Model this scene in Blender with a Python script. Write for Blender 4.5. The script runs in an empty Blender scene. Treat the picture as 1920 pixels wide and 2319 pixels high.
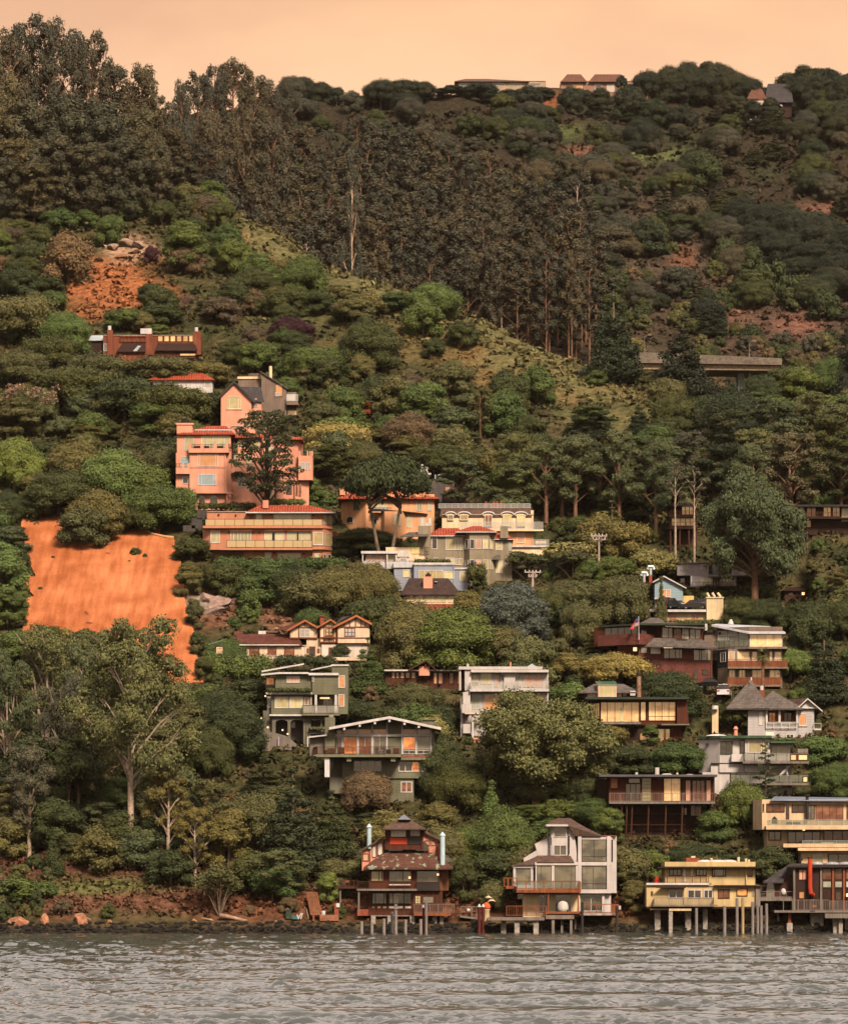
import bpy, math, random
import numpy as np
from mathutils import Vector
R = math.radians
sc = bpy.context.scene
# ------------------------------------------------------------------ camera
F, CX, HY, CZ = 8350.0, 960.0, 1977.0, 8.0      # focal length and horizon measured in photo pixels
cam = bpy.data.objects.new("camera", bpy.data.cameras.new("camera"))
sc.collection.objects.link(cam)
cam.location = (0, 0, CZ); cam.rotation_euler = (R(90), 0, 0)
cam.data.sensor_fit = 'HORIZONTAL'; cam.data.sensor_width = 36
cam.data.lens = F / 1920 * 36
cam.data.shift_y = (HY - 2319 / 2) / 1920
cam.data.clip_start = 1; cam.data.clip_end = 12000
sc.camera = cam
sc.render.resolution_x, sc.render.resolution_y = 847, 1024
# ------------------------------------------------------------------ light
SUN_EL, SUN_AZ = 42, 22          # soft sun behind the camera, to its right
sun = bpy.data.objects.new("sun", bpy.data.lights.new("sun", 'SUN'))
sc.collection.objects.link(sun)
sun.data.energy = 4.6; sun.data.angle = R(14); sun.data.color = (1.0, 0.81, 0.63)
sun.location = (60, -60, 200)
d = Vector((-math.sin(R(SUN_AZ)) * math.cos(R(SUN_EL)), math.cos(R(SUN_AZ)) * math.cos(R(SUN_EL)), -math.sin(R(SUN_EL))))
sun.rotation_euler = d.to_track_quat('-Z', 'Y').to_euler()
w = bpy.data.worlds.new("World"); sc.world = w; w.use_nodes = True
nt = w.node_tree; N = nt.nodes; L = nt.links; N.clear()
def ramp(nodes, stops, interp='LINEAR'):
    r = nodes.new('ShaderNodeValToRGB'); e = r.color_ramp.elements; r.color_ramp.interpolation = interp
    e[0].position, e[0].color = stops[0][0], (*stops[0][1], 1)
    e[1].position, e[1].color = stops[-1][0], (*stops[-1][1], 1)
    for p, c in stops[1:-1]:
        x = e.new(p); x.color = (*c, 1)
    return r
out = N.new('ShaderNodeOutputWorld'); bg = N.new('ShaderNodeBackground'); bg2 = N.new('ShaderNodeBackground'); add = N.new('ShaderNodeAddShader')
sky = N.new('ShaderNodeTexSky'); sky.sky_type = 'NISHITA'; sky.sun_disc = False
sky.sun_elevation = R(SUN_EL); sky.sun_rotation = R(180 - SUN_AZ); sky.air_density = 1.5; sky.dust_density = 4
L.new(sky.outputs[0], bg2.inputs[0]); bg2.inputs[1].default_value = 0.012
tc = N.new('ShaderNodeTexCoord'); sp = N.new('ShaderNodeSeparateXYZ'); L.new(tc.outputs['Generated'], sp.inputs[0])
west = ramp(N, [(0.0, (.90, .56, .345)), (.19, (.895, .525, .295)), (.24, (.81, .44, .215)), (.33, (1.20, .98, .82)), (.52, (1.10, .96, .86)), (.75, (.70, .63, .58)), (1.0, (.35, .33, .325))])
east = ramp(N, [(0.0, (.70, .51, .33)), (.25, (.64, .48, .34)), (.5, (.47, .40, .34)), (1.0, (.35, .33, .325))])
L.new(sp.outputs[2], west.inputs[0]); L.new(sp.outputs[2], east.inputs[0])
mr = N.new('ShaderNodeMapRange'); mr.inputs[1].default_value = -.3; mr.inputs[2].default_value = .7; L.new(sp.outputs[1], mr.inputs[0])
mx = N.new('ShaderNodeMix'); mx.data_type = 'RGBA'; L.new(mr.outputs[0], mx.inputs[0]); L.new(east.outputs[0], mx.inputs[6]); L.new(west.outputs[0], mx.inputs[7])
mp = N.new('ShaderNodeMapping'); mp.inputs['Scale'].default_value = (5, 5, 12); mp.inputs['Rotation'].default_value = (0, .35, 0); L.new(tc.outputs['Generated'], mp.inputs[0])
nz = N.new('ShaderNodeTexNoise'); nz.inputs['Scale'].default_value = 1.6; nz.inputs['Detail'].default_value = 4; L.new(mp.outputs[0], nz.inputs['Vector'])
cl = ramp(N, [(.38, (.82, .80, .85)), (.58, (1.04, 1.04, 1.05))]); L.new(nz.outputs[0], cl.inputs[0])
m2 = N.new('ShaderNodeMix'); m2.data_type = 'RGBA'; m2.blend_type = 'MULTIPLY'; m2.inputs[0].default_value = 1
L.new(mx.outputs[2], m2.inputs[6]); L.new(cl.outputs[0], m2.inputs[7]); L.new(m2.outputs[2], bg.inputs[0]); bg.inputs[1].default_value = 0.97
L.new(bg.outputs[0], add.inputs[0]); L.new(bg2.outputs[0], add.inputs[1]); L.new(add.outputs[0], out.inputs[0])
sc.view_settings.view_transform = 'Standard'; sc.view_settings.look = 'None'
sc.view_settings.exposure = 0.32; sc.view_settings.gamma = 1.0
sc.cycles.max_bounces = 4; sc.cycles.diffuse_bounces = 0; sc.cycles.glossy_bounces = 3; sc.cycles.transmission_bounces = 2
# ------------------------------------------------------------------ helpers
def P(px, py, Y):
    return Vector(((px - CX) / F * Y, Y, CZ + (HY - py) / F * Y))
def link(o, parent=None):
    sc.collection.objects.link(o)
    if parent is not None: o.parent = parent
    return o
def tag(o, label=None, cat=None, group=None, kind=None):
    if label: o['label'] = label
    if cat: o['category'] = cat
    if group: o['group'] = group
    if kind: o['kind'] = kind
    return o
def empty(name, loc, label=None, cat=None, group=None):
    o = bpy.data.objects.new(name, None); o.location = loc; o.empty_display_size = .5
    link(o); return tag(o, label, cat, group)
class MB:
    """collects geometry for ONE mesh (world coordinates)"""
    def __init__(s): s.v = []; s.f = []
    def add(s, vs, fs):
        n = len(s.v); s.v += [tuple(v) for v in vs]; s.f += [tuple(i + n for i in f) for f in fs]; return s
    def box(s, a, b):
        x0, y0, z0 = (min(a[i], b[i]) for i in range(3)); x1, y1, z1 = (max(a[i], b[i]) for i in range(3))
        return s.add([(x0, y0, z0), (x1, y0, z0), (x1, y1, z0), (x0, y1, z0), (x0, y0, z1), (x1, y0, z1), (x1, y1, z1), (x0, y1, z1)],
                     [(3, 2, 1, 0), (4, 5, 6, 7), (0, 1, 5, 4), (1, 2, 6, 5), (2, 3, 7, 6), (3, 0, 4, 7)])
    def loft(s, A, B, caps=True):
        n = len(A); fs = [(i, (i + 1) % n, n + (i + 1) % n, n + i) for i in range(n)]
        if caps: fs += [tuple(range(n - 1, -1, -1)), tuple(range(n, 2 * n))]
        return s.add(list(A) + list(B), fs)
    def obox(s, o, u, v, nrm, u0, u1, v0, v1, n0, n1):
        q = lambda a, b, c: o + u * a + v * b + nrm * c
        return s.loft([q(u0, v0, n0), q(u1, v0, n0), q(u1, v1, n0), q(u0, v1, n0)], [q(u0, v0, n1), q(u1, v0, n1), q(u1, v1, n1), q(u0, v1, n1)])
    def tube(s, pts, rad, k=6):
        pts = [Vector(p) for p in pts]
        if not hasattr(rad, '__len__'): rad = [rad] * len(pts)
        rings = []
        for i, p in enumerate(pts):
            t = (pts[min(i + 1, len(pts) - 1)] - pts[max(i - 1, 0)])
            t = t.normalized() if t.length > 1e-6 else Vector((0, 0, 1))
            a = Vector((1, 0, 0)) if abs(t.x) < .8 else Vector((0, 1, 0))
            b = t.cross(a).normalized(); c = t.cross(b)
            rings.append([p + (b * math.cos(2 * math.pi * j / k) + c * math.sin(2 * math.pi * j / k)) * rad[i] for j in range(k)])
        n = len(s.v)
        for r in rings: s.v += [tuple(q) for q in r]
        m = len(rings)
        for i in range(m - 1):
            for j in range(k):
                s.f.append((n + i * k + j, n + i * k + (j + 1) % k, n + (i + 1) * k + (j + 1) % k, n + (i + 1) * k + j))
        s.f.append(tuple(n + j for j in range(k - 1, -1, -1))); s.f.append(tuple(n + (m - 1) * k + j for j in range(k)))
        return s
    def lathe(s, c, prof, k=12, close=True):
        c = Vector(c); n = len(s.v)
        for r, z in prof:
            s.v += [(c.x + r * math.cos(2 * math.pi * j / k), c.y + r * math.sin(2 * math.pi * j / k), c.z + z) for j in range(k)]
        for i in range(len(prof) - 1):
            for j in range(k):
                s.f.append((n + i * k + j, n + i * k + (j + 1) % k, n + (i + 1) * k + (j + 1) % k, n + (i + 1) * k + j))
        s.f.append(tuple(n + j for j in range(k - 1, -1, -1))); s.f.append(tuple(n + (len(prof) - 1) * k + j for j in range(k)))
        return s
    def mesh(s, name, off=(0, 0, 0), smooth=False):
        m = bpy.data.meshes.new(name)
        m.from_pydata([(a - off[0], b - off[1], c - off[2]) for a, b, c in s.v], [], s.f)
        if smooth: m.polygons.foreach_set('use_smooth', [True] * len(m.polygons))
        m.update(); return m
    def build(s, name, mat, parent=None, smooth=False, origin=None):
        if parent is not None:
            r = parent
            while r.parent: r = r.parent
            off = r.location
            o = bpy.data.objects.new(name, s.mesh(name, off, smooth))
        else:
            if origin is None:
                vs = np.array(s.v); origin = (vs[:, 0].mean(), vs[:, 1].mean(), vs[:, 2].min())
            o = bpy.data.objects.new(name, s.mesh(name, origin, smooth)); o.location = origin
        o.data.materials.append(mat); return link(o, parent)
# ------------------------------------------------------------------ materials
MATS = {}
def mat(name, rgb, kind='stucco', rough=.8, spec=.25, metal=0.0, var=.16, size=1.0, emit=None, rgb2=None, coat=0.0, alpha=1.0):
    if name in MATS: return MATS[name]
    m = bpy.data.materials.new(name); m.use_nodes = True; MATS[name] = m
    t = m.node_tree; n = t.nodes; l = t.links; b = n['Principled BSDF']
    b.inputs['Roughness'].default_value = rough; b.inputs['Metallic'].default_value = metal
    b.inputs['Specular IOR Level'].default_value = spec; b.inputs['Coat Weight'].default_value = coat
    b.inputs['Coat Roughness'].default_value = .06
    c = n.new('ShaderNodeTexCoord'); s = n.new('ShaderNodeSeparateXYZ'); l.new(c.outputs['Object'], s.inputs[0])
    def noise(scale, detail=3, vec=None, sc3=None):
        x = n.new('ShaderNodeTexNoise'); x.inputs['Scale'].default_value = scale; x.inputs['Detail'].default_value = detail
        if sc3:
            mpp = n.new('ShaderNodeMapping'); mpp.inputs['Scale'].default_value = sc3; l.new(c.outputs['Object'], mpp.inputs[0]); l.new(mpp.outputs[0], x.inputs['Vector'])
        else: l.new(vec or c.outputs['Object'], x.inputs['Vector'])
        return x.outputs[0]
    def mul(a, bb, mode='MULTIPLY', fac=1.0):
        x = n.new('ShaderNodeMix'); x.data_type = 'RGBA'; x.blend_type = mode
        if hasattr(fac, 'links'): l.new(fac, x.inputs[0])
        else: x.inputs[0].default_value = fac
        for sock, val in ((x.inputs[6], a), (x.inputs[7], bb)):
            if hasattr(val, 'links'): l.new(val, sock)
            else: sock.default_value = (*val, 1)
        return x.outputs[2]
    def rmp(inp, stops, interp='LINEAR'):
        x = ramp(n, stops, interp); l.new(inp, x.inputs[0]); return x.outputs[0]
    def math_(op, a, bb=None, cc=None):
        x = n.new('ShaderNodeMath'); x.operation = op
        for i, val in enumerate((a, bb, cc)):
            if val is None: continue
            if hasattr(val, 'links'): l.new(val, x.inputs[i])
            else: x.inputs[i].default_value = val
        return x.outputs[0]
    lo, hi = 1 - var, 1 + var
    col = rmp(noise(.55 / size, 5), [(.3, (lo,) * 3), (.7, (hi,) * 3)])
    col = mul(col, rgb)
    height = noise(9 / size, 4)
    if kind in ('stucco', 'siding', 'plank', 'shingle'):      # rain streaks: marks in the paint that run down the wall
        col = mul(col, rmp(noise(1, 3, sc3=(2.2, 2.2, .22)), [(.35, (1 - var * .9,) * 3), (.62, (1.03,) * 3)]))
    if kind == 'siding':
        fr = math_('FRACT', math_('MULTIPLY', s.outputs[2], 1 / (.42 * size)))
        col = mul(col, rmp(fr, [(0, (.45,) * 3), (.13, (1,) * 3), (1, (1,) * 3)])); height = fr
    elif kind == 'plank':
        fr = math_('FRACT', math_('MULTIPLY', s.outputs[0], 1 / (.32 * size)))
        col = mul(col, rmp(fr, [(0, (.5,) * 3), (.14, (1,) * 3), (1, (.92,) * 3)])); height = fr
        col = mul(col, rmp(noise(1, 3, sc3=(6, 6, .4)), [(.3, (.7,) * 3), (.7, (1.2,) * 3)]))
    elif kind == 'shingle':
        cmb = n.new('ShaderNodeCombineXYZ'); l.new(s.outputs[0], cmb.inputs[0]); l.new(s.outputs[2], cmb.inputs[1])
        br = n.new('ShaderNodeTexBrick'); l.new(cmb.outputs[0], br.inputs['Vector'])
        br.inputs['Color1'].default_value = (.75, .75, .75, 1); br.inputs['Color2'].default_value = (1.2, 1.2, 1.2, 1); br.inputs['Mortar'].default_value = (.4, .4, .4, 1)
        br.inputs['Scale'].default_value = 1.0 / size; br.inputs['Mortar Size'].default_value = .02; br.inputs['Brick Width'].default_value = .45; br.inputs['Row Height'].default_value = .26
        col = mul(col, br.outputs[0])
        if rgb2: col = mul(col, rgb2, 'MIX', rmp(noise(1.3, 5), [(.57, (0,) * 3), (.61, (1,) * 3)]))
        height = br.outputs[1]
    elif kind == 'tile':
        fr = math_('SINE', math_('MULTIPLY', s.outputs[0], 2 * math.pi / (.45 * size)))
        fr2 = math_('FRACT', math_('MULTIPLY', s.outputs[2], 1 / (.16 * size)))
        col = mul(col, rmp(fr, [(0, (.62,) * 3), (.6, (1.1,) * 3)])); col = mul(col, rmp(fr2, [(0, (.75,) * 3), (.3, (1,) * 3)]))
        col = mul(col, rmp(noise(2.2, 4), [(.3, (.7, .62, .6)), (.7, (1.2, 1.25, 1.2))])); height = fr
    elif kind == 'rough':
        col = mul(col, rmp(noise(2.5 / size, 6), [(.3, (.55,) * 3), (.7, (1.35,) * 3)]))
        if rgb2: col = mul(col, rgb2, 'MIX', rmp(noise(.35 / size, 5), [(.45, (0,) * 3), (.62, (1,) * 3)]))
    elif kind == 'room':      # pane mottling: curtain folds and furniture, also in the painted reflections
        if rgb2: col = mul(col, rgb2, 'MIX', rmp(noise(1, 2, sc3=(.55 / size, .55, 1.1 / size)), [(.44, (0,) * 3), (.6, (.85,) * 3)]))
        col = mul(col, rmp(noise(1, 2, sc3=(5, 5, .5)), [(.3, (.85,) * 3), (.7, (1.1,) * 3)]))
    if kind == 'room':
        oi = n.new('ShaderNodeObjectInfo'); col = mul(col, rmp(oi.outputs['Random'], [(0, (.50, .46, .42)), (.45, (.92, .88, .82)), (1, (1.08, 1.05, 1.0))]))
    l.new(col, b.inputs['Base Color'])
    if alpha < 1: b.inputs['Alpha'].default_value = alpha
    if emit:
        l.new(col, b.inputs['Emission Color']); b.inputs['Emission Strength'].default_value = emit
    if kind not in ('room', 'plain'):
        bp = n.new('ShaderNodeBump'); bp.inputs['Strength'].default_value = .35; bp.inputs['Distance'].default_value = .05
        l.new(height, bp.inputs['Height']); l.new(bp.outputs[0], b.inputs['Normal'])
    return m
# ------------------------------------------------------------------ terrain
rng = np.random.default_rng(7)
_K = rng.normal(size=(40, 2)); _PH = rng.uniform(0, 6.28, 40)
def fbm(x, y, wl, octs=4):
    r = 0; a = 1.0
    for o in range(octs):
        k = 2 * math.pi / wl * (2 ** o)
        for j in range(3):
            i = o * 3 + j; q = _K[i] / np.linalg.norm(_K[i])
            r = r + a * np.sin(k * (q[0] * x + q[1] * y) + _PH[i] + 1.3 * np.sin(k * .5 * (q[1] * x - q[0] * y) + _PH[i + 9])) / 3
        a *= .55
    return r
def sstep(a, b, x):
    t = np.clip((x - a) / (b - a), 0, 1); return t * t * (3 - 2 * t)
RX = [-900, 0, 250, 500, 750, 1000, 1250, 1500, 1750, 1920, 2800]
RY = [840, 836, 829, 822, 778, 758, 728, 706, 700, 700, 720]            # distance of the near ridge
FX = [-900, 0, 400, 640, 820, 1000, 1200, 1400, 1650, 1920, 2800]
FP = [330, 290, 235, 217, 205, 190, 184, 196, 214, 215, 260]             # skyline of the far hill
PADS = [(398,709,1142,642),(459,774,1269,621),(766,995,1211,631),(954,1069,1139,649),(988,1243,1254,627),(914,1162,1307,614),(816,1066,1323,608),(908,1041,1372,602),(199,457,812,722),(294,485,875,695),(499,596,964,678),(539,676,944,688),(1514,1578,1219,626),(1799,1924,1197,631),(1775,1820,1357,625),(530,842,1504,584),(470,558,1499,584),(573,789,1692,557),(700,999,1816,537),(872,1044,1553,575),(1039,1255,1653,557),(1312,1562,1678,557),(1333,1624,1545,576),(1593,1784,1554,575),(1455,1653,1410,598),(1450,1554,1366,606),(1524,1701,1330,614),(1594,1861,1668,559),(1581,1831,1803,539),(1351,1626,1900,528),(1705,2000,1958,519)]   # levelled house sites: photo columns, foot row, distance
def ground(x, Y, detail=True):
    x = np.asarray(x, float); Y = np.asarray(Y, float)
    Ys = np.maximum(Y, 300); px = np.clip(CX + F * x / Ys, -900, 2800)
    Yc = np.interp(px, RX, RY); zc = .5 * (Yc - 500)
    zn = .5 * (Y - 500); over = zc - .38 * (Y - Yc)
    k = 6.0; zn = -k * np.logaddexp(-zn / k, -over / k)
    zc2 = CZ + (HY - np.interp(px, FX, FP)) / F * 1150
    zf = -5 * np.logaddexp(-(zc2 - .46 * (1150 - Y)) / 5, -(zc2 - .25 * (Y - 1150)) / 5)
    z = np.where(Y > 690, 8 * np.logaddexp(zn / 8, zf / 8), zn)
    bank = sstep(499.2, 501.0, Y) * 1.1 - 4 * sstep(499.5, 494, Y)
    z = np.where(Y < 520, np.where(Y > 500, zn * sstep(499, 506, Y), 0) + bank * (1 - sstep(506, 520, Y)) + 0 * z, z)
    if detail:
        amp = sstep(503, 530, Y) * (.9 + 1.6 * sstep(850, 1000, Y)) * (1 - .93 * sstep(-40, 20, px) * (1 - sstep(470, 530, px)) * sstep(568, 580, Y) * (1 - sstep(645, 660, Y)))
        z = z + amp * fbm(x, Y, 34, 4)
    for x0, x1, yf, Yh in PADS:
        a = sstep(x0 - 26, x0 - 6, px) * (1 - sstep(x1 + 6, x1 + 26, px)) * sstep(Yh - 22, Yh - 15, Y) * (1 - sstep(Yh + 4, Yh + 9, Y))
        zp = CZ + (HY - yf) / F * Yh; cap = zp - .25 - .46 * np.maximum(Yh - 1 - Y, 0) + .9 * np.maximum(Y - Yh - 1.5, 0)
        z = z - a * np.maximum(z - cap, 0)
    return np.where(Y > 1700, z * 0 + np.maximum(z, 20), z)
_ys = np.arange(499.0, 1180.0, 1.0)
def ground_Y(px, py, ymax=1170):
    """distance at which the sight line through a photo pixel meets the ground"""
    z = CZ + (HY - py) / F * _ys; g = ground((px - CX) / F * _ys, _ys)
    i = np.nonzero(g >= z)[0]
    return float(_ys[i[0]]) if len(i) else ymax
def np_mesh(name, V, Fq, smooth=True):
    m = bpy.data.meshes.new(name); V = np.asarray(V, np.float32); Fq = np.asarray(Fq, np.int32); k = Fq.shape[1]
    m.vertices.add(len(V)); m.vertices.foreach_set('co', V.ravel())
    m.loops.add(Fq.size); m.loops.foreach_set('vertex_index', Fq.ravel())
    m.polygons.add(len(Fq)); m.polygons.foreach_set('loop_start', np.arange(0, Fq.size, k, dtype=np.int32))
    m.polygons.foreach_set('use_smooth', np.full(len(Fq), smooth)); m.update(calc_edges=True); return m
def quads(nr, nc):
    i = np.arange(nr - 1)[:, None] * nc + np.arange(nc - 1)[None]; i = i.ravel()
    return np.stack([i, i + 1, i + nc + 1, i + nc], 1)
us = np.unique(np.concatenate([np.linspace(-2600, -200, 41), np.arange(-200, 2121, 12), np.linspace(2120, 4600, 41)]))
Ys = np.concatenate([np.arange(490, 520, .8), np.arange(520, 860, 2.4), np.arange(860, 1200, 5), np.arange(1200, 2600, 60)])
UU, YY = np.meshgrid(us, Ys); XX = (UU - CX) / F * np.minimum(YY, 2600)
ZZ = ground(XX, YY)
land_mesh = np_mesh('terrain', np.stack([XX.ravel(), YY.ravel(), ZZ.ravel()], 1), quads(len(Ys), len(us)))
PY = HY - F * (ZZ - CZ) / YY
# soil and plant cover of each place, as one colour attribute
def blob(cx, cy, rx, ry, soft=.5):
    n = fbm(XX, YY, 22, 3) * .35
    return 1 - sstep(1 - soft, 1 + soft, np.hypot((UU - cx) / rx, (PY - cy) / ry) + n)
col = np.empty(XX.shape + (3,)); col[:] = (.045, .046, .020)
n1 = sstep(-.3, .5, fbm(XX + 300, YY, 15, 4))[..., None]
col = col * (1 - n1) + np.array((.080, .066, .030)) * n1
def lay(mask, rgb):
    global col
    col = col * (1 - mask[..., None]) + np.array(rgb) * mask[..., None]
far = sstep(820, 880, YY)
lay(far, (.038, .029, .019)); lay(far * sstep(-.1, .6, fbm(XX, YY + 90, 40, 4)), (.034, .036, .019))
Rd = lambda v: v * 1.1041
for cx, cy, rx, ry, c in ((1340, 560, 230, 150, (.068, .050, .034)), (1180, 640, 160, 60, (.066, .048, .033)), (1620, 670, 160, 60, (.078, .052, .037)),
                          (1400, 530, 26, 26, (.15, .07, .042)), (1640, 660, 46, 26, (.16, .078, .055)), (1500, 640, 60, 30, (.12, .065, .045)), (1190, 310, 60, 12, (.17, .085, .055)),
                          (1100, 205, 45, 28, (.25, .09, .04)), (1130, 275, 60, 16, (.10, .12, .04)), (1330, 320, 70, 10, (.10, .115, .045)), (1720, 425, 60, 12, (.15, .075, .052))):
    lay(blob(Rd(cx), Rd(cy), Rd(rx), Rd(ry)) * far, c)
nearm = 1 - far
for cx, cy, rx, ry, c in ((560, 490, 60, 16, (.36, .14, .06)), (720, 550, 60, 16, (.30, .12, .05)), (600, 520, 60, 30, (.15, .11, .045)), (230, 590, 110, 55, (.30, .11, .045)), (270, 510, 55, 24, (.40, .24, .15)),
                          (1200, 765, 240, 55, (.19, .125, .05)), (1050, 700, 170, 34, (.17, .115, .046)), (1215, 735, 50, 14, (.40, .19, .075)), (1300, 790, 90, 20, (.30, .16, .07)),
                          (930, 715, 80, 22, (.20, .12, .05)), (600, 500, 90, 22, (.12, .105, .045)), (700, 545, 100, 22, (.13, .11, .045)), (800, 590, 100, 22, (.11, .10, .042)), (900, 640, 100, 26, (.12, .10, .042)), (1000, 670, 120, 26, (.13, .10, .042)), (840, 700, 160, 40, (.11, .085, .035)), (640, 640, 150, 40, (.085, .08, .033)), (1000, 900, 160, 60, (.075, .06, .03)),
                          (440, 1240, 70, 60, (.15, .07, .04)), (430, 1235, 40, 16, (.28, .22, .18)), (580, 1260, 40, 40, (.2, .1, .06)),
                          (300, 1790, 420, 85, (.105, .050, .032)), (180, 1825, 190, 26, (.115, .115, .042)), (520, 1700, 60, 50, (.36, .19, .09)), (400, 1850, 500, 22, (.125, .060, .037)),
                          (1330, 1640, 120, 60, (.12, .045, .03)), (1100, 1860, 700, 30, (.13, .055, .03))):
    lay(blob(Rd(cx), Rd(cy), Rd(rx), Rd(ry)) * nearm, c)
RLX, RLY = [430, 480, 520, 600, 680, 770, 860, 930, 1000, 1090, 1180, 1250, 1310], [385, 425, 455, 490, 530, 570, 590, 615, 645, 690, 720, 750, 780]   # the ridge seen from the water
rl = np.interp(UU / Rd(1), RLX, RLY); bd = (PY / Rd(1) - rl) / (66 + 60 * sstep(850, 1150, UU / Rd(1)))
band_ = sstep(470, 520, UU / Rd(1)) * (1 - sstep(1400, 1480, UU / Rd(1))) * sstep(-.5, 0, bd) * (1 - sstep(.55, 1.25, bd + .5 * fbm(XX, YY, 18, 3))) * nearm
lay(band_ * .9, (.128, .112, .048)); lay(band_ * sstep(.1, .6, fbm(XX + 50, YY, 9, 3)) * .7, (.085, .090, .036))
lay(1 - sstep(499.6, 500.6, YY), (.03, .026, .02))
ca = land_mesh.color_attributes.new('ground_cover', 'FLOAT_COLOR', 'POINT')
ca.data.foreach_set('color', np.concatenate([col, np.ones(col.shape[:2] + (1,))], 2).astype(np.float32).ravel())
def land_mat():
    m = bpy.data.materials.new('soil_and_grass'); m.use_nodes = True; t = m.node_tree; n = t.nodes; l = t.links; b = n['Principled BSDF']
    b.inputs['Roughness'].default_value = .95; b.inputs['Specular IOR Level'].default_value = .05
    a = n.new('ShaderNodeAttribute'); a.attribute_name = 'ground_cover'
    g = n.new('ShaderNodeNewGeometry')
    z1 = n.new('ShaderNodeTexNoise'); z1.inputs['Scale'].default_value = .9; z1.inputs['Detail'].default_value = 6; l.new(g.outputs['Position'], z1.inputs['Vector'])
    r1 = ramp(n, [(.3, (.5, .5, .5)), (.72, (1.5, 1.5, 1.5))]); l.new(z1.outputs[0], r1.inputs[0])
    x = n.new('ShaderNodeMix'); x.data_type = 'RGBA'; x.blend_type = 'MULTIPLY'; x.inputs[0].default_value = 1
    l.new(a.outputs['Color'], x.inputs[6]); l.new(r1.outputs[0], x.inputs[7]); l.new(x.outputs[2], b.inputs['Base Color'])
    bp = n.new('ShaderNodeBump'); bp.inputs['Strength'].default_value = .9; bp.inputs['Distance'].default_value = .6; l.new(z1.outputs[0], bp.inputs['Height']); l.new(bp.outputs[0], b.inputs['Normal'])
    return m
terrain = link(bpy.data.objects.new('terrain', land_mesh)); land_mesh.materials.append(land_mat()); tag(terrain, kind='structure')
# ------------------------------------------------------------------ water
ys = [-600., -300, -120, -40, 0, 60, 100, 130, 150]; y = 165.0
while y < 506: ys.append(y); y += max(.10, y * y / (F * 8) / 3.8)
ys += [512, 530, 700, 1500, 2600]
xs = np.concatenate([[-1500, -1000, -600, -300, -120, -80], np.linspace(-62, 62, 760), [80, 120, 300, 600, 1000, 1500]])
ys = np.array(ys); WX, WY = np.meshgrid(xs, ys)
def waves(x, y):
    """short steep wind chop with sharper crests, in bands of rougher and smoother water"""
    r = np.random.default_rng(3); z = 0
    for i in range(44):
        wl = .50 * (1.11 ** (i % 22)); th = r.normal(1.5, .5); k = 2 * math.pi / wl
        ph = k * (math.cos(th) * x + math.sin(th) * y) + r.uniform(0, 6.28) + 1.2 * np.sin(.21 * x + .11 * y + r.uniform(0, 6)) + 1.1 * np.sin(.9 * x / wl ** .5 + r.uniform(0, 6))
        z = z + .0200 * wl ** .9 * (1 - 2 * np.abs(np.sin(ph / 2)) ** .8)
    band = .72 + .55 * np.sin(y * .22 + 1.2 * np.sin(x * .035) + .5 * np.sin(y * .9)) * (.6 + .4 * np.sin(x * .05 + 1))
    return z * band
dense = (np.abs(WX) < 75) & (WY > 150) & (WY < 510)
WZ = np.where(dense, waves(WX, WY) * (1 - .35 * sstep(440, 505, WY)), 0)
wm = np_mesh('water', np.stack([WX.ravel(), WY.ravel(), WZ.ravel()], 1), quads(len(ys), len(xs)))
water = link(bpy.data.objects.new('water', wm)); tag(water, kind='structure')
m = bpy.data.materials.new('bay_water'); m.use_nodes = True; t = m.node_tree; n = t.nodes; l = t.links; b = n['Principled BSDF']
b.inputs['Base Color'].default_value = (.064, .070, .060, 1); b.inputs['Roughness'].default_value = .07; b.inputs['IOR'].default_value = 2.3; b.inputs['Specular IOR Level'].default_value = .5
g = n.new('ShaderNodeNewGeometry'); mpn = n.new('ShaderNodeMapping'); mpn.inputs['Scale'].default_value = (.55, 1.0, 1); l.new(g.outputs['Position'], mpn.inputs[0])
z1 = n.new('ShaderNodeTexNoise'); z1.inputs['Scale'].default_value = 1.6; z1.inputs['Detail'].default_value = 5; l.new(mpn.outputs[0], z1.inputs['Vector'])
bp = n.new('ShaderNodeBump'); bp.inputs['Strength'].default_value = .3; bp.inputs['Distance'].default_value = .25; l.new(z1.outputs[0], bp.inputs['Height']); l.new(bp.outputs[0], b.inputs['Normal'])
wm.materials.append(m)
# ------------------------------------------------------------------ air: thin haze added to soften the far hill
hm = bpy.data.materials.new('hazy_air'); haze = MB().box((-1650, -700, -12), (1650, 2750, 345)).build('haze', hm, None, origin=(0, 0, 0)); tag(haze, kind='stuff')
hm.use_nodes = True; t = hm.node_tree; t.nodes.remove(t.nodes['Principled BSDF']); pv = t.nodes.new('ShaderNodeVolumePrincipled'); pv.inputs['Color'].default_value = (.86, .72, .60, 1); pv.inputs['Density'].default_value = .00002; pv.inputs['Anisotropy'].default_value = .2
t.links.new(pv.outputs[0], [n_ for n_ in t.nodes if n_.type == 'OUTPUT_MATERIAL'][0].inputs['Volume'])
sc.cycles.volume_bounces = 0
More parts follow.
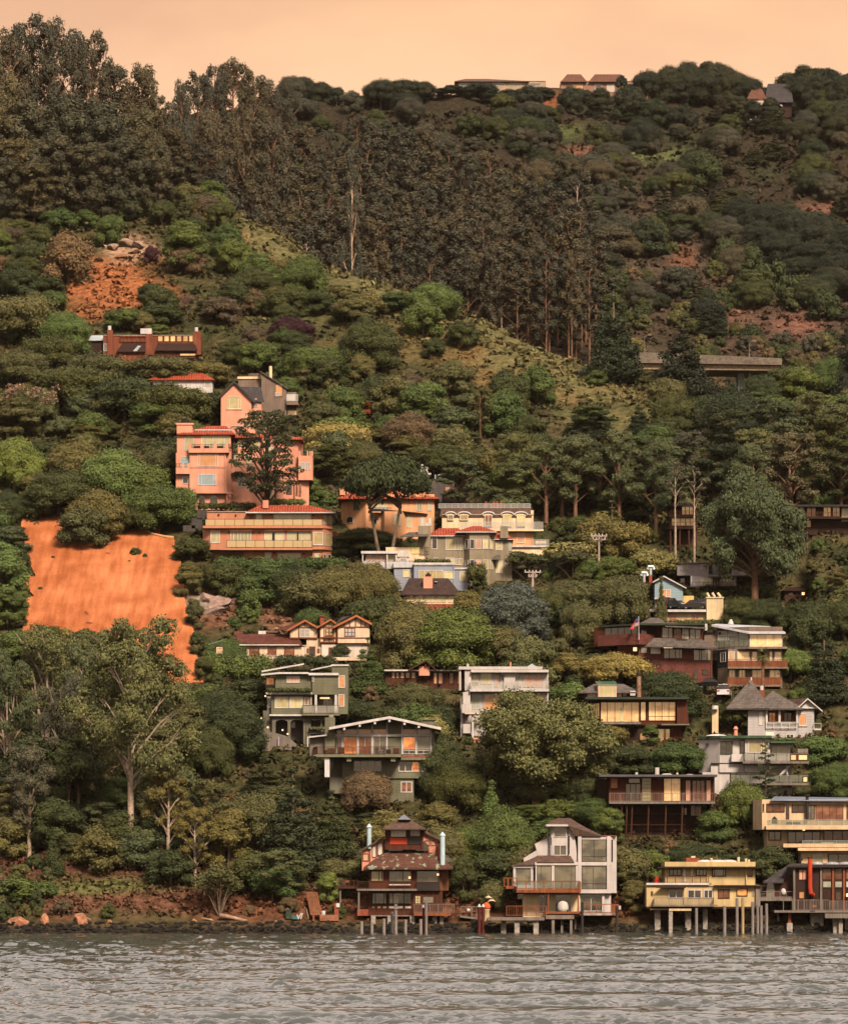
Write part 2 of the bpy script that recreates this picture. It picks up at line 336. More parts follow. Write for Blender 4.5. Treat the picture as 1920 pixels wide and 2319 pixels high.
# ------------------------------------------------------------------ building kit
W_ = mat('white_trim', (.60, .555, .53), rough=.55); CR = mat('cream_trim', (.72, .62, .48)); DK = mat('dark_trim', (.025, .02, .018), rough=.5)
BR = mat('brown_timber', (.085, .032, .018), 'plank'); RW = mat('redwood', (.27, .085, .035), 'plank'); GW = mat('grey_weathered_wood', (.23, .19, .16), 'plank')
DW = mat('dark_brown_wood', (.040, .018, .013), 'plank'); CO = mat('concrete', (.33, .29, .25), 'rough'); PIL = mat('piling_wood', (.26, .23, .215), 'plank', size=.4)
MT = mat('pale_metal', (.62, .66, .70), rough=.35, metal=.5); SL = mat('slate_roof', (.060, .052, .055), 'shingle'); BK = mat('red_brick', (.33, .085, .05), 'shingle', size=.6)
TER = mat('terracotta_tiles', (.40, .075, .035), 'tile'); BRF = mat('brown_shingles', (.120, .070, .052), 'shingle'); GRF = mat('grey_shingles', (.13, .108, .095), 'shingle')
PANES = dict(  # cream, yellow and amber panes: bright sky reflections painted into the base colour
    cream_pane=mat('pane_cream', (.66, .58, .33), 'room', rough=.12, spec=.6, var=.1, rgb2=(.56, .50, .28), coat=.7), yellow=mat('pane_yellow', (.80, .68, .32), 'room', rough=.12, var=.08, rgb2=(.72, .58, .28), coat=.7),
    amber=mat('pane_amber', (.72, .36, .17), 'room', rough=.12, spec=.6, var=.12, rgb2=(.62, .30, .14), coat=.7), glow=mat('pane_bright_amber', (.92, .60, .30), 'room', rough=.12, var=.1, rgb2=(.72, .42, .2), emit=.22, coat=.6),
    grey=mat('pane_grey', (.20, .19, .16), 'room', rough=.06, spec=.9, var=.25, rgb2=(.09, .085, .07), coat=1.0), dark=mat('pane_dark', (.022, .017, .014), 'room', rough=.05, spec=.8, var=.3, rgb2=(.06, .035, .025), coat=1.0),
    red=mat('pane_dim_red', (.16, .06, .035), 'room', rough=.06, var=.3, rgb2=(.30, .13, .07), coat=1.0), lit=mat('pane_lit_room', (1.0, .36, .12), 'room', rough=.2, var=.3, rgb2=(.45, .14, .05), emit=.5, coat=.3),
    teal=mat('pane_mint', (.44, .50, .42), 'room', rough=.1, var=.1, rgb2=(.3, .34, .28), coat=.8), white=mat('pane_white', (.76, .72, .66), 'room', rough=.15, var=.06, coat=.6), room=mat('pane_view_of_room', (.075, .072, .055), 'room', rough=.05, spec=.9, var=.3, rgb2=(.22, .20, .14), coat=1.0, size=1.6),
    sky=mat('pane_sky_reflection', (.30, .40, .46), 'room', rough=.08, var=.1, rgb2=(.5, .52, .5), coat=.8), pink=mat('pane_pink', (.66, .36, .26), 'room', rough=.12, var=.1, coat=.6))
GLASS = mat('rail_glass', (.62, .44, .22), 'plain', rough=.1, spec=.8, coat=1.0, var=.05, alpha=.72); GLG = mat('green_rail_glass', (.20, .22, .16), 'plain', rough=.08, spec=.8, coat=1.0, var=.05, alpha=.4); GLP = mat('pale_rail_glass', (.50, .46, .40), 'plain', rough=.1, coat=1.0, var=.05, alpha=.3)
ZU = Vector((0, 0, 1)); FRONT = (Vector((1, 0, 0)), Vector((0, -1, 0)))
HOUSES = []
class House:
    def __init__(s, name, label, cat, crop, Y, base, ref=None, rect=None):
        s.c = crop; s.Y = Y; s.root = empty(name, P(*s.px(*base), Y), label, cat)
        if rect:
            a, b = s.px(rect[0], rect[1]), s.px(rect[2], rect[3]); HOUSES.append((a[0], a[1], b[0], b[1], Y, ref))
    def px(s, x, y): return s.c[0] + x * s.c[2], s.c[1] + y * s.c[2]
    def p(s, x, y, d=0.0): return P(*s.px(x, y), s.Y + d)
    def mpp(s, d=0.0): return s.c[2] * (s.Y + d) / F
    def put(s, mb, part, m, par=None): return mb.build(part, m, par or s.root)
    def box(s, part, x0, y0, x1, y1, d0, d1, m, par=None):
        a = s.p(x0, y1, d0); b = s.p(x1, y0, d0); return s.put(MB().box(a, (b.x, b.y + d1 - d0, b.z)), part, m, par)
    def poly(s, part, pts, d0, d1, m, par=None):
        A = [s.p(x, y, d0) for x, y in pts]; B = [v + Vector((0, d1 - d0, 0)) for v in A]; return s.put(MB().loft(A, B), part, m, par)
    def plan(s, part, pts, y0, y1, m, par=None):
        z0 = s.p(0, y1).z; z1 = s.p(0, y0).z; q = [s.p(x, y0, d) for x, d in pts]
        return s.put(MB().loft([(v.x, v.y, z0) for v in q], [(v.x, v.y, z1) for v in q]), part, m, par)
    def hip(s, part, x0, x1, ye, r0, r1, yr, d0, d1, dr, m, th=.18, par=None):
        e = [s.p(x0, ye, d0), s.p(x1, ye, d0)]; e += [Vector((e[1].x, s.Y + d1, e[1].z)), Vector((e[0].x, s.Y + d1, e[0].z))]
        lo = [v - ZU * th for v in e]; a, b = s.p(r0, yr, dr), s.p(r1, yr, dr); b.z = a.z
        mb = MB(); mb.add(lo + e + [a, b], [(3, 2, 1, 0), (0, 1, 5, 4), (1, 2, 6, 5), (2, 3, 7, 6), (3, 0, 4, 7), (4, 5, 9, 8), (5, 6, 9), (6, 7, 8, 9), (7, 4, 8)])
        return s.put(mb, part, m, par)
    def sheet(s, part, pts, m, th=.2, par=None):
        """a sloping slab through points (x, y, d)"""
        A = [s.p(*q) for q in pts]; return s.put(MB().loft([v - ZU * th for v in A], A), part, m, par)
    def chev(s, part, xl, yl, xp, yp, xr, yr, th, d0, d1, m, par=None):
        return s.poly(part, [(xl, yl), (xp, yp), (xr, yr), (xr, yr + th), (xp, yp + th), (xl, yl + th)], d0, d1, m, par)
    def cyl(s, part, x, y0, y1, r, d, m, par=None, prof=None, k=10):
        a = s.p(x, y1, d); h = s.p(x, y0, d).z - a.z
        return s.put(MB().lathe(a, prof(h) if prof else [(r, 0), (r, h)], k), part, m, par)
    def _win(s, o, u, n, w, h, cols, rows, pane, fm, arch, fw, par, name, low):
        g = MB(); f = fw
        g.obox(o, u, ZU, n, 0, f, 0, h, -.03, .09); g.obox(o, u, ZU, n, w - f, w, 0, h, -.03, .09)
        g.obox(o, u, ZU, n, f, w - f, 0, f, -.03, .085)
        if not arch: g.obox(o, u, ZU, n, f, w - f, h - f, h, -.03, .085)
        else: g.tube([o + u * (w / 2 - math.cos(t * math.pi / 8) * (w / 2 - f / 2)) + ZU * (h + math.sin(t * math.pi / 8) * arch) + n * .03 for t in range(9)], f * .6, 5)
        fr = cols if hasattr(cols, '__len__') else [i / cols for i in range(1, cols)]
        for t in fr: g.obox(o, u, ZU, n, w * t - f * .4, w * t + f * .4, f, h - f * (not arch), -.02, .075)
        fr = rows if hasattr(rows, '__len__') else [i / rows for i in range(1, rows)]
        for t in fr: g.obox(o, u, ZU, n, f, w - f, h * t - f * .35, h * t + f * .35, -.02, .07)
        if low: g.obox(o, u, ZU, n, -.08, w + .08, -.1, -.005, -.03, .16)
        fo = s.put(g, name, fm if not isinstance(fm, str) else MATS[fm], par)
        q = MB(); i = f - .012
        pts = [(i, i), (w - i, i), (w - i, h - (i if not arch else 0))]
        if arch: pts += [(w / 2 + math.cos(t * math.pi / 8) * (w / 2 - i), h + math.sin(t * math.pi / 8) * (arch - .02)) for t in range(1, 8)]
        pts += [(i, h - (i if not arch else 0))]
        q.loft([o + u * a + ZU * b - n * .015 for a, b in pts], [o + u * a + ZU * b + n * .035 for a, b in pts])
        s.put(q, 'pane', PANES[pane], fo); return fo
    def win(s, x0, y0, x1, y1, pane='cream_pane', d=0.0, cols=1, rows=1, fm=W_, arch=0, fw=None, par=None, name='window', low=False):
        o = s.p(x0, y1, d); e = s.p(x1, y0, d); w, h = e.x - o.x, e.z - o.z
        if arch: h -= arch
        return s._win(o, FRONT[0], FRONT[1], w, h, cols, rows, pane, fm, arch, fw or min(.13, w * .12), par, name, low)
    def winA(s, A, B, u0, u1, y0, y1, pane='cream_pane', cols=1, rows=1, fm=W_, arch=0, fw=.09, par=None, name='window'):
        """a window on the wall that runs in plan from A=(x, d) to B=(x, d)"""
        a, b = s.p(A[0], y1, A[1]), s.p(B[0], y1, B[1]); z0, z1 = s.p(0, y1).z, s.p(0, y0).z; a.z = b.z = z0; u = (b - a); l = u.length; u.normalize()
        return s._win(a + u * (u0 * l), u, Vector((u.y, -u.x, 0)), (u1 - u0) * l, z1 - z0 - arch, cols, rows, pane, fm, arch, fw, par, name, False)
    def wins(s, xs, y0, y1, pane='cream_pane', **k):
        for i, (a, b) in enumerate(xs): s.win(a, y0, b, y1, pane if isinstance(pane, str) else pane[i % len(pane)], **k)
    def rail(s, x0, x1, y0, y1, d, m=DK, n=8, glass=None, bal=0, t=.06, side=0.0, par=None, part='railing', pts=None):
        """a railing along plan points [(x, d)...] (default: straight from x0 to x1)"""
        z0, z1 = s.p(0, y1, d).z, s.p(0, y0, d).z; q = pts or [(x0, d), (x1, d)]
        if side: q = [(x0, d + side)] + q + [(x1, d + side)]
        V = [s.p(a, y0, b) for a, b in q]; g = MB(); pan = MB(); tot = sum((V[i + 1] - V[i]).length for i in range(len(V) - 1))
        for a, b in zip(V, V[1:]):
            u = b - a; u.z = 0; l = u.length
            if l < .05: continue
            u.normalize(); nn = Vector((u.y, -u.x, 0)); o = Vector((a.x, a.y, z0)); h = z1 - z0; k = max(1, round(n * l / tot))
            for i in range(k + 1): g.obox(o, u, ZU, nn, l * i / k - t / 2, l * i / k + t / 2, 0, h, -t / 2, t / 2)
            g.obox(o, u, ZU, nn, 0, l, h - .002, h + t, -t * .7, t * .7); g.obox(o, u, ZU, nn, 0, l, .06, .06 + t, -t * .4, t * .4)
            if bal:
                for i in range(int(l / bal)): g.obox(o, u, ZU, nn, (i + .5) * bal - .02, (i + .5) * bal + .02, .08, h, -.015, .015)
            if glass: pan.obox(o, u, ZU, nn, .02, l - .02, .14, h - .04, -.012, .012)
        r = s.put(g, part, m, par)
        if glass: s.put(pan, 'glass_panel', glass, r)
        return r
    def lamp(s, x, y, d=0, sz=.16, lit=True):
        o = s.put(MB().box(s.p(x, y, d) - Vector((sz, sz * 1.6, sz)), s.p(x, y, d) + Vector((sz, 0, sz))), 'wall_lamp', mat('lit_lamp', (1, .62, .3), 'plain', emit=1.2) if lit else DK); return o
LAMPM = mat('lit_lamp', (1, .62, .3), 'plain', emit=1.2)
CA = (380, 900, 400 / 1739); CB = (740, 1040, 540 / 1739); CC = (440, 1340, 460 / 1739); CD = (560, 1480, 460 / 1739); CE = (1000, 1460, 420 / 1739); CF = (1300, 1240, 520 / 1739)
CG = (1280, 1500, 620 / 1739); CI = (740, 1820, 380 / 1739); CJ = (1080, 1820, 380 / 1739); CK = (1420, 1780, 500 / 1739); CL = (0, 650, 700 / 1739); CN = (1260, 650, 660 / 1739); COx = (960, 0, 960 / 1739)
# ------------------------------------------------------------------ houses of the upper hill
PK = mat('pink_stucco', (.73, .325, .215), var=.12); PKD = mat('darker_pink_stucco', (.62, .265, .175), var=.10); OR = mat('terracotta_stucco', (.53, .215, .12), var=.10); OR2 = mat('apricot_stucco', (.74, .37, .19), var=.10)
# pink villa
h = House('pink_villa', 'tall salmon pink villa of four storeys with arches, terraces and a broad chimney', 'house', CA, 642, (700, 1060), 'the pink villa', (80, 250, 1430, 1050))
wl = h.box('wall', 90, 350, 620, 1110, 0, 9, PK)
h.box('wall', 215, 540, 575, 945, -1.0, -.003, PK); h.box('wall', 80, 545, 214, 1110, -.3, -.003, PK)
h.plan('wall', [(575, -.9), (640, 1.6), (930, 1.6), (930, 8), (575, 8)], 600, 1130, PK)
h.box('wall', 930, 400, 1069, 1100, 1.2, 8, PK); h.box('wall', 690, 385, 1068, 640, 2.4, 8, PK)
h.plan('wall', [(1070, .3), (1285, 1.2), (1330, 8), (1070, 8)], 390, 1120, PKD)  # tower wall's shade painted in as a darker pink stucco
bay = h.plan('bay', [(1285, -.3), (1420, -.3), (1432, 1), (1432, 6), (1285, 6)], 575, 815, PK)
h.plan('wall', [(1250, .4), (1390, .9), (1390, 6), (1250, 6)], 790, 1080, PK)
for x in (1290, 1370, 1395, 1415): h.box('parapet_post', x, 528, x + 14, 576, -.25, .2, PK)
h.box('belt_course', 78, 935, 640, 945, -1.08, -.8, PKD); h.box('belt_course', 78, 684, 576, 693, -1.08, -.9, PKD)
ch = h.box('chimney', 88, 268, 243, 350, 0, 2.2, PK); h.box('chimney_cap', 78, 250, 253, 268, -.15, 2.4, PK, ch)
for x in (140, 160, 178): h.cyl('chimney_pot', x, 205, 250, .18, 1, DK, ch)
rf = h.hip('roof', 88, 660, 356, 390, 575, 280, -.6, 9, 3.4, TER)
h.box('gutter', 265, 314, 628, 324, .9, 1.1, W_, rf)
h.hip('roof', 1170, 1330, 405, 1200, 1290, 388, 0, 7, 3, TER); h.hip('roof', 640, 1060, 388, 700, 1000, 350, 1.6, 8, 4, TER)
h.win(160, 385, 262, 525, 'cream_pane', 0, arch=.35); h.win(330, 370, 612, 500, 'cream_pane', 0, cols=5); h.box('balcony', 205, 500, 600, 543, -1.5, -.003, PK)
for x in (205, 325, 453, 565): h.box('balcony_post', x, 455, x + 30, 500, -1.5, -1.05, PK)
h.rail(205, 665, 462, 500, -1.35, DK, 9, bal=.2, pts=[(210, -1.3), (590, -1.3), (665, .8)])
for x, w in ((285, 60), (370, 70), (500, 90)): h.box('planter', x - w / 2, 478, x + w / 2, 499, -.95, -.5, DW)
h.win(292, 555, 495, 680, 'amber', -1.0, cols=[.12, .88]); h.win(125, 583, 222, 690, 'sky', -.3, arch=.45)
h.box('balcony', 80, 690, 214, 752, -1.3, -.303, PK); h.rail(82, 214, 652, 690, -1.2, RW, 4, bal=.2)
for x in (140, 195): h.box('balcony_post', x, 648, x + 22, 690, -1.3, -.95, PK)
h.win(298, 755, 478, 866, 'sky', -1.0, cols=[.2, .84]); h.win(142, 775, 206, 850, 'dark', -.3)
for a, b in ((300, 372), (408, 495), (560, 630)): h.win(a, 962, b, 1060, 'dark', -0.0 if a < 500 else 1.6, arch=.5, fm=PK, fw=.12, name='archway')
h.win(593, 760, 636, 870, 'grey', 1.5); h.win(686, 775, 764, 882, 'grey', 1.6, cols=2); h.win(790, 820, 842, 922, 'dark', 1.6); h.win(872, 850, 905, 925, 'red', 1.6)
h.box('balcony', 625, 690, 835, 745, .2, 1.6, PK); h.rail(625, 835, 655, 690, .35, DK, 5, bal=.25); h.wins([(690, 775), (800, 900)], 420, 480, 'yellow', d=2.4, cols=2); h.wins([(650, 690), (760, 825)], 570, 660, 'cream_pane', d=1.6)
h.win(990, 895, 1030, 1012, 'cream_pane', 1.2); h.win(1048, 895, 1068, 1005, 'grey', 1.2); h.wins([(995, 1035)], 480, 560, 'yellow', d=1.2, cols=2)
h.winA((1070, .3), (1285, 1.2), .44, .70, 812, 950, 'dark', arch=.45, fm=BR); h.winA((1070, .3), (1285, 1.2), .4, .6, 610, 622, 'glow', fm=CR, fw=.02)
h.wins([(1262, 1281), (1296, 1314)], 820, 962, 'red', d=.35, arch=.2, fm=PK); h.wins([(1302, 1350), (1356, 1402)], 638, 712, 'white', d=-.3, cols=2)
# terracotta apartment house
h = House('terracotta_house', 'long terracotta apartment house with glass balconies and red tiled roof', 'house', CA, 621, (1000, 1600), 'the terracotta house', (345, 1015, 1715, 1605))
h.box('wall', 385, 1120, 835, 1275, 2.2, 9, OR); h.plan('wall', [(836, 1.4), (1530, 1.4), (1618, 3.0), (1618, 9), (836, 9)], 1135, 1290, OR)
h.plan('wall', [(345, 1.0), (420, .0), (1420, 0), (1420, -.6), (1535, -.6), (1622, 1.4), (1622, 9), (345, 9)], 1290, 1500, OR)
h.plan('wall', [(745, .6), (1425, .6), (1425, .0), (1530, 0), (1618, 1.6), (1618, 9), (745, 9)], 1500, 1680, OR); h.box('wall', 430, 1500, 744, 1640, 2.0, 9, mat('raw_concrete', (.36, .22, .13), 'rough'))
rf = h.hip('roof', 765, 1652, 1128, 900, 1400, 1062, .2, 9.5, 4, TER, th=.02); h.box('fascia', 765, 1128, 1652, 1139, .18, 9.4, W_, rf)
h.box('chimney', 935, 1012, 990, 1090, 1.6, 2.8, PKD)
h.plan('balcony_floor', [(345, -1.0), (1525, -1.0), (1622, .8), (1622, 3), (345, 3)], 1268, 1292, OR); h.rail(370, 1520, 1200, 1268, -.9, DK, 12, glass=GLASS)
h.win(865, 1140, 926, 1220, 'cream_pane', 1.4); h.win(1042, 1145, 1412, 1248, 'cream_pane', 1.4, cols=[.18, .34, .5, .66, .82])
h.winA((1530, 1.4), (1618, 3.0), .05, .45, 1155, 1235, 'cream_pane'); h.winA((1530, 1.4), (1618, 3.0), .52, .95, 1155, 1235, 'yellow')
h.win(420, 1310, 515, 1436, 'cream_pane', 0, cols=[.62]); h.win(617, 1320, 822, 1478, 'cream_pane', 0, cols=[.16, .36, .5, .66, .84]); h.win(950, 1325, 1150, 1480, 'cream_pane', 0, cols=[.17, .36, .52, .68, .84]); h.win(1173, 1325, 1420, 1480, 'cream_pane', 0, cols=[.14, .28, .44, .58, .8])
h.box('open_door', 1028, 1330, 1054, 1478, -.11, -.09, DK); h.box('open_door', 1272, 1330, 1286, 1478, -.11, -.09, DK)
aw = mat('striped_awning', (.75, .32, .16), 'plank', rgb2=None)
for a, b in ((612, 830), (948, 1152), (1170, 1422)): h.box('awning', a, 1303, b, 1317, -.5, -.003, aw)
h.win(1430, 1330, 1530, 1452, 'yellow', -.6, low=True); h.winA((1535, -.6), (1622, 1.4), .1, .92, 1338, 1460, 'yellow')
h.box('balcony_floor', 520, 1482, 1425, 1502, -1.5, -.003, OR); h.rail(580, 1420, 1408, 1482, -1.4, DK, 9, glass=GLASS)
h.win(953, 1525, 1022, 1600, 'cream_pane', .6, cols=2); h.win(1078, 1530, 1312, 1605, 'cream_pane', .6, cols=4); h.win(1446, 1536, 1497, 1580, 'cream_pane', 0)
for u0, u1 in ((.0, .3), (.5, .86)): h.winA((1530, 0), (1618, 1.6), u0, u1, 1542, 1582, 'dark')
pr = h.hip('porch', 1600, 1715, 1358, 1610, 1640, 1320, 1.8, 6, 3, TER); h.cyl('porch_column', 1646, 1360, 1560, .2, 2.6, W_, pr)
for x, y, dd in ((500, 1155, 2.2), (670, 1160, 2.2), (1020, 1150, 1.4), (1432, 1160, 1.4), (600, 1328, 0), (842, 1330, 0), (903, 1330, 0), (1048, 1530, .6), (1340, 1540, .6)): h.lamp(x, y, dd, .13, False)
# apricot villa
h = House('apricot_villa', 'apricot orange villa with arched windows and red hip roof behind a spreading pine', 'house', CB, 631, (450, 550), 'the apricot villa', (85, 210, 820, 550))
h.plan('wall', [(105, 5), (285, 0), (785, 0), (785, 9), (105, 9)], 255, 640, OR2); h.plan('bay', [(395, -.01), (420, -1.3), (545, -1.3), (575, -.01)], 385, 600, OR2)
h.hip('roof', 78, 820, 282, 230, 620, 222, -.9, 10, 4.5, TER); h.box('chimney', 95, 208, 156, 260, 4, 5.5, PK); h.box('chimney', 585, 205, 720, 250, 5, 6, OR2)
h.win(335, 275, 440, 362, 'cream_pane', 0, cols=[.3, .5, .7], arch=.7); h.wins([(655, 695), (735, 766)], 300, 376, 'cream_pane', d=0, arch=.3, cols=2)
h.win(488, 398, 540, 486, 'cream_pane', -1.3, arch=.3, cols=2); h.win(583, 415, 621, 500, 'cream_pane', 0, arch=.3); h.wins([(680, 716), (740, 767)], 424, 486, 'white', d=0, arch=.3); h.wins([(336, 366), (428, 455)], 400, 475, 'dark', d=0, arch=.25, fm=W_)
h.winA((105, 5), (285, 0), .5, .75, 272, 366, 'dark', arch=.3); h.winA((105, 5), (285, 0), .22, .5, 405, 452, 'dark', arch=.5)
h.sheet('ledge', [(325, 372, -.9), (560, 378, -.9), (735, 400, -.4), (735, 396, .2), (325, 360, .2)], DW, .15); h.rail(330, 470, 355, 380, -1.25, DK, 5, bal=.2); h.box('balcony', 330, 380, 395, 390, -1.3, 0, OR2)
# brown-grey cube house
CG1 = mat('taupe_siding', (.105, .085, .080), 'siding')
h = House('taupe_cube_house', 'flat roofed taupe house with white chimney pipes rising behind the apricot villa', 'house', CB, 649, (830, 320), 'the taupe cube house', (690, 40, 1060, 320))
h.box('wall', 745, 150, 930, 420, 0, 9, CG1); h.box('parapet', 738, 145, 935, 153, -.1, 9.1, DK); h.win(860, 197, 902, 246, 'amber', 0, fm=CG1)
h.sheet('roof', [(853, 225, -.4), (1080, 330, -.4), (1080, 330, -2), (853, 332, -2)], DW); h.poly('wall', [(855, 224), (1078, 330), (855, 400)], -.5, -.1, DW)
for x, y, r in ((693, 38, .25), (713, 55, .3), (727, 58, .3)): h.cyl('chimney', x, y, 160, r, 2, W_)
h.box('chimney_hood', 733, 100, 760, 112, 1.6, 2.6, W_)
for x in (790, 825, 838): h.cyl('roof_vent', x, 112, 146, .12, 1.5, MT)
h.box('roof_vent', 808, 110, 840, 118, 1.4, 1.9, MT)
# cream mansard house
CM = mat('cream_stucco', (.80, .60, .38)); 
h = House('mansard_house', 'cream house with brown mansard roof, white arched dormers and a railed roof deck', 'house', CB, 627, (1200, 640), 'the cream mansard house', (800, 320, 1620, 690))
h.box('wall', 840, 400, 1506, 640, 0, 9, CM); h.sheet('roof', [(825, 412, -.15), (1492, 412, -.15), (1486, 361, 1.3), (832, 361, 1.3)], BRF, .25); h.box('parapet', 822, 357, 1494, 365, 1.2, 9, BRF); h.box('wall', 1487, 372, 1508, 410, 0, 9, CM)
h.rail(815, 1485, 325, 358, 1.5, MT, 14, glass=GLP, t=.05); 
for a, b, p, dr in ((880, 925, 'grey', 0), (970, 1032, 'cream_pane', 0), (1150, 1206, 'red', 1), (1284, 1347, 'cream_pane', 0), (1385, 1447, 'cream_pane', 0)):
    h.win(a, 405, b, 446 if a < 1100 else 490, p, -.2 if not dr else -.2, cols=2 if dr else 1, fm=W_ if dr else CM)
    c = (a + b) / 2; w = (b - a) * .5 + 16; o = MB(); o.tube([h.p(c - w * math.cos(t * math.pi / 8), 405 - 20 * math.sin(t * math.pi / 8), -.3) for t in range(9)], .14, 6); h.put(o, 'dormer_trim', W_)
    h.poly('dormer', [(c - w, 405)] + [(c - w * math.cos(t * math.pi / 8), 405 - 20 * math.sin(t * math.pi / 8)) for t in range(1, 8)] + [(c + w, 405), (c + w, 412), (c - w, 412)], -.2, 1.2, CM)
h.box('balcony_floor', 955, 511, 1580, 524, -2, -.003, CM); h.rail(960, 1575, 458, 511, -1.9, MT, 10, glass=GLP, t=.04)
h.box('wall', 1225, 524, 1506, 660, -.8, -.01, OR2); h.win(1384, 532, 1447, 612, 'pink', -.8, fm=CM); h.box('balcony_floor', 1330, 628, 1622, 641, -2.4, -.81, W_); h.rail(1506, 1618, 586, 628, -2.3, MT, 4, glass=GLP, t=.04)
h.box('wall', 1345, 641, 1620, 740, -2, -.82, CM); h.box('deck_bench', 1520, 595, 1600, 622, -1.6, -1, CM)
for x in (1160, 1215, 1240, 1268): h.cyl('chimney', x, 308, 360, .25, 4, BK)
# olive grey turret house
OG = mat('olive_grey_stucco', (.275, .225, .155))
h = House('turret_house', 'olive grey house with round turret bay, red tiled roofs and white framed windows', 'house', CB, 614, (1050, 860), 'the olive grey turret house', (560, 470, 1360, 860))
h.box('wall', 745, 560, 1000, 920, 0, 8, OG); tp = [(1000, -.003), (1040, -1.7), (1182, -1.7), (1228, .2), (1228, 6), (1000, 6)]; h.plan('turret', tp, 527, 960, OG); h.box('wall', 1228, 580, 1350, 960, .4, 8, OG)
rf = h.hip('roof', 738, 1008, 554, 820, 960, 502, -.5, 8, 3, TER, .03); h.box('fascia', 738, 554, 1008, 562, -.5, 7.8, W_, rf)
t = h.hip('roof', 940, 1238, 526, 1060, 1120, 487, -2.2, 7, 2, TER, .03); h.box('fascia', 940, 526, 1238, 534, -2.2, 6.8, W_, t); t = h.hip('roof', 1200, 1362, 580, 1235, 1300, 535, -.2, 8, 3, TER, .03); h.box('fascia', 1200, 580, 1362, 587, -.2, 7.8, W_, t)
c = h.box('chimney', 665, 485, 757, 780, -.6, 1.2, OG); h.box('chimney_cap', 720, 466, 760, 485, -.6, .6, W_, c); c = h.box('chimney', 1265, 488, 1322, 575, -.6, .6, OG); h.box('chimney_cap', 1280, 474, 1322, 488, -.4, .4, W_, c)
h.win(764, 572, 806, 657, 'dark', 0); h.win(866, 568, 996, 662, ('cream_pane'), 0, cols=[.54, .72, .88]); h.win(866, 718, 932, 768, 'cream_pane', 0); h.win(936, 724, 994, 772, 'cream_pane', 0, cols=2); h.win(778, 718, 812, 745, 'grey', 0)
for y0, y1 in ((588, 661), (738, 808)):
    h.winA(tp[0], tp[1], .2, .85, y0, y1, 'grey'); h.winA(tp[1], tp[2], .02, .27, y0, y1, 'dark'); h.winA(tp[1], tp[2], .33, .61, y0, y1, 'pink'); h.winA(tp[1], tp[2], .67, .97, y0, y1, 'cream_pane'); h.winA(tp[2], tp[3], .08, .6, y0, y1, 'yellow')
h.win(1230, 600, 1282, 664, 'cream_pane', .4); h.win(1230, 742, 1284, 832, 'yellow', .4, cols=3); h.win(1325, 604, 1346, 668, 'teal', .4); h.sheet('awning', [(1205, 730, -1.2), (1268, 732, -1.2), (1262, 700, .3), (1212, 700, .3)], GRF, .08)
h.sheet('carport_roof', [(535, 560, -3), (740, 556, -3), (740, 530, 2), (600, 533, 2)], GRF); h.box('terrace_wall', 430, 642, 715, 740, -1.0, -.7, CM); h.box('terrace_panel', 616, 645, 680, 690, -1.1, -1.01, PANES['yellow']); h.rail(680, 745, 645, 700, -1.2, DK, 4, bal=.15)
# blue-grey flat roofed house
BG = mat('blue_grey_siding', (.30, .32, .38), 'siding', var=.06)
h = House('blue_grey_house', 'low blue grey house with white parapet, yellow windows and a white pergola', 'house', CB, 608, (800, 900), 'the low blue grey house', (245, 665, 1050, 910))
h.box('wall', 635, 768, 932, 960, 0, 7, BG); h.box('wall', 930, 803, 1026, 960, .6, 7, BG); h.box('wall', 490, 790, 634, 960, 1.2, 7, BG)
h.box('parapet', 630, 754, 935, 769, -.15, 7.1, W_); h.box('parapet', 928, 790, 1052, 803, .4, 7, W_); h.box('parapet', 484, 748, 629, 790, .9, 7, mat('pale_grey_paint', (.58, .56, .56)))
h.win(670, 808, 846, 880, 'yellow', 0, cols=[.25, .72]); h.win(851, 818, 929, 872, 'yellow', 0); h.win(969, 820, 1022, 886, 'yellow', .6); h.win(555, 804, 606, 862, 'yellow', 1.2)
h.box('pergola', 250, 670, 513, 688, 1, 6, W_); h.wins([(285, 338), (342, 394), (398, 438), (445, 502)], 692, 742, ['pink', 'pink', 'pink', 'cream_pane'], d=2, fw=.06)
for x in (262, 440, 505): h.box('post', x - 4, 688, x + 4, 770, 1.2, 1.5, W_)
h.box('wall', 262, 742, 505, 800, 2, 6, mat('pale_grey_paint', (.58, .56, .56)))
vt = h.poly('chimney_hood', [(528, 666), (588, 666), (600, 712), (513, 712)], 1.5, 3, W_)
for x in (522, 592): h.box('hood_leg', x - 5, 712, x + 5, 752, 1.8, 2.1, W_, vt)
h.box('chimney', 536, 725, 578, 752, 1.8, 2.8, BG); h.rail(513, 635, 725, 748, 1.0, W_, 5)
# brown roofed bungalow
h = House('brown_roof_bungalow', 'cream bungalow with broad dark brown hip roof and one pink chimney', 'house', CB, 602, (800, 1070), 'the brown roofed bungalow', (540, 830, 970, 1070))
h.box('wall', 575, 985, 968, 1070, 0, 8, CM); h.box('base_course', 570, 1056, 972, 1150, -.05, 8, BK); h.hip('roof', 535, 980, 985, 600, 885, 868, -.7, 9, 4, mat('dark_brown_shingles', (.062, .036, .030), 'shingle'))
c = h.box('chimney', 704, 856, 771, 942, .8, 2.2, PK); h.box('chimney_cap', 718, 838, 760, 856, 1, 2, DK, c); h.cyl('chimney_pot', 740, 828, 838, .2, 1.5, DK, c); h.box('skylight', 785, 890, 806, 897, 2, 3, PANES['sky'])
h.wins([(650, 705), (720, 790), (800, 870), (885, 950)], 995, 1045, 'cream_pane', d=0, fm=CM, fw=.06)
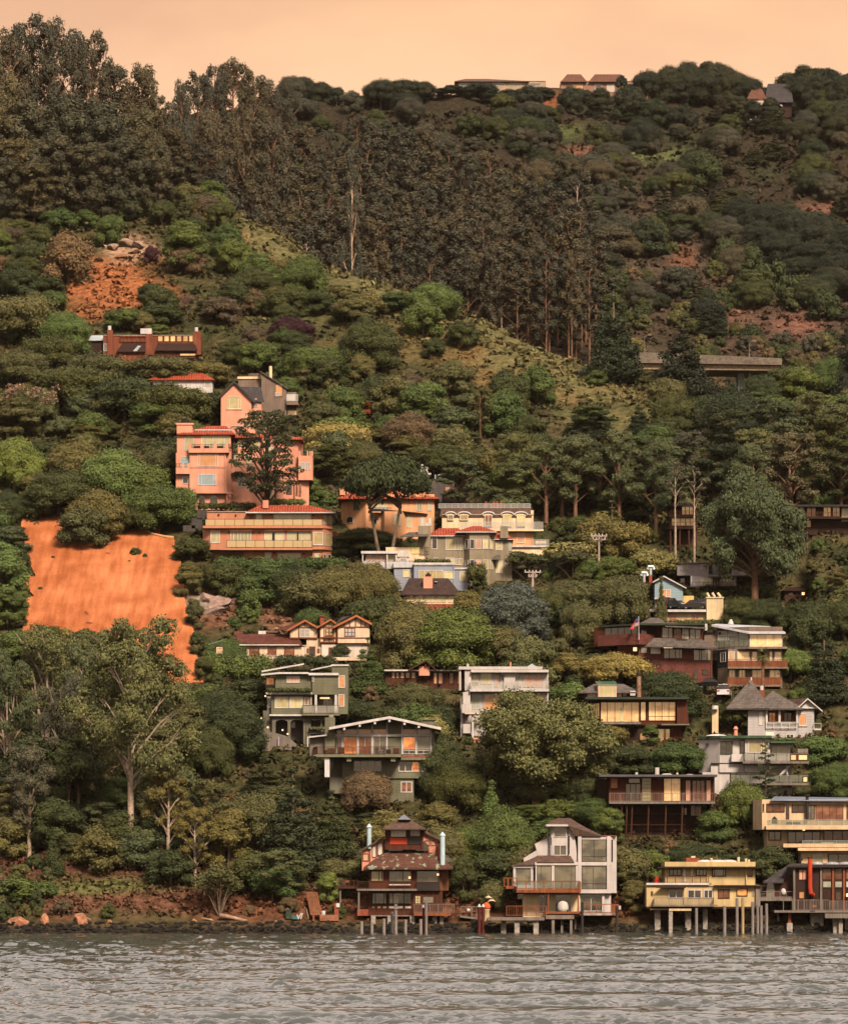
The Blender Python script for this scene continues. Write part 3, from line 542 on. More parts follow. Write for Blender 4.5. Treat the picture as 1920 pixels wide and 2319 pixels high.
# wood house at the upper left
RB = mat('rust_red_siding', (.23, .068, .035), 'plank')
h = House('rust_wood_house', 'long rust red wooden house with brick chimneys and a row of glowing clerestory windows', 'house', CL, 722, (800, 385), 'the rust red wood house', (495, 215, 1135, 385))
h.box('wall', 580, 268, 1130, 460, 0, 8, RB); h.box('wall', 500, 296, 579, 460, 1.0, 8, DW); h.sheet('glass_roof', [(498, 298, .6), (580, 296, .6), (588, 270, 3), (512, 272, 3)], PANES['sky'], .15)
for x, y, x1 in ((604, 242, 636), (1086, 250, 1131), (820, 262, 860)):
    c = h.box('chimney', x, y, x1, 380, -.4, -.003, RB)
    if x != 820: h.cyl('chimney_pot', (x + x1) / 2 - 4, y - 24, y, .35, -.2, W_, c)
h.box('roof_box', 790, 232, 852, 262, 1.5, 4, W_); h.rail(675, 820, 276, 306, -.3, RB, 6, bal=.5, t=.12)
h.wins([(886, 918), (922, 953), (957, 989), (993, 1024), (1028, 1060), (1062, 1088)], 272, 308, 'glow', d=0, fm=BR)
h.sheet('roof', [(655, 360, -2.2), (820, 360, -2.2), (820, 314, -.02), (690, 314, -.02)], DW); h.sheet('skylight', [(750, 357, -2.25), (770, 357, -2.25), (806, 316, -.02), (788, 316, -.02)], PANES['sky'], .1); h.sheet('roof', [(872, 352, -2.2), (1112, 354, -2.2), (1096, 315, -.02), (886, 315, -.02)], DW); h.box('wall', 880, 356, 1105, 400, -1.6, -.02, BR); h.box('wall', 650, 362, 820, 420, -1.6, -.02, RB); h.win(1010, 370, 1104, 388, 'glow', -1.6, fm=BR); h.win(582, 318, 604, 360, 'grey', 0)
# white villa with red roof, half hidden
h = House('red_roof_villa', 'white villa half hidden by oaks, only its red tiled hip roof showing', 'house', CL, 695, (1000, 560), 'the half hidden red roofed villa', (730, 450, 1205, 560))
h.box('wall', 850, 518, 1195, 640, 0, 8, W_); h.box('wall', 745, 480, 930, 620, 2.0, 8, W_); h.hip('roof', 835, 1205, 518, 950, 1110, 466, -.6, 9, 4, TER); c = h.box('chimney', 735, 460, 772, 484, 2.5, 3.5, W_); h.box('chimney_cap', 729, 450, 778, 462, 2.3, 3.7, W_, c); h.win(1150, 528, 1186, 556, 'white', 0)
# gabled peach house
h = House('gabled_peach_house', 'peach stucco house with steep front gable and dark slate roof', 'house', CL, 678, (1340, 780), 'the peach gable house', (1240, 530, 1480, 780))
h.poly('wall', [(1243, 615), (1315, 545), (1415, 640), (1415, 860), (1243, 860)], 0, 8, PK); h.chev('roof', 1230, 614, 1317, 526, 1432, 642, 14, -.5, 8, SL); h.win(1276, 614, 1358, 686, 'cream_pane', 0, cols=[.2, .8], arch=.35, fm=CM, low=True)
h.poly('wall', [(1416, 650), (1440, 622), (1470, 660), (1470, 860), (1416, 860)], .6, 8, PK); h.sheet('roof', [(1418, 640, .2), (1486, 640, .2), (1468, 562, 4), (1345, 560, 4)], SL); h.win(1424, 650, 1450, 676, 'grey', .6); h.box('wall', 1300, 780, 1500, 900, -.6, -.02, PK)
# slant roofed grey house
TB = mat('grey_brown_siding', (.215, .155, .12), 'siding')
h = House('slant_roof_house', 'grey brown house with slanting roof line and sunlit glass balcony', 'house', CL, 688, (1560, 700), 'the slant roofed grey house', (1340, 440, 1680, 730))
h.poly('wall', [(1470, 478), (1612, 566), (1612, 800), (1470, 800)], 0, 8, TB); h.sheet('roof', [(1462, 470, -.4), (1622, 570, -.4), (1622, 570, 8), (1462, 470, 8)], GRF); h.box('wall', 1340, 512, 1469, 760, 1.5, 8, TB); h.box('parapet', 1335, 503, 1469, 516, 1.3, 8, CM); h.sheet('roof', [(1395, 505, 2), (1462, 505, 2), (1462, 484, 5), (1405, 484, 5)], BRF); h.cyl('chimney', 1522, 445, 520, .3, 2, CM); h.win(1548, 545, 1590, 616, 'amber', 0, fm=TB)
h.box('balcony', 1612, 640, 1676, 662, -1, 2, TB); h.rail(1612, 1676, 606, 640, -.9, MT, 3, glass=GLP); h.win(1613, 602, 1664, 640, 'white', .9); h.box('wall', 1612, 590, 1668, 800, 1, 7, TB); h.win(1616, 692, 1668, 722, 'glow', 1.0); h.win(1548, 592, 1572, 614, 'white', -.03)  # white pane behind the rail: glare on the glass painted as colour
# skyline houses
DCM = mat('dull_cream_stucco', (.42, .31, .20)); DTR = mat('darkened_tiles', (.17, .075, .05), 'tile')  # skyline stucco and tiles darkened: the far hill's dim light painted in
h = House('ridge_house', 'long low cream house along the skyline of the far ridge', 'house', COx, 1148, (300, 352), 'the long low skyline house', (130, 315, 500, 360)); h.box('wall', 140, 330, 500, 400, 0, 10, DCM); h.hip('roof', 125, 432, 331, 170, 260, 322, -1, 11, 5, BRF); h.wins([(150, 190), (210, 260), (280, 330), (350, 400), (430, 480)], 338, 352, 'grey', d=0)
h = House('domed_ridge_house', 'terracotta roofed house with two rounded roofs on the skyline', 'house', COx, 1149, (700, 380), 'the domed skyline house', (560, 290, 960, 385)); h.box('wall', 560, 330, 960, 440, 0, 9, mat('dull_pink_stucco', (.3, .17, .12)))
for x0, x1 in ((562, 668), (676, 832)): h.hip('roof', x0, x1, 332, x0 + 25, x1 - 25, 303, -1, 9, 4, DTR)
h.hip('roof', 825, 965, 345, 850, 940, 328, -1, 9, 4, SL); h.wins([(600, 650), (700, 730), (750, 780), (870, 900)], 345, 375, ['amber', 'grey', 'white', 'red'], d=0)
h = House('white_ridge_house', 'small house with dark roofs and one white front just under the skyline', 'house', COx, 1120, (1400, 430), 'the white fronted ridge house', (1325, 340, 1515, 430)); h.box('wall', 1330, 400, 1395, 480, 0, 8, W_); h.hip('roof', 1325, 1405, 402, 1345, 1385, 362, -.6, 8, 3, DTR); h.box('wall', 1400, 415, 1508, 480, 1, 8, DW); h.hip('roof', 1396, 1515, 416, 1410, 1500, 342, -.2, 8, 4, SL); h.chev('porch_gable', 1425, 430, 1448, 418, 1470, 430, 5, .3, 1, W_); h.win(1372, 404, 1392, 420, 'glow', 0)
# canyon houses
h = House('canyon_stilt_house', 'narrow dark two deck house on tall stilts between eucalyptus trunks', 'house', CN, 626, (760, 1640), 'the stilted canyon house', (668, 1288, 838, 1500))
h.box('wall', 680, 1304, 835, 1450, 1.2, 8, DW); h.box('roof', 672, 1290, 842, 1304, -.8, 8, DK); h.win(745, 1306, 816, 1362, 'glow', 1.2, cols=3, fm=BR); h.win(675 + 8, 1376, 826, 1428, 'glow', 1.2, cols=5, fm=BR)
for y in (1366, 1434): h.box('deck', 672, y, 840, y + 9, -.8, 1.1, DW); h.rail(674, 838, y - 30, y, -.7, BR, 5, bal=.2)
h.box('wall', 712, 1450, 832, 1720, 2.0, 8, mat('dark_red_boards', (.075, .030, .022), 'plank'))
for x in (680, 735, 790, 834): h.cyl('stilt', x, 1443, 1690, .15, -.4, BR)
h = House('canyon_long_house', 'long dark hillside house with amber windows and railed deck behind eucalyptus', 'house', CN, 631, (1600, 1440), 'the long canyon house', (1420, 1295, 1750, 1440))
h.box('wall', 1090, 1310, 1900, 1480, 1, 8, DW); h.box('roof', 1420, 1298, 1920, 1310, -.8, 8, DK); h.wins([(1425, 1480), (1490, 1550)], 1312, 1372, ['amber', 'amber'], d=1, cols=2, fm=BR); h.wins([(1590, 1640), (1645, 1692)], 1306, 1372, 'glow', d=1, cols=2, fm=BR); h.win(1700, 1318, 1790, 1400, 'cream_pane', 1, cols=3); h.box('deck', 1420, 1374, 1800, 1382, -.8, .99, DW); h.rail(1422, 1690, 1344, 1374, -.7, BR, 8, bal=.2); h.wins([(1100, 1150), (1210, 1310)], 1390, 1430, 'glow', d=1, cols=3, fm=BR); h.wins([(1425, 1470), (1490, 1520)], 1392, 1436, 'amber', d=1, fm=BR)
h = House('dark_canyon_cabin', 'small dark red cabin deep in the shade right of the grey terrace house', 'house', CF, 625, (1690, 390), 'the dark red cabin', (1590, 310, 1739, 390)); h.box('wall', 1595, 322, 1760, 460, 0, 7, mat('dark_red_boards', (.075, .030, .022), 'plank')); h.hip('roof', 1580, 1780, 322, 1620, 1740, 300, -.6, 7, 3, DW); h.wins([(1620, 1660), (1680, 1720)], 338, 366, ['red', 'dark'], d=0, fm=BR); h.lamp(1733, 350, 0, .22)
# ------------------------------------------------------------------ houses of the middle and lower hill
TC = mat('tudor_cream', (.72, .54, .38)); TIM = mat('red_brown_timber', (.24, .075, .035), 'plank'); RDS = mat('dark_red_shingles', (.12, .038, .026), 'shingle')
h = House('tudor_house', 'half timbered tudor house with three orange edged gables and dark red roof', 'house', CC, 584, (900, 600), 'the tudor house', (340, 195, 1520, 620))
h.box('wall', 440, 458, 960, 640, 0, 7, TC); h.sheet('roof', [(385, 455, -.5), (925, 455, -.5), (880, 366, 2.6), (350, 362, 2.6)], RDS); h.box('fascia', 385, 452, 900, 461, -.62, -.5, W_); h.sheet('roof', [(340, 375, 2.6), (402, 375, 2.6), (396, 338, 4), (346, 338, 4)], RDS)
h.wins([(470, 558), (628, 704), (770, 858)], 478, 553, 'red', d=0, cols=2, rows=2, fm=TIM)
h.poly('wall', [(815, 320), (945, 262), (1055, 310), (1055, 402), (815, 402)], 1.0, 9, TC); h.chev('roof', 793, 326, 948, 238, 1050, 296, 18, .3, 9, mat('orange_barge_timber', (.46, .15, .065), 'plank'))
h.sheet('roof', [(700, 330, 1), (800, 320, .5), (945, 234, .4), (945, 234, 6), (770, 300, 6)], RDS, .1); h.box('timber', 815, 392, 1055, 402, .9, .997, TIM); h.box('timber', 815, 304, 1055, 311, .9, .997, TIM)
for x in (815, 890, 1048): h.box('timber', x, 311, x + 9, 392, .9, .997, TIM)
for x, y in ((893, 285), (940, 268), (990, 285)): h.box('timber', x, y, x + 7, 304, .9, .997, TIM)
h.win(901, 319, 991, 391, 'white', 1.0, cols=2, rows=2)
h.poly('wall', [(1072, 290), (1163, 252), (1216, 276), (1216, 435), (1072, 435)], .6, 9, TC); h.chev('roof', 1048, 302, 1166, 232, 1216, 266, 16, -.1, 9, MATS['orange_barge_timber'])
for x, y in ((1072, 300), (1108, 285), (1150, 266), (1190, 275), (1209, 280)): h.box('timber', x, y, x + 8, 432, .5, .597, TIM)
h.box('timber', 1080, 300, 1209, 307, .51, .597, TIM); h.box('timber', 1080, 388, 1209, 402, .45, .597, TIM); h.box('timber', 1070, 428, 1218, 437, .5, .597, TIM); h.win(1122, 314, 1187, 380, 'cream_pane', .6, cols=2, rows=2, fm=TIM); h.box('window_box', 1112, 382, 1195, 398, .1, .44, TIM)
h.poly('wall', [(1222, 285), (1388, 222), (1500, 276), (1500, 440), (1222, 440)], .2, 9, TC); h.chev('roof', 1186, 298, 1388, 197, 1518, 268, 19, -.5, 9, MATS['orange_barge_timber'])
for x, y in ((1222, 280), (1280, 262), (1326, 245), (1376, 225), (1424, 240), (1460, 262)): h.box('timber', x, y, x + 8, 300 if x > 1250 else 440, .1, .197, TIM)
h.box('timber', 1230, 299, 1500, 307, .09, .197, TIM); h.box('timber', 1230, 392, 1500, 400, .1, .197, TIM); h.win(1284, 310, 1378, 386, 'sky', .2, cols=3, rows=2, fm=TIM)
h.sheet('solar_panel', [(1215, 262, .1), (1330, 208, .1), (1362, 198, 4), (1275, 212, 4)], SL, .12)
h.box('wall', 1090, 438, 1490, 660, .8, 9, mat('pale_stucco', (.66, .55, .46))); h.win(1150, 478, 1262, 562, 'dark', .8, cols=3, fm=TIM); h.win(984, 470, 1036, 545, 'dark', 1.2, fm=TIM); h.box('wall', 961, 402, 1089, 640, 1.2, 8, TC); h.wins([(945 + 18, 980), (1052, 1075)], 488, 525, 'red', d=1.2, fm=TIM)
c = h.box('chimney', 1075, 212, 1111, 280, 3, 4, BK); h.box('chimney_cap', 1070, 204, 1116, 212, 2.8, 4.2, BK, c); h.box('roof_box', 548, 336, 612, 364, 3, 4.5, W_); h.box('roof', 612, 342, 730, 349, 3, 6, GW)
h.rail(590, 720, 548, 598, -1.6, W_, 3, bal=.22); h.box('terrace', 585, 598, 735, 616, -1.8, -.003, BK); h.box('terrace', 1180, 562, 1480, 590, -.4, .79, TC)
# ivy outbuilding (its ivy is grown later)
IV = House('ivy_outbuilding', 'small gabled outbuilding smothered in green ivy beside the tudor house', 'shed', CC, 584, (280, 600), 'the ivy covered outbuilding', (115, 410, 445, 600))
IV.poly('wall', [(122, 460), (272, 420), (440, 470), (440, 660), (122, 660)], 0, 6, mat('dark_green_paint', (.04, .06, .02))); IV.chev('roof', 112, 462, 270, 410, 450, 470, 8, -.4, 6, SL); IV.sheet('roof_sheet', [(116, 452, -.45), (240, 416, -.45), (240, 416, 2), (116, 452, 2)], PANES['sky'], .06); IV.win(190, 475, 243, 530, 'pink', -.35, fm=CM); IV.win(384, 478, 406, 546, 'dark', -.3, fm=DK, name='door')
# green modern house
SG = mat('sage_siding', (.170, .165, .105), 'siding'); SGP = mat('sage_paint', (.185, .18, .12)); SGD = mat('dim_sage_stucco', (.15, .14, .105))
h = House('green_modern_house', 'sage green three storey modern house with white flat roofs over an arched base', 'house', CD, 557, (450, 760), 'the sage green modern house', (50, 80, 865, 800))
h.box('wall', 725, 104, 862, 520, 1.0, 8, SG); h.box('fascia', 718, 94, 868, 108, .8, 8.2, W_); h.sheet('roof', [(545, 136, .6), (724, 100, .6), (724, 100, 6), (545, 136, 6)], W_, .2); h.sheet('solar_roof', [(122, 152, 2), (486, 88, 2), (486, 84, 6), (122, 148, 6)], W_, .16)
for x in (330, 430): h.cyl('roof_prop', x, 125 - (x - 330) * .16, 165, .06, 3, DK)
h.box('wall', 240, 175, 553, 305, 0, 8, SG); h.box('wall', 158, 205, 239, 305, 1.5, 8, SG); h.sheet('fascia', [(118, 176, -.9), (270, 161, -.9), (524, 161, -.9), (524, 161, 8), (118, 176, 8)], W_, .26); h.box('wall', 555, 188, 776, 352, -.5, 8, SG); h.box('fascia', 524, 167, 782, 187, -.9, 8, W_)
h.win(160, 206, 232, 272, 'lit', 1.5, cols=[.5, .72], fm=W_); h.win(337, 195, 448, 252, 'pink', 0, cols=[.22, .78]); h.win(553 + 2, 195, 572, 245, 'grey', -.5); h.win(779, 188, 836, 296, 'amber', 1.0); h.win(779, 350, 832, 456, 'amber', 1.0); h.box('fascia', 160, 333, 556, 350, -1.1, -.01, W_)
h.box('wall', 205, 350, 552, 522, -.3, 7, SG); h.box('wall', 168, 368, 204, 522, .8, 7, SGP); h.wins([(235, 354), (359, 477)], 372, 470, 'cream_pane', d=-.3); h.win(172, 375, 203, 466, 'grey', .8, cols=2); h.win(486, 378, 551, 446, 'amber', -.3, cols=[.55], name='door')
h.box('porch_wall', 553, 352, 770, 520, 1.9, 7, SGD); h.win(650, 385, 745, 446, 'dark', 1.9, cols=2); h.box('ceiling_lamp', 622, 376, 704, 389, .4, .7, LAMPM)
for x in (577, 748): h.box('porch_post', x, 352, x + 20, 520, -.45, -.1, W_)
h.box('balcony_floor', 474, 517, 790, 532, -1.6, 1.89, SGP); h.rail(476, 786, 446, 517, -1.5, mat('green_metal', (.04, .07, .045)), 5, glass=GLP, side=1.2); h.box('fascia', 190, 522, 480, 536, -.9, -.31, W_)

def arcade(h, x0, x1, y0, y1, arches, d0, d1, m, part='arcade'):
    q = MB(); cur = x0
    for a, b, ys in arches:
        A = [(cur, y0), (a, y0), (a, y1), (cur, y1)]; q.loft([h.p(x, y, d0) for x, y in A], [h.p(x, y, d0) + Vector((0, d1 - d0, 0)) for x, y in A])
        pts = [((a + b) / 2 - math.cos(t * math.pi / 8) * (b - a) / 2, ys - math.sin(t * math.pi / 8) * (b - a) * .22) for t in range(9)]
        for (xa, ya), (xb, yb) in zip(pts, pts[1:]):
            A = [(xa, y0), (xb, y0), (xb, yb), (xa, ya)]; q.loft([h.p(x, y, d0) for x, y in A], [h.p(x, y, d0) + Vector((0, d1 - d0, 0)) for x, y in A])
        cur = b
    A = [(cur, y0), (x1, y0), (x1, y1), (cur, y1)]; q.loft([h.p(x, y, d0) for x, y in A], [h.p(x, y, d0) + Vector((0, d1 - d0, 0)) for x, y in A]); return h.put(q, part, m)
arcade(h, 212, 498, 536, 800, [(242, 346, 592), (370, 480, 592)], -.3, .3, SGD); h.box('wall', 212, 536, 700, 860, 2.6, 6, mat('shaded_stucco', (.15, .13, .11))); h.win(372, 580, 412, 640, 'cream_pane', 2.6)
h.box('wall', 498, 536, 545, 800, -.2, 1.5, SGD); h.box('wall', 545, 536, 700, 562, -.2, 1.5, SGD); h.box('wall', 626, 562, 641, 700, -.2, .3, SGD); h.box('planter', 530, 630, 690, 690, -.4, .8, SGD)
for x in (505, 530): h.cyl('downpipe', x, 560, 780, .08, -.3, SGD)
GRC = mat('grey_terrace_stucco', (.20, .165, .135), 'stucco')
h.poly('terrace_wall', [(50, 590), (130, 590), (150, 660), (330, 705), (420, 775), (420, 960), (40, 960)], -1.6, -.6, GRC); h.box('terrace_wall', 135, 490, 211, 700, .6, 3, SGD); h.poly('stair_wall', [(120, 725), (195, 725), (195, 860), (120, 860)], -1.9, -1.605, mat('worn_plaster', (.26, .215, .17), 'rough'))
for x, y, dd in ((175, 634, -.2), (302, 657, -.9), (346, 690, -.9), (119, 556, .4), (155, 366, .6)): h.lamp(x, y, dd, .11)
h.cyl('flower_spike', 267, 715, 795, .1, -2, mat('lilac_paint', (.5, .4, .55)))
# sage chalet
h = House('gabled_chalet', 'sage green chalet with wide white gable roof, glass front and long railed deck', 'house', CD, 537, (1150, 1270), 'the sage gabled chalet', (530, 535, 1660, 1270))
h.chev('roof', 700, 632, 1216, 538, 1658, 634, 22, -2.2, 9, W_)
h.poly('roof_cover', [(702, 629), (1216, 535), (1656, 631), (1656, 634), (1216, 538), (702, 632)], -1.9, 9.2, SL)
for x, y in ((962, 592), (1092, 570), (1216, 552), (1345, 576), (1468, 602), (830, 622)): h.box('rafter_end', x - 9, y + 12, x + 9, y + 36, -2.1, .0, W_)
h.poly('wall', [(755, 645), (1216, 562), (1605, 648), (1605, 900), (755, 900)], .6, 8, SGP)
h.box('beam', 745, 692, 1582, 712, .3, .59, W_)
for x in (815, 945, 1070, 1195, 1325, 1445, 1572): h.box('post', x - 6, 575 + abs(x - 1216) * .19, x + 6, 866, .36, .585, W_)
for a, b in ((822, 939), (952, 1064), (1077, 1189), (1332, 1440), (1452, 1565)): h.win(a, 650, b, 691, 'amber', .6, fw=.04)
h.win(765, 655, 808, 690, 'amber', .6, fw=.05, cols=2); h.win(765, 715, 808, 855, 'red', .6, cols=2)
for a, b, p in ((824, 938, 'lit'), (953, 1063, 'red'), (1078, 1188, 'room')): h.win(a, 716, b, 862, p, .6, cols=2, fw=.06)
for a, b, p in ((1333, 1438, 'lit'), (1453, 1564, 'room')): h.win(a, 716, b, 822, p, .6, fw=.06); h.win(a, 830, b, 862, 'dark', .6, cols=2, fw=.07)
ch = h.box('chimney', 664, 548, 750, 830, -.2, 1.6, SG); h.box('chimney_cap', 700, 528, 738, 548, .2, 1.2, CO, ch); ch = h.box('chimney', 1500, 570, 1606, 640, 4, 6, SG); h.box('chimney_cap', 1495, 563, 1611, 572, 3.8, 6.2, SG, ch)
h.box('deck', 590, 866, 1318, 888, -3.0, .59, SGP)
for a in (850, 1228): h.box('deck_beam', a, 888, a + 40, 926, -2.6, .4, SGP)
h.rail(570, 1312, 802, 866, -2.9, BR, 9, bal=.18, pts=[(565, .4), (600, -2.9), (1312, -2.9)]); h.box('planter', 1188, 822, 1228, 862, -2.2, -1.6, DK); h.box('planter', 1120, 826, 1160, 862, -2.2, -1.6, GW)
for x, w, y in ((715, 60, 812), (800, 60, 806), (1275, 55, 812)): h.box('deck_table', x - w / 2, y, x + w / 2, 862, -1.9, -1.0, BR)
h.box('wall', 812, 890, 1600, 1060, .8, 8, SGP); h.box('wall', 705, 888, 811, 1100, 2.4, 8, SGD); h.box('ledge', 1315, 892, 1600, 914, -.2, .79, SGP); h.box('window_box', 1330, 878, 1565, 891, -.1, .5, BK)
h.win(910, 918, 1150, 1010, 'dark', .8, cols=4); h.win(1295, 925, 1527, 1014, 'dark', .8, cols=4); h.box('lit_pane', 1414, 930, 1466, 1006, .74, .755, PANES['lit']); h.box('belt_course', 820, 1052, 1470, 1070, .6, .79, SGP)
h.box('wall', 1200, 1070, 1425, 1330, .9, 8, SG); h.win(1314, 1098, 1411, 1192, 'red', .9, cols=2); h.box('wall', 835, 1070, 1199, 1330, 1.5, 8, SGD)
h.box('post', 662, 888, 704, 1060, -2.6, -2.2, mat('pale_grey_paint', (.58, .56, .56))); h.sheet('link_roof', [(525, 712, -.6), (682, 694, -.6), (682, 694, 3), (525, 712, 3)], W_, .2); h.box('wall', 535, 716, 663, 880, .6, 4, GRC); h.cyl('downpipe', 517, 715, 800, .1, -.5, W_); h.box('terrace_wall', 705, 1060, 830, 1200, .5, 2.3, SGD)
# brown long house
h = House('brown_strip_house', 'long low brown house of glowing panels with a dark timber gable porch', 'house', CD, 575, (1500, 270), 'the long low brown house', (1180, 55, 1830, 275))
h.box('wall', 1180, 152, 1835, 330, 0, 6, BR); h.box('roof', 1170, 139, 1850, 151, -1, 6.4, W_); h.wins([(1236, 1264), (1272, 1300), (1310, 1345), (1352, 1395), (1402, 1440)], 160, 215, 'amber', d=0, fm=BR); h.wins([(1595, 1625), (1635, 1672), (1730, 1765), (1800, 1832)], 165, 262, ['amber', 'pink', 'red', 'amber'], d=0, fm=BR)
h.box('porch', 1470, 112, 1560, 190, -1.2, -.003, PK); h.chev('porch_roof', 1376, 138, 1528, 56, 1620, 138, 12, -2, 4, BR); h.box('gable_strut', 1520, 80, 1532, 112, -1.6, -1.4, BR)
# white modern house
WH = mat('white_stucco', (.54, .49, .465), var=.13)
h = House('white_modern_house', 'white three storey modern house with stepped balconies and a blue roof skylight', 'house', CE, 557, (500, 880), 'the white modern house', (160, 170, 1055, 800))
h.box('wall', 228, 238, 1000, 640, 0, 8, WH); h.box('roof', 160, 206, 945, 234, -.9, 8, WH); h.box('roof', 275, 236, 1002, 260, -1.3, 8, WH); h.box('pier', 165, 236, 182, 430, -.6, 6, WH); h.box('pier', 216, 236, 276, 430, -.6, 3, WH); h.box('panel', 182, 236, 216, 430, .3, 6, DW)
h.win(278, 280, 342, 350, 'yellow', 0, cols=2); h.win(362, 262, 472, 372, 'cream_pane', 0, fw=.1); h.win(497, 284, 533, 400, 'pink', 0, rows=[.35], name='door'); h.box('column', 585, 262, 690, 415, -.5, -.003, WH); h.win(684 + 8, 265, 722, 400, 'teal', 0, fw=.04)
h.win(768, 284, 946, 400, 'pink', 0, cols=[.14, .45, .56, .86], fw=.1); h.box('balcony_floor', 262, 415, 1006, 440, -1.8, -.003, WH); h.rail(268, 1003, 352, 415, -1.7, MT, 9, glass=GLP, t=.04, side=1.5); h.box('planter', 282, 355, 345, 385, -1.5, -1.1, W_); h.cyl('planter', 695, 380, 414, .35, -1.2, W_)
h.win(275, 462, 371, 606, 'teal', 0, cols=[.85]); h.win(396, 462, 548, 612, 'amber', 0, fw=.1); h.win(570, 462, 676, 580, 'amber', 0, fw=.1); h.wins([(750, 790), (803, 842), (872, 910), (926, 966)], 475, 600, 'amber', d=0); h.box('band', 262, 440, 712, 452, -.7, -.003, WH)
h.poly('wing_wall', [(200, 448), (268, 436), (268, 640), (200, 640)], -1.2, 4, WH); h.box('balcony', 190, 560, 276, 642, -2, -1.22, WH); h.box('balcony_floor', 216, 640, 380, 652, -2.2, -1.0, CM); h.rail(276, 372, 560, 640, -1.9, MT, 2, glass=GLP, t=.04)
h.box('wall', 178, 505, 199, 900, -.5, 5, WH); h.box('wall', 200, 652, 460, 900, 0.6, 6, WH); h.box('balcony', 200, 745, 276, 832, -1.2, .59, WH); h.win(240, 660, 282, 748, 'dark', .6); h.cyl('column', 290, 652, 1000, .17, -1.6, W_); h.box('terrace_floor', 280, 875, 380, 925, -2.4, 0, PK)
sk = MB(); a, b, c4 = h.p(800, 208, 2), h.p(895, 208, 2), h.p(846, 180, 3); sk.add([a, b, b + Vector((0, 2.2, 0)), a + Vector((0, 2.2, 0)), c4], [(3, 2, 1, 0), (0, 1, 4), (1, 2, 4), (2, 3, 4), (3, 0, 4)]); h.put(sk, 'skylight', PANES['sky']); h.cyl('roof_pipe', 645, 165, 210, .12, 2, PK); h.cyl('roof_vent', 244, 184, 210, .2, 1, W_); h.box('bay', 1003, 555, 1052, 620, -.6, 2, WH); h.lamp(572, 272, -1, .18, False); h.box('red_door', 452, 810, 518, 905, .4, .6, mat('red_paint', (.42, .05, .025)))
# dark timber and glass house
DT = mat('dark_redwood', (.10, .028, .014), 'plank')
h = House('glass_timber_house', 'dark redwood house with tall amber glass wall and hipped clerestory roof', 'house', CG, 557, (500, 500), 'the dark redwood glass house', (90, 60, 790, 500))
h.box('wall', 112, 176, 430, 222, 1.5, 8, DT); h.hip('roof', 88, 482, 190, 180, 370, 138, .6, 9, 4, GRF); h.box('dormer', 206, 140, 326, 221, .4, 1.49, PK); h.win(212, 146, 322, 220, 'cream_pane', .4, fw=.12); h.sheet('skylight', [(200, 142, .3), (332, 142, .3), (318, 120, 2.6), (190, 121, 2.6)], mat('green_glass', (.05, .16, .11), 'plain', rough=.1, coat=1), .15); h.win(140, 178, 201, 221, 'cream_pane', 1.5); h.win(333, 186, 356, 220, 'cream_pane', 1.5); h.win(362, 186, 392, 220, 'red', 1.5, fm=BR)
h.box('vent_box', 412, 182, 444, 212, .6, 1.4, W_); h.cyl('chimney', 467, 88, 222, .33, .8, mat('rusty_metal', (.30, .17, .11), 'rough')); h.cyl('chimney_cap', 467, 64, 88, .4, .8, DK); h.box('parapet', 480, 182, 592, 221, 3, 6, DT)
h.box('roof', 128, 221, 786, 235, -2, 8, mat('dark_green_fascia', (.035, .045, .032))); h.plan('wall', [(175, 2.6), (222, 0), (708, 0), (708, 7), (175, 7)], 236, 398, DT); h.poly('wall', [(709, 236), (768, 236), (786, 398), (709, 398)], -.8, 6, DT); h.box('wall', 120, 236, 174, 398, 3, 7, DT)
h.winA((175, 2.6), (222, 0), .05, .95, 256, 362, 'glow', cols=3, fm=BR); h.win(222, 252, 471, 382, 'glow', 0, cols=[.18, .37, .58, .8], fm=BR, fw=.1); h.box('inner_screen', 346, 290, 368, 376, -.09, -.07, PANES['cream_pane']); h.win(475, 250, 513, 374, 'glow', 0, fm=BR); h.win(526, 250, 701, 374, 'glow', 0, cols=4, rows=[.24], fm=BR, fw=.1); h.win(146, 296, 172, 330, 'cream_pane', 3, fm=DT)
h.box('deck', 236, 380, 480, 394, -1.6, -.003, GW); h.box('deck', 610, 392, 790, 400, -1.6, -.003, mat('sage_paint', (.185, .18, .12))); h.box('deck_beam', 420, 394, 440, 410, -1.2, 1, DW)
h.box('wall', 300, 400, 742, 560, .6, 7, DW); h.win(301, 416, 368, 472, 'amber', .6, fm=BR); h.win(470, 440, 546, 500, 'glow', .6, fm=BR, arch=.5); h.win(585, 420, 668, 505, 'glow', .6, cols=[.5, .6], fm=BR); h.box('wall', 669, 410, 738, 500, .4, .59, DT)
# red-brown shingled house
RS = mat('red_brown_shingles', (.165, .052, .040), 'shingle', size=.8)
h = House('maroon_shingle_house', 'large maroon shingled house with pointed prow deck and brown skirt roof', 'house', CF, 576, (750, 1000), 'the maroon shingled house', (110, 530, 1085, 1020))
h.plan('wall', [(150, 5), (490, 0), (610, 1.8), (660, .2), (975, .2), (975, 8), (150, 8)], 590, 740, DT); h.plan('parapet', [(180, 3.4), (490, -1.4), (605, .8), (605, 1.1), (490, -1.0), (180, 3.7)], 655, 737, RS)
h.plan('roof', [(185, 4.2), (490, -1.4), (690, -1.2), (990, -1.2), (990, 9), (185, 9)], 578, 592, mat('dark_green_fascia', (.035, .045, .032))); h.hip('roof', 485, 700, 580, 580, 640, 532, -1.2, 8, 3, GRF); h.sheet('roof', [(690, 592, -1.25), (995, 606, -1.25), (950, 584, 3), (700, 566, 3)], GRF)
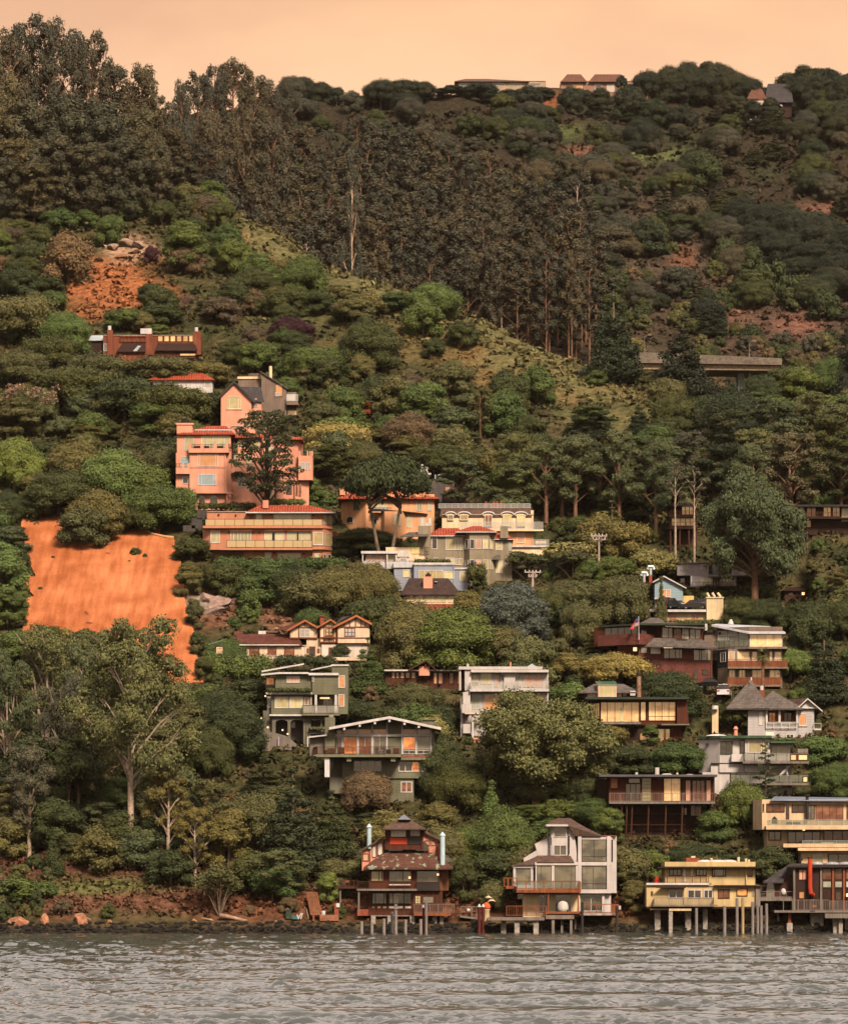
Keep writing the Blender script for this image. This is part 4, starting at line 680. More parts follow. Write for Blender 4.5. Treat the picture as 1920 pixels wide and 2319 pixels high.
h.winA((150, 5), (490, 0), .24, .98, 598, 662, 'dark', cols=5, fm=DW); h.winA((490, 0), (610, 1.8), .1, .9, 600, 662, 'dark', cols=2, fm=DW); h.win(662, 600, 748, 690, 'room', .2, cols=[.6], fm=BR); h.win(752, 605, 812, 690, 'red', .2, cols=3, fm=BR); h.win(819, 604, 866, 690, 'teal', .2, fm=W_, fw=.07); h.win(871, 615, 962, 696, 'grey', .2, cols=2, fm=BR)
h.sheet('roof', [(545, 742, -2.4), (1088, 756, -2.4), (960, 694, .1), (760, 690, .1), (690, 682, .1), (602, 684, .1)], GRF, .25); h.rail(775, 850, 660, 705, -.6, BR, 4, bal=.2); h.box('wall', 490, 742, 1045, 1100, 0, 8, RS); h.box('wall', 330, 738, 489, 900, 2, 8, DT)
h.win(500, 752, 556, 806, 'grey', 0, fm=BR); h.win(572, 748, 659, 812, 'white', 0, fm=BR); h.win(675, 750, 822, 845, 'grey', 0, cols=[.3, .62, .84], fm=BR); h.win(900, 765, 1042, 860, 'grey', 0, cols=[.34, .45, .75], fm=BR); h.win(970, 925, 1016, 966, 'dark', 0, fm=BR); h.win(905, 918, 938, 1000, 'dark', 0, fm=RS, name='door'); h.box('ceiling_lamp', 678, 748, 745, 762, -.16, -.12, LAMPM); h.lamp(460, 772, 1, .28); h.rail(600, 672, 862, 890, -.6, DK, 4); h.box('chimney', 990, 578, 1008, 628, 1.5, 2.2, W_)
# dark and white balcony house
h = House('tiered_balcony_house', 'three storey house of dark and tan walls with redwood balconies and pale sloping roof', 'house', CF, 575, (1350, 1050), 'the tiered balcony house', (980, 575, 1620, 1050))
LA, LB = (1078, 3.2), (1325, 0)
h.plan('wall', [LA, LB, (1578, 0), (1578, 8), (1078, 8)], 600, 755, TB); h.sheet('roof', [(1040, 584, 2.6), (1325, 640, -.9), (1600, 640, -.9), (1480, 596, 8), (1080, 578, 8)], mat('pale_blue_roof', (.55, .56, .60), rough=.4), .3)
for k in range(3):
    h.winA(LA, LB, .04 + k * .32, .33 + k * .32, 625 + k * 4, 660, 'dark', fw=.12); h.winA(LA, LB, .04 + k * .32, .33 + k * .32, 660, 702, 'teal', fw=.1)
h.win(1328, 655, 1575, 756, 'glow', 0, cols=4, fw=.12); h.plan('balcony_floor', [(1000, 3.8), (1320, -1.5), (1612, -1.5), (1612, 4), (1000, 6)], 756, 772, GW); h.rail(0, 0, 702, 756, 0, mat('green_metal', (.04, .07, .045)), 7, glass=GLG, pts=[(1062, 2.6), (1322, -1.4)])
h.plan('wall', [(1086, 2.4), (1164, 0), (1576, 0), (1576, 8), (1086, 8)], 772, 1150, mat('warm_grey_siding', (.26, .19, .14), 'siding')); h.plan('wall', [(1084, 2.37), (1165, -.06), (1166, .1), (1084, 2.5)], 772, 905, mat('black_siding', (.03, .026, .027), 'siding')); h.winA((1086, 2.37), (1164, 0), .3, .8, 790, 866, 'dark', cols=2)
h.wins([(1166, 1216), (1234, 1328), (1345, 1386), (1478, 1500), (1514, 1570)], 788, 858, 'glow', d=0, cols=1); h.wins([(1170, 1220), (1245, 1297), (1344, 1424), (1476, 1562)], 925, 990, 'glow', d=0, cols=2)
for y0, y1 in ((850, 906), (985, 1042)):
    h.box('balcony_floor', 1162, y1, 1618 if y1 < 1000 else 1572, y1 + 12, -1.7, -.003, GW); r = h.rail(1164, 1614 if y1 < 1000 else 1568, y0, y1, -1.6, RW, 8, bal=.16, side=1.2); h.box('balcony_board', 1166, y0 + 8, 1612 if y1 < 1000 else 1566, y1 - 4, -1.57, -1.54, RW, r)
h.box('wall', 985, 640, 1076, 770, 3.4, 8, TB); h.box('deck_roof', 980, 630, 1070, 644, 3, 8, DK); h.cyl('chimney', 1186, 545, 582, .35, 3, W_, prof=lambda q: [(.5, 0), (.3, q * .6), (.18, q)])
# garage house with roof deck
YB = mat('buff_stucco', (.68, .52, .31))
h = House('garage_deck_house', 'buff stucco house whose flat roof is a parking deck beside a square tower', 'house', CF, 598, (850, 570), 'the buff parking deck house', (520, 340, 1180, 570))
h.box('wall', 655, 490, 1018, 640, 0, 9, YB); h.box('parking_deck', 525, 470, 1052, 488, -1.0, 9, W_); h.wins([(712, 776), (886, 946)], 502, 640, 'pink', d=0, cols=2, fm=PK, name='garage_door'); h.box('wall', 1019, 488, 1145, 640, .6, 9, YB)
t = h.box('tower', 1003, 380, 1129, 640, -1.2, 2.2, YB); h.box('tower_cap', 998, 374, 1134, 384, -1.35, 2.35, YB, t)
for x, dx in ((1012, -8), (1054, -10), (1098, -14)): q = MB(); q.tube([h.p(x + 10, 376, 0), h.p(x + dx, 344, 0)], .22, 7); h.put(q, 'chimney_pot', CM, t)
h.rail(1130, 1170, 436, 490, -.5, GW, 3); h.box('balcony_floor', 1130, 490, 1176, 502, -.8, .59, W_); h.box('wall', 540, 488, 654, 640, 1, 9, DW); h.box('parapet', 525, 440, 660, 469, 6, 6.4, W_)
# blue gabled house
BL = mat('sky_blue_siding', (.27, .37, .41), 'siding', var=.05)
h = House('blue_gabled_house', 'sky blue gabled cottage with white trim and amber windows', 'house', CF, 606, (720, 420), 'the blue gabled cottage', (500, 130, 850, 420))
h.poly('wall', [(610, 258), (680, 226), (824, 302), (824, 480), (610, 480)], 0, 8, BL); h.chev('roof', 596, 258, 680, 214, 850, 304, 9, -.6, 8, W_); h.sheet('roof_cover', [(598, 253, -.5), (680, 211, -.5), (680, 211, 8), (598, 253, 8)], GRF, .06); h.sheet('roof_cover', [(680, 211, -.5), (850, 300, -.5), (850, 300, 8), (680, 211, 8)], GRF, .06); h.win(640, 316, 732, 377, 'amber', 0, cols=[.14, .62], rows=1); h.box('window_ledge', 608, 379, 745, 392, -.9, -.003, W_); h.box('annex', 826, 366, 906, 480, .4, 6, mat('yellow_ochre_stucco', (.72, .44, .17)))
for x, y0, y1 in ((579, 138, 208), (530, 186, 264)):
    c = h.box('chimney', x - 11, y1 - (0 if x > 560 else 3), x + 11, y1 + 60, 2, 3, BK); q = MB(); q.tube([h.p(x, y1, 2.5), h.p(x, y0 + 18, 2.5)], .22, 8); q.tube([h.p(x - 24, y0 + 28, 2.5), h.p(x - 16, y0 + 6, 2.5), h.p(x + 16, y0 + 6, 2.5), h.p(x + 24, y0 + 28, 2.5)], .26, 8); h.put(q, 'chimney_cowl', MT, c)
# lilac grey house
LG = mat('lilac_grey_siding', (.50, .44, .45), 'siding', var=.06)
h = House('lilac_terrace_house', 'lilac grey house with white louvred windows and long railed veranda', 'house', CF, 614, (1000, 300), 'the lilac grey house', (750, 90, 1340, 300))
h.box('wall', 780, 120, 1018, 212, 1, 8, LG); h.box('roof', 774, 113, 1024, 121, .6, 8.4, GW); h.box('wall', 893, 213, 1052, 420, 0, 8, LG); h.box('wall', 780, 213, 892, 420, 2.4, 8, DW); h.box('wall', 1053, 220, 1232, 420, .8, 8, TB); h.sheet('roof', [(1018, 216, -1.2), (1340, 208, -1.2), (1340, 196, 5), (1018, 198, 5)], GW, .2)
h.wins([(806, 866), (954, 1010)], 128, 172, 'dark', d=1, rows=4, fw=.1); h.win(955, 228, 1046, 292, 'cream_pane', 0, cols=[.35, .6]); h.win(1060, 226, 1214, 290, 'red', .8, cols=7); h.box('post', 1212, 222, 1226, 296, .4, .8, W_); h.box('deck', 770, 294, 1234, 304, -1.4, -.003, DW); h.rail(892, 1226, 263, 294, -1.3, DK, 8, bal=.2); h.box('post', 882, 214, 892, 300, -1, -.7, W_); h.wins([(800, 840)], 230, 290, 'dark', d=2.4, fm=BR)
for a, b, y in ((1050, 1090, 130), (1096, 1118, 150), (1122, 1150, 160), (1150, 1168, 152), (1200, 1236, 168), (1240, 1300, 182)): h.box('roof_box', a, y, b, 205, 3, 4.5, LG)
for x in (782, 880, 1045): h.cyl('roof_vent', x, 86 + (x > 800) * 14, 120, .16, 3, BK if x != 880 else W_)
# victorian house
VG = mat('pale_grey_siding', (.47, .44, .43), 'siding', var=.06)
h = House('victorian_house', 'pale grey victorian house with pointed grey shingle roofs and white porch columns', 'house', CG, 559, (1350, 470), 'the grey victorian house', (880, 100, 1630, 470))
h.box('wall', 1160, 296, 1272, 540, 0, 8, VG); h.box('wall', 1272, 388, 1478, 540, .1, 8, VG); h.box('porch_wall', 1272, 296, 1478, 388, 2.6, 8, mat('ochre_wall', (.5, .2, .09))); h.box('wall', 1479, 296, 1580, 540, 0, 8, VG)
for e0, e1, ye, ax, yt in ((1022, 1300, 292, 1178, 112), (1190, 1512, 294, 1318, 184)): h.hip('roof', e0, e1, ye, ax - 4, ax + 4, yt, -1.2, 7, 2.6, GRF, .12); h.box('fascia', e0 + 2, ye + 3, e1 - 2, ye + 9, -1.1, 6.8, W_)
h.poly('gable_wall', [(1486, 296), (1545, 238), (1608, 300)], -.2, .3, W_); h.chev('roof', 1472, 290, 1540, 228, 1634, 308, 9, -.9, 7, W_); h.sheet('roof_cover', [(1472, 287, -.8), (1540, 225, -.8), (1540, 225, 7), (1400, 235, 7)], BRF, .06); h.box('gable_beam', 1490, 286, 1606, 294, -.5, -.21, W_)
for x in (1272, 1354, 1466): h.box('porch_column', x, 298, x + 13, 388, -.3, .1, W_)
h.rail(1275, 1470, 384, 420, -.28, W_, 4, bal=.16, t=.1); h.win(1290, 318, 1335, 380, 'lit', 2.6, cols=2); h.win(1385, 318, 1440, 384, 'red', 2.6, cols=2, fm=BR); h.win(1228, 315, 1254, 400, 'white', 0, rows=2); h.win(1484, 326, 1534, 404, 'amber', 0, low=True); h.win(1268, 434, 1332, 470, 'white', .1); h.win(1400, 455, 1452, 490, 'dark', .1, cols=2)
b = h.box('side_balcony', 1580, 424, 1626, 432, -.6, 1.4, W_); h.rail(1580, 1624, 390, 424, -.5, W_, 2, side=1.2, par=b); c = h.box('chimney', 1230, 178, 1262, 230, 2, 3, BK); h.cyl('chimney_pot', 1246, 150, 178, .28, 2.5, W_, c); h.cyl('finial', 1180, 96, 116, .12, 1.4, W_); h.box('chimney', 932, 280, 972, 470, 1, 2.4, YB); h.cyl('tank', 950, 276, 300, .5, .6, W_)
# white house with green roof
h = House('green_roof_house', 'white two storey house with dark green flat roof and long glass balconies', 'house', CG, 539, (1200, 850), 'the white green roofed house', (845, 455, 1545, 850))
h.plan('wall', [(848, 3.5), (980, 0), (1140, 0), (1140, 7), (848, 7)], 484, 700, WH); h.box('wall', 1141, 486, 1300, 700, -.6, 7, WH); h.box('wall', 1300, 520, 1428, 700, .2, 7, WH); GRR = mat('moss_green_roof', (.05, .09, .05), 'rough'); h.plan('roof', [(838, 3.4), (980, -.6), (1145, -1.4), (1310, -1.4), (1310, 7.4), (838, 7.4)], 468, 485, GRR); h.box('roof', 1302, 500, 1470, 514, -1.4, 7, GRR)
h.win(983, 502, 1062, 587, 'dark', 0, cols=2, fm=mat('green_metal', (.04, .07, .045))); h.box('balcony', 1055, 585, 1130, 632, -.9, -.003, WH); h.win(1107, 498, 1139, 580, 'dark', 0, fm=MATS['green_metal']); h.win(1160, 500, 1292, 577, 'cream_pane', -.6, cols=[.64, .74]); h.win(1310, 533, 1408, 582, 'cream_pane', .2, cols=3)
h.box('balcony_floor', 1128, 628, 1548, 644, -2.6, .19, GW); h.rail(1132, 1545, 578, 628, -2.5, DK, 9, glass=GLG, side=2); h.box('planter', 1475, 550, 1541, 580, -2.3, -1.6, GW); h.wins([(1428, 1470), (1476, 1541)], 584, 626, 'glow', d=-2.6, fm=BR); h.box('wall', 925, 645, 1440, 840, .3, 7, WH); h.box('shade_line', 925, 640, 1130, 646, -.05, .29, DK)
h.win(1045, 668, 1086, 764, 'grey', .3, fm=DK, name='door'); h.win(1113, 658, 1166, 736, 'dark', .3, cols=2); h.win(1178, 660, 1345, 720, 'yellow', .3, cols=3); q = MB(); q.tube([h.p(1362, 722, -1.4), h.p(1426, 655, -1.4)], .2, 6); h.put(q, 'brace', W_); q = MB(); q.tube([h.p(1400, 655, -1.2), h.p(1412, 725, -1.2)], .15, 6); h.put(q, 'brace', W_)
h.box('balcony_floor', 1048, 766, 1548, 782, -2.4, .29, GW); h.rail(1050, 1544, 716, 766, -2.3, DK, 10, glass=GLG, side=1.8); h.win(1508, 726, 1540, 764, 'glow', -2.4, fm=BR); h.box('wall', 1250, 783, 1436, 900, .6, 7, YB); h.win(1338, 796, 1396, 852, 'grey', .6, fm=W_); h.cyl('roof_pipe', 1082, 408, 470, .25, 2, PK, prof=lambda q: [(.3, 0), (.25, q * .6), (.38, q * .75), (.15, q)]); h.cyl('roof_dome', 960, 458, 470, 1, 2, W_, prof=lambda q: [(1.6, 0), (1.3, q * .6), (.5, q)])
h.lamp(898, 524, 2.0, .2, False)
# stilt house
h = House('brown_stilt_house', 'low dark brown house on tall timber stilts with full length railed deck', 'house', CG, 528, (600, 1090), 'the dark brown stilt house', (200, 660, 970, 1090))
h.box('wall', 275, 730, 948, 900, .8, 7, DT); h.box('roof', 215, 714, 965, 728, -1.5, 7.5, mat('dull_grey_roof', (.10, .095, .10))); h.box('wall', 205, 745, 274, 900, 2.5, 7, DW)
h.win(398, 735, 478, 772, 'grey', .8, fm=BR); h.win(485, 736, 546, 886, 'cream_pane', .8, rows=7, fm=BR, fw=.05); h.win(624, 738, 732, 886, 'glow', .8, cols=[.46], fm=BR, fw=.07); h.win(802, 748, 888, 886, 'red', .8, cols=3, fm=BR); h.wins([(760, 798), (892, 926)], 748, 886, 'pink', d=.8, fm=BR); h.win(380, 770, 480, 886, 'dark', .8, cols=3, fm=BR); h.box('wall', 290, 740, 330, 800, .6, .79, PKD)
h.box('deck', 278, 886, 952, 900, -1.8, .79, GW); h.rail(282, 948, 834, 886, -1.7, GW, 12, bal=.25, side=1.6)
h.box('wall', 375, 900, 880, 1130, 2.4, 6, DW)
for x in (360, 392, 425, 530, 640, 745, 850): q = MB(); q.tube([h.p(x, 898, -1.2), h.p(x - 8, 1110, -.6)], .13, 6); h.put(q, 'stilt', BR)
for y in (960, 1030): h.box('cross_beam', 370, y, 760, y + 6, 1.2, 1.4, BR)
h.win(798, 912, 862, 974, 'pink', 2.4, cols=2); h.wins([(738, 750), (756, 770)], 926, 970, 'white', d=2.4)
for x, y0, y1, r, m_ in ((582, 670, 714, .32, W_), (452, 700, 714, .2, W_), (710, 702, 714, .15, CM)): h.cyl('roof_pipe', x, y0, y1, r, 2, m_)
h.cyl('roof_dome', 645, 708, 716, 1, 1, W_, prof=lambda q: [(.9, 0), (.5, q)]); h.cyl('roof_dome', 790, 712, 718, 1, 1, W_, prof=lambda q: [(.7, 0), (.4, q)])
# cream house at the right edge
CH = mat('warm_cream_stucco', (.66, .47, .285))
h = House('cream_terraced_house', 'cream terraced house of three glass railed storeys with blue curved roof', 'house', CK, 519, (1500, 620), 'the cream terraced house', (990, 70, 1739, 620))
h.plan('wall', [(990, 3.5), (1062, 0), (2020, 0), (2020, 8), (990, 8)], 108, 345, CH); h.sheet('roof', [(1130, 110, -.9), (2030, 116, -.9), (2030, 98, 7), (1160, 84, 7)], mat('blue_metal_roof', (.30, .34, .46), rough=.3, metal=.4), .15)
h.win(1060, 140, 1082, 210, 'dark', 0, fm=CH); h.win(1095, 140, 1240, 210, 'red', 0, cols=[.36, .75], fm=BR); h.win(1250, 146, 1276, 266, 'dark', 0, fm=BR); h.win(1295, 148, 1396, 212, 'dark', 0, cols=2, fm=BR); h.win(1416, 150, 1478, 268, 'grey', 0, cols=2, fm=BR); h.win(1484, 148, 1702, 270, 'red', 0, cols=4, fm=BR, fw=.07); h.win(1728, 148, 1990, 270, 'red', 0, cols=4, fm=BR)
h.cyl('chimney', 1417, 78, 268, .22, -.5, DK); h.cyl('chimney_cap', 1417, 68, 80, .4, -.5, DK); h.box('balcony', 1095, 318, 2020, 345, -2.4, -.003, CH); h.rail(1100, 2010, 268, 318, -2.3, MT, 9, glass=GLG, t=.03); h.box('deck_bench', 1255, 286, 1365, 305, -1.6, -1, DK)
q = h.poly('lantern', [(1140, 300), (1140, 262), (1160, 240), (1182, 262), (1182, 300)], -1.9, -1.4, DK)
h.box('wall', 1100, 346, 2020, 500, .5, 8, CH); h.win(1112, 358, 1212, 432, 'dark', .5, cols=2, fm=BR); h.win(1262, 360, 1522, 456, 'dark', .5, cols=4, fm=BR); h.win(1545, 352, 1990, 440, 'red', .5, cols=6, fm=BR); h.box('balcony', 1230, 456, 2020, 486, -2.0, .49, CH); h.rail(1380, 2010, 434, 480, -1.9, MT, 7, glass=GLG, t=.03); h.lamp(1390, 345, -1.5, .16)
h.box('boat_cover', 1530, 446, 1622, 470, -1.4, -.3, W_); h.box('balcony', 1345, 490, 2020, 512, -3.0, -2.01, CH); h.box('wall', 1372, 512, 2020, 760, -1.6, 8, CH); h.win(1452, 530, 1548, 640, 'cream_pane', -1.6, fm=CH, name='garage_door'); h.win(1580, 535, 1990, 640, 'dark', -1.6, cols=5, fm=BR); h.lamp(1370, 580, -2, .2, False)
# ------------------------------------------------------------------ houses on the water's edge
YL = mat('yellow_stucco', (.56, .415, .205), var=.14)
h = House('yellow_pile_house', 'yellow two storey house standing on piers over the water with wooden balconies', 'house', CK, 499, (600, 1150), 'the yellow pile house', (150, 555, 1070, 1150))
h.box('wall', 298, 650, 1008, 782, 1.6, 9, YL); h.box('parapet', 296, 600, 1010, 637, 1.3, 9.2, YL); h.box('eave', 245, 640, 1070, 650, .2, 9.4, DW)
c = h.box('chimney', 465, 568, 572, 600, 4, 6, BK); h.box('chimney_cap', 505, 554, 536, 568, 4.4, 5.4, CM, c)
for x, r in ((612, 1.1), (710, 1.4), (795, 1.3)): h.cyl('skylight_dome', x, 584, 602, r, 3, W_, prof=lambda q, r=r: [(r, 0), (r * .9, q * .5), (r * .4, q)])
for x, y in ((662, 570), (876, 562), (935, 574), (957, 582)): h.cyl('roof_vent', x, y, 602, .18, 2.5, CM)
h.win(330, 656, 428, 712, 'dark', 1.6, cols=3, fm=DK); h.win(438, 656, 462, 765, 'white', 1.6, name='door'); h.wins([(500, 518)], 660, 740, 'cream_pane', d=1.6); h.win(540, 655, 626, 712, 'grey', 1.6, cols=3, fm=BR); h.win(668, 655, 778, 716, 'grey', 1.6, cols=[.18, .82], fm=BR); h.win(944, 655, 986, 716, 'red', 1.6, cols=2, fm=BR); h.cyl('downpipe', 938, 600, 778, .12, 1.4, YL)
h.box('pilaster', 625, 652, 664, 770, 1.45, 1.597, YL)
h.box('balcony_floor', 152, 766, 645, 782, -.4, 1.59, W_); r = h.rail(250, 642, 716, 766, -.3, BR, 6, bal=.14); h.rail(165, 250, 722, 766, .2, DK, 2)
h.box('wall', 152, 783, 1046, 955, 0, 9, YL); h.wins([(324, 446), (474, 586), (601, 676)], 818, 888, 'dark', d=0, cols=2, fm=W_); h.win(711, 814, 806, 890, 'red', 0, cols=2, fm=BR); h.win(860, 811, 947, 872, 'lit', 0, fm=BR); h.win(984, 818, 1002, 870, 'grey', 0, fm=YL); h.win(188, 832, 202, 868, 'dark', 0, fm=DK)  # reddish reflection in one window painted as dim red pane colour
h.sheet('awning', [(225, 800, -1.2), (465, 802, -1.2), (450, 788, .2), (300, 782, .2)], DW, .08); h.box('eave', 685, 784, 1090, 794, -.8, 6, DW); h.box('corner_post', 1012, 795, 1048, 960, -.4, .8, GW); h.box('pilaster', 446, 800, 474, 940, -.25, -.003, YL); h.box('pilaster', 680, 800, 712, 940, -.12, -.003, YL)
h.box('balcony_floor', 205, 940, 690, 952, -1.6, -.003, GW); h.rail(212, 682, 885, 940, -1.5, GW, 5, bal=.1, side=1.3); h.box('base_beam', 150, 953, 1050, 968, -.5, 9, DW); h.box('cross_beam', 330, 968, 505, 986, -1.3, -.6, YB); h.box('cross_beam', 180, 968, 330, 980, -.4, .2, YB); h.box('cross_beam', 600, 968, 1000, 978, 1, 1.6, DW)
for x, w, dd in ((240, 44, .5), (343, 30, -1.2), (480, 44, .6), (615, 36, .8), (392, 40, 5), (560, 40, 6), (720, 40, 5), (945, 44, 3), (850, 40, 5.5)): h.box('pier', x - w / 2, 965, x + w / 2, 1180, dd, dd + 1.4, CO if dd < 3 else mat('dark_concrete', (.17, .13, .085), 'rough'))  # piers further under the house take a darker concrete
# dark pier house
h = House('brown_pier_house', 'dark brown timber house on concrete piers with a red stovepipe and glazed porch', 'house', CK, 500.3, (1500, 1150), 'the dark brown pier house', (1050, 565, 1739, 1150))
h.box('wall', 1310, 628, 2000, 990, 1, 10, DW); h.sheet('roof', [(1250, 632, .2), (2010, 632, .2), (2010, 612, 8), (1290, 612, 8)], DK, .2)
for x, w in ((1500, 45), (1615, 60), (1720, 60)): h.cyl('skylight_dome', x, 600, 620, 1, 3, mat('grey_plastic', (.34, .34, .36), rough=.3), prof=lambda q, w=w: [(w * .0175, 0), (w * .015, q * .6), (w * .006, q)])
for x in (1308, 1520, 1614, 1700): h.box('wall_post', x, 632, x + 16, 985, .7, .99, GW if x < 1600 else RW)
h.win(1348, 658, 1418, 746, 'pink', 1, cols=2, fm=BR); h.win(1350, 832, 1398, 892, 'amber', 1, fm=BR); h.win(1536, 652, 1612, 742, 'red', 1, fm=BR); h.win(1632, 652, 1698, 742, 'red', 1, fm=BR); h.win(1718, 652, 1990, 742, 'red', 1, cols=4, fm=BR); h.wins([(1536, 1612), (1632, 1698), (1718, 1850), (1860, 1990)], 746, 806, 'teal', d=1, fm=BR); h.win(1640, 835, 1685, 905, 'dark', 1, fm=BR)
q = MB(); q.tube([h.p(1440, 568, .2), h.p(1440, 800, .2), h.p(1446, 846, .2), h.p(1466, 862, .7)], .30, 8); h.put(q, 'stovepipe', mat('red_enamel', (.50, .055, .02), rough=.4)); h.cyl('pipe_cap', 1440, 562, 572, .36, .2, DK); h.lamp(1737, 862, .4, .2)
h.poly('wall', [(1092, 752), (1260, 700), (1310, 700), (1310, 900), (1092, 900)], 2.5, 8, mat('dark_red_boards', (.075, .030, .022), 'plank')); h.sheet('roof', [(1072, 756, 1.4), (1230, 756, 1.4), (1262, 640, 5), (1250, 636, 5)], SL); h.win(1095, 756, 1160, 880, 'grey', 2.5, fm=GW, name='door')
h.box('deck', 1160, 984, 2000, 1000, -2.0, 10, GW); h.rail(1300, 1590, 902, 984, -1.9, GW, 6, bal=.2); h.box('lower_deck', 1560, 1008, 2000, 1044, -3.4, -1.9, GW); h.rail(1590, 2000, 910, 984, -2.0, GW, 6, bal=.12); h.rail(1448, 1480, 900, 984, -2.2, GW, 2)
h.box('footbridge', 1046, 880, 1309, 908, 1, 2.8, GW); h.rail(1050, 1306, 836, 880, 1.1, GW, 5); h.rail(1050, 1306, 850, 866, 2.6, GW, 5)
for x, w, dd, y1 in ((1280, 22, -1.2, 1085), (1280, 44, -1.4, 1180), (1496, 100, 0, 1180), (1645, 44, -2, 1180), (1682, 30, -2.6, 1180), (1740, 50, -1, 1180), (1190, 16, 1.4, 1180)): h.box('pier', x - w / 2, 1000 if y1 < 1100 or w > 60 or w < 20 else (1082 if w == 44 and dd == -1.4 else 1044), x + w / 2, y1, dd + (.3 if w == 22 else 0), dd + 1, CO if w != 22 else RW)
h.box('retaining_wall', 1400, 1000, 2000, 1180, 7, 8, mat('dark_concrete', (.17, .13, .085), 'rough')); h.box('bench', 1455, 940, 1490, 960, -.6, .2, RW)
# white glass house
WG = mat('white_paint', (.55, .495, .475), rough=.5, var=.10)
h = House('white_glass_house', 'white waterfront house with tall glass tower, brown roofs and red timber decks', 'house', CJ, 501, (900, 1330), 'the white glass waterfront house', (270, 150, 1450, 1330))
h.plan('wall', [(1000, 2.4), (1047, 0), (1390, 0), (1446, .9), (1446, 9), (1000, 9)], 336, 930, WG); h.box('eave_trim', 1008, 333, 1446, 340, -.12, 9, mat('red_trim', (.38, .08, .045)))
h.win(1084, 374, 1342, 607, 'room', 0, cols=[.5], rows=[.24], fm=DK, fw=.07); h.win(1084, 648, 1342, 891, 'room', 0, cols=[.46], rows=[.24], fm=DK, fw=.07); h.box('string_course', 1046, 608, 1390, 644, -.2, -.003, WG)
for x in (1047, 1346): h.box('pilaster', x, 341, x + 36, 930, -.25, -.205, WG); h.box('pilaster_back', x + 1, 341, x + 35, 930, -.2, -.003, WG)
h.winA((1390, 0), (1446, .9), .02, .2, 376, 606, 'dark', fm=DK, fw=.04); h.winA((1000, 2.4), (1047, 0), .2, .85, 374, 607, 'dark', fm=DK, fw=.05)
h.box('base_trim', 1046, 892, 1392, 932, -.35, -.003, WG)
h.sheet('roof', [(940, 218, -.6), (1010, 333, -.3), (1292, 333, -.3), (1060, 215, 4), (966, 152, 3), (836, 152, 3)], BRF, .1); h.sheet('roof', [(716, 216, -.7), (942, 216, -.7), (966, 152, 3), (836, 152, 3)], BRF, .15)
h.plan('wall', [(728, 2.2), (776, .4), (940, .4), (1044, 3), (1044, 9), (728, 9)], 218, 620, WG); h.box('fascia', 716, 218, 944, 238, -.72, 6, WG); h.win(794, 240, 928, 352, 'grey', .4, fm=W_, fw=.09); h.win(796, 432, 928, 540, 'grey', .4, cols=2, fm=W_, fw=.08); h.winA((728, 2.2), (776, .4), .1, .9, 238, 352, 'dark', fm=W_); h.winA((728, 2.2), (776, .4), .25, .9, 432, 540, 'dark', fm=W_)
h.poly('wall', [(946, 232), (1012, 336), (1047, 612), (952, 612)], .2, 2.2, WG); h.box('slit_window', 948, 335, 960, 525, .12, .198, PANES['dark'])
h.poly('wing_wall', [(598, 418), (735, 352), (735, 620), (620, 620), (620, 492)], 1.6, 8, WG); h.poly('wing_wall', [(482, 572), (612, 490), (619, 492), (619, 640), (495, 640)], 1.2, 7, WG); h.sheet('parapet_cap', [(596, 416, 1.55), (737, 348, 1.55), (737, 348, 8), (596, 416, 8)], MATS['red_trim'], .06)
h.sheet('roof', [(372, 638, -1.0), (592, 636, -1.0), (622, 606, -1.5), (1006, 606, -1.5), (966, 540, .3), (632, 540, .3), (500, 604, 1.0)], BRF, .12)
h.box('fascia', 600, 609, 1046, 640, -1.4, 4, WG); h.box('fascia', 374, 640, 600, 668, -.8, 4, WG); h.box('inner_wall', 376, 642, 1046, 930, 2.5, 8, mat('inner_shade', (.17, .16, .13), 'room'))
for x, w, dd in ((376, 22, -.7), (558, 26, -.7), (606, 14, -1.3), (774, 27, -1.3), (1024, 22, -1.3)): h.box('post', x, 640, x + w, 900, dd, dd + .35, WG)
h.win(398, 668, 558, 850, 'room', -.5, rows=1, fm=W_, fw=.05); h.box('sill_wall', 398, 850, 590, 900, -.6, 2, WG); h.win(622, 641, 773, 895, 'room', -1.1, fm=DK, fw=.04, cols=[.28]); h.win(802, 641, 1024, 895, 'room', -1.1, fm=DK, fw=.04, cols=[.8])
h.box('deck', 410, 893, 1066, 926, -3.2, 2.4, RW); h.box('deck', 300, 866, 412, 886, -1.4, 2, RW); h.rail(415, 1064, 812, 893, -3.1, RW, 10, glass=GLG, t=.12, side=1.5); h.rail(278, 412, 778, 868, -1.3, RW, 3, bal=.3, t=.1); h.box('corner_board', 1052, 815, 1078, 926, -3.25, -.4, RW)
h.box('wall', 476, 930, 1064, 1180, 0, 8, CM); h.win(412, 930, 562, 1002, 'dark', 1, fm=BR, cols=2); h.win(640, 942, 735, 1130, 'dark', 0, fm=W_, cols=2); h.win(804, 944, 978, 1124, 'room', 0, fm=W_, fw=.1); h.win(1066, 940, 1296, 1120, 'room', .5, fm=W_, fw=.1, cols=[.5]); h.box('wall', 1060, 932, 1388, 1160, .5, 8, WH); h.box('post', 1296, 936, 1322, 1140, .1, .48, WG)
for x in (738, 1050): h.box('deck_post', x - 6, 926, x + 6, 1130, -2.9, -2.6, RW)
h.box('deck', 700, 1124, 1076, 1146, -3.2, -.003, RW); h.box('deck_beam', 712, 1160, 1006, 1200, -3.4, -1, GW); h.rail(305, 718, 1068, 1168, -3.4, RW, 4, bal=.24, t=.08); h.rail(1080, 1390, 1050, 1140, -2.4, RW, 4, t=.1); h.box('slab', 1066, 1140, 1432, 1162, -2.6, 8, CO); h.box('side_deck', 1372, 1045, 1470, 1140, 1, 3, RW)
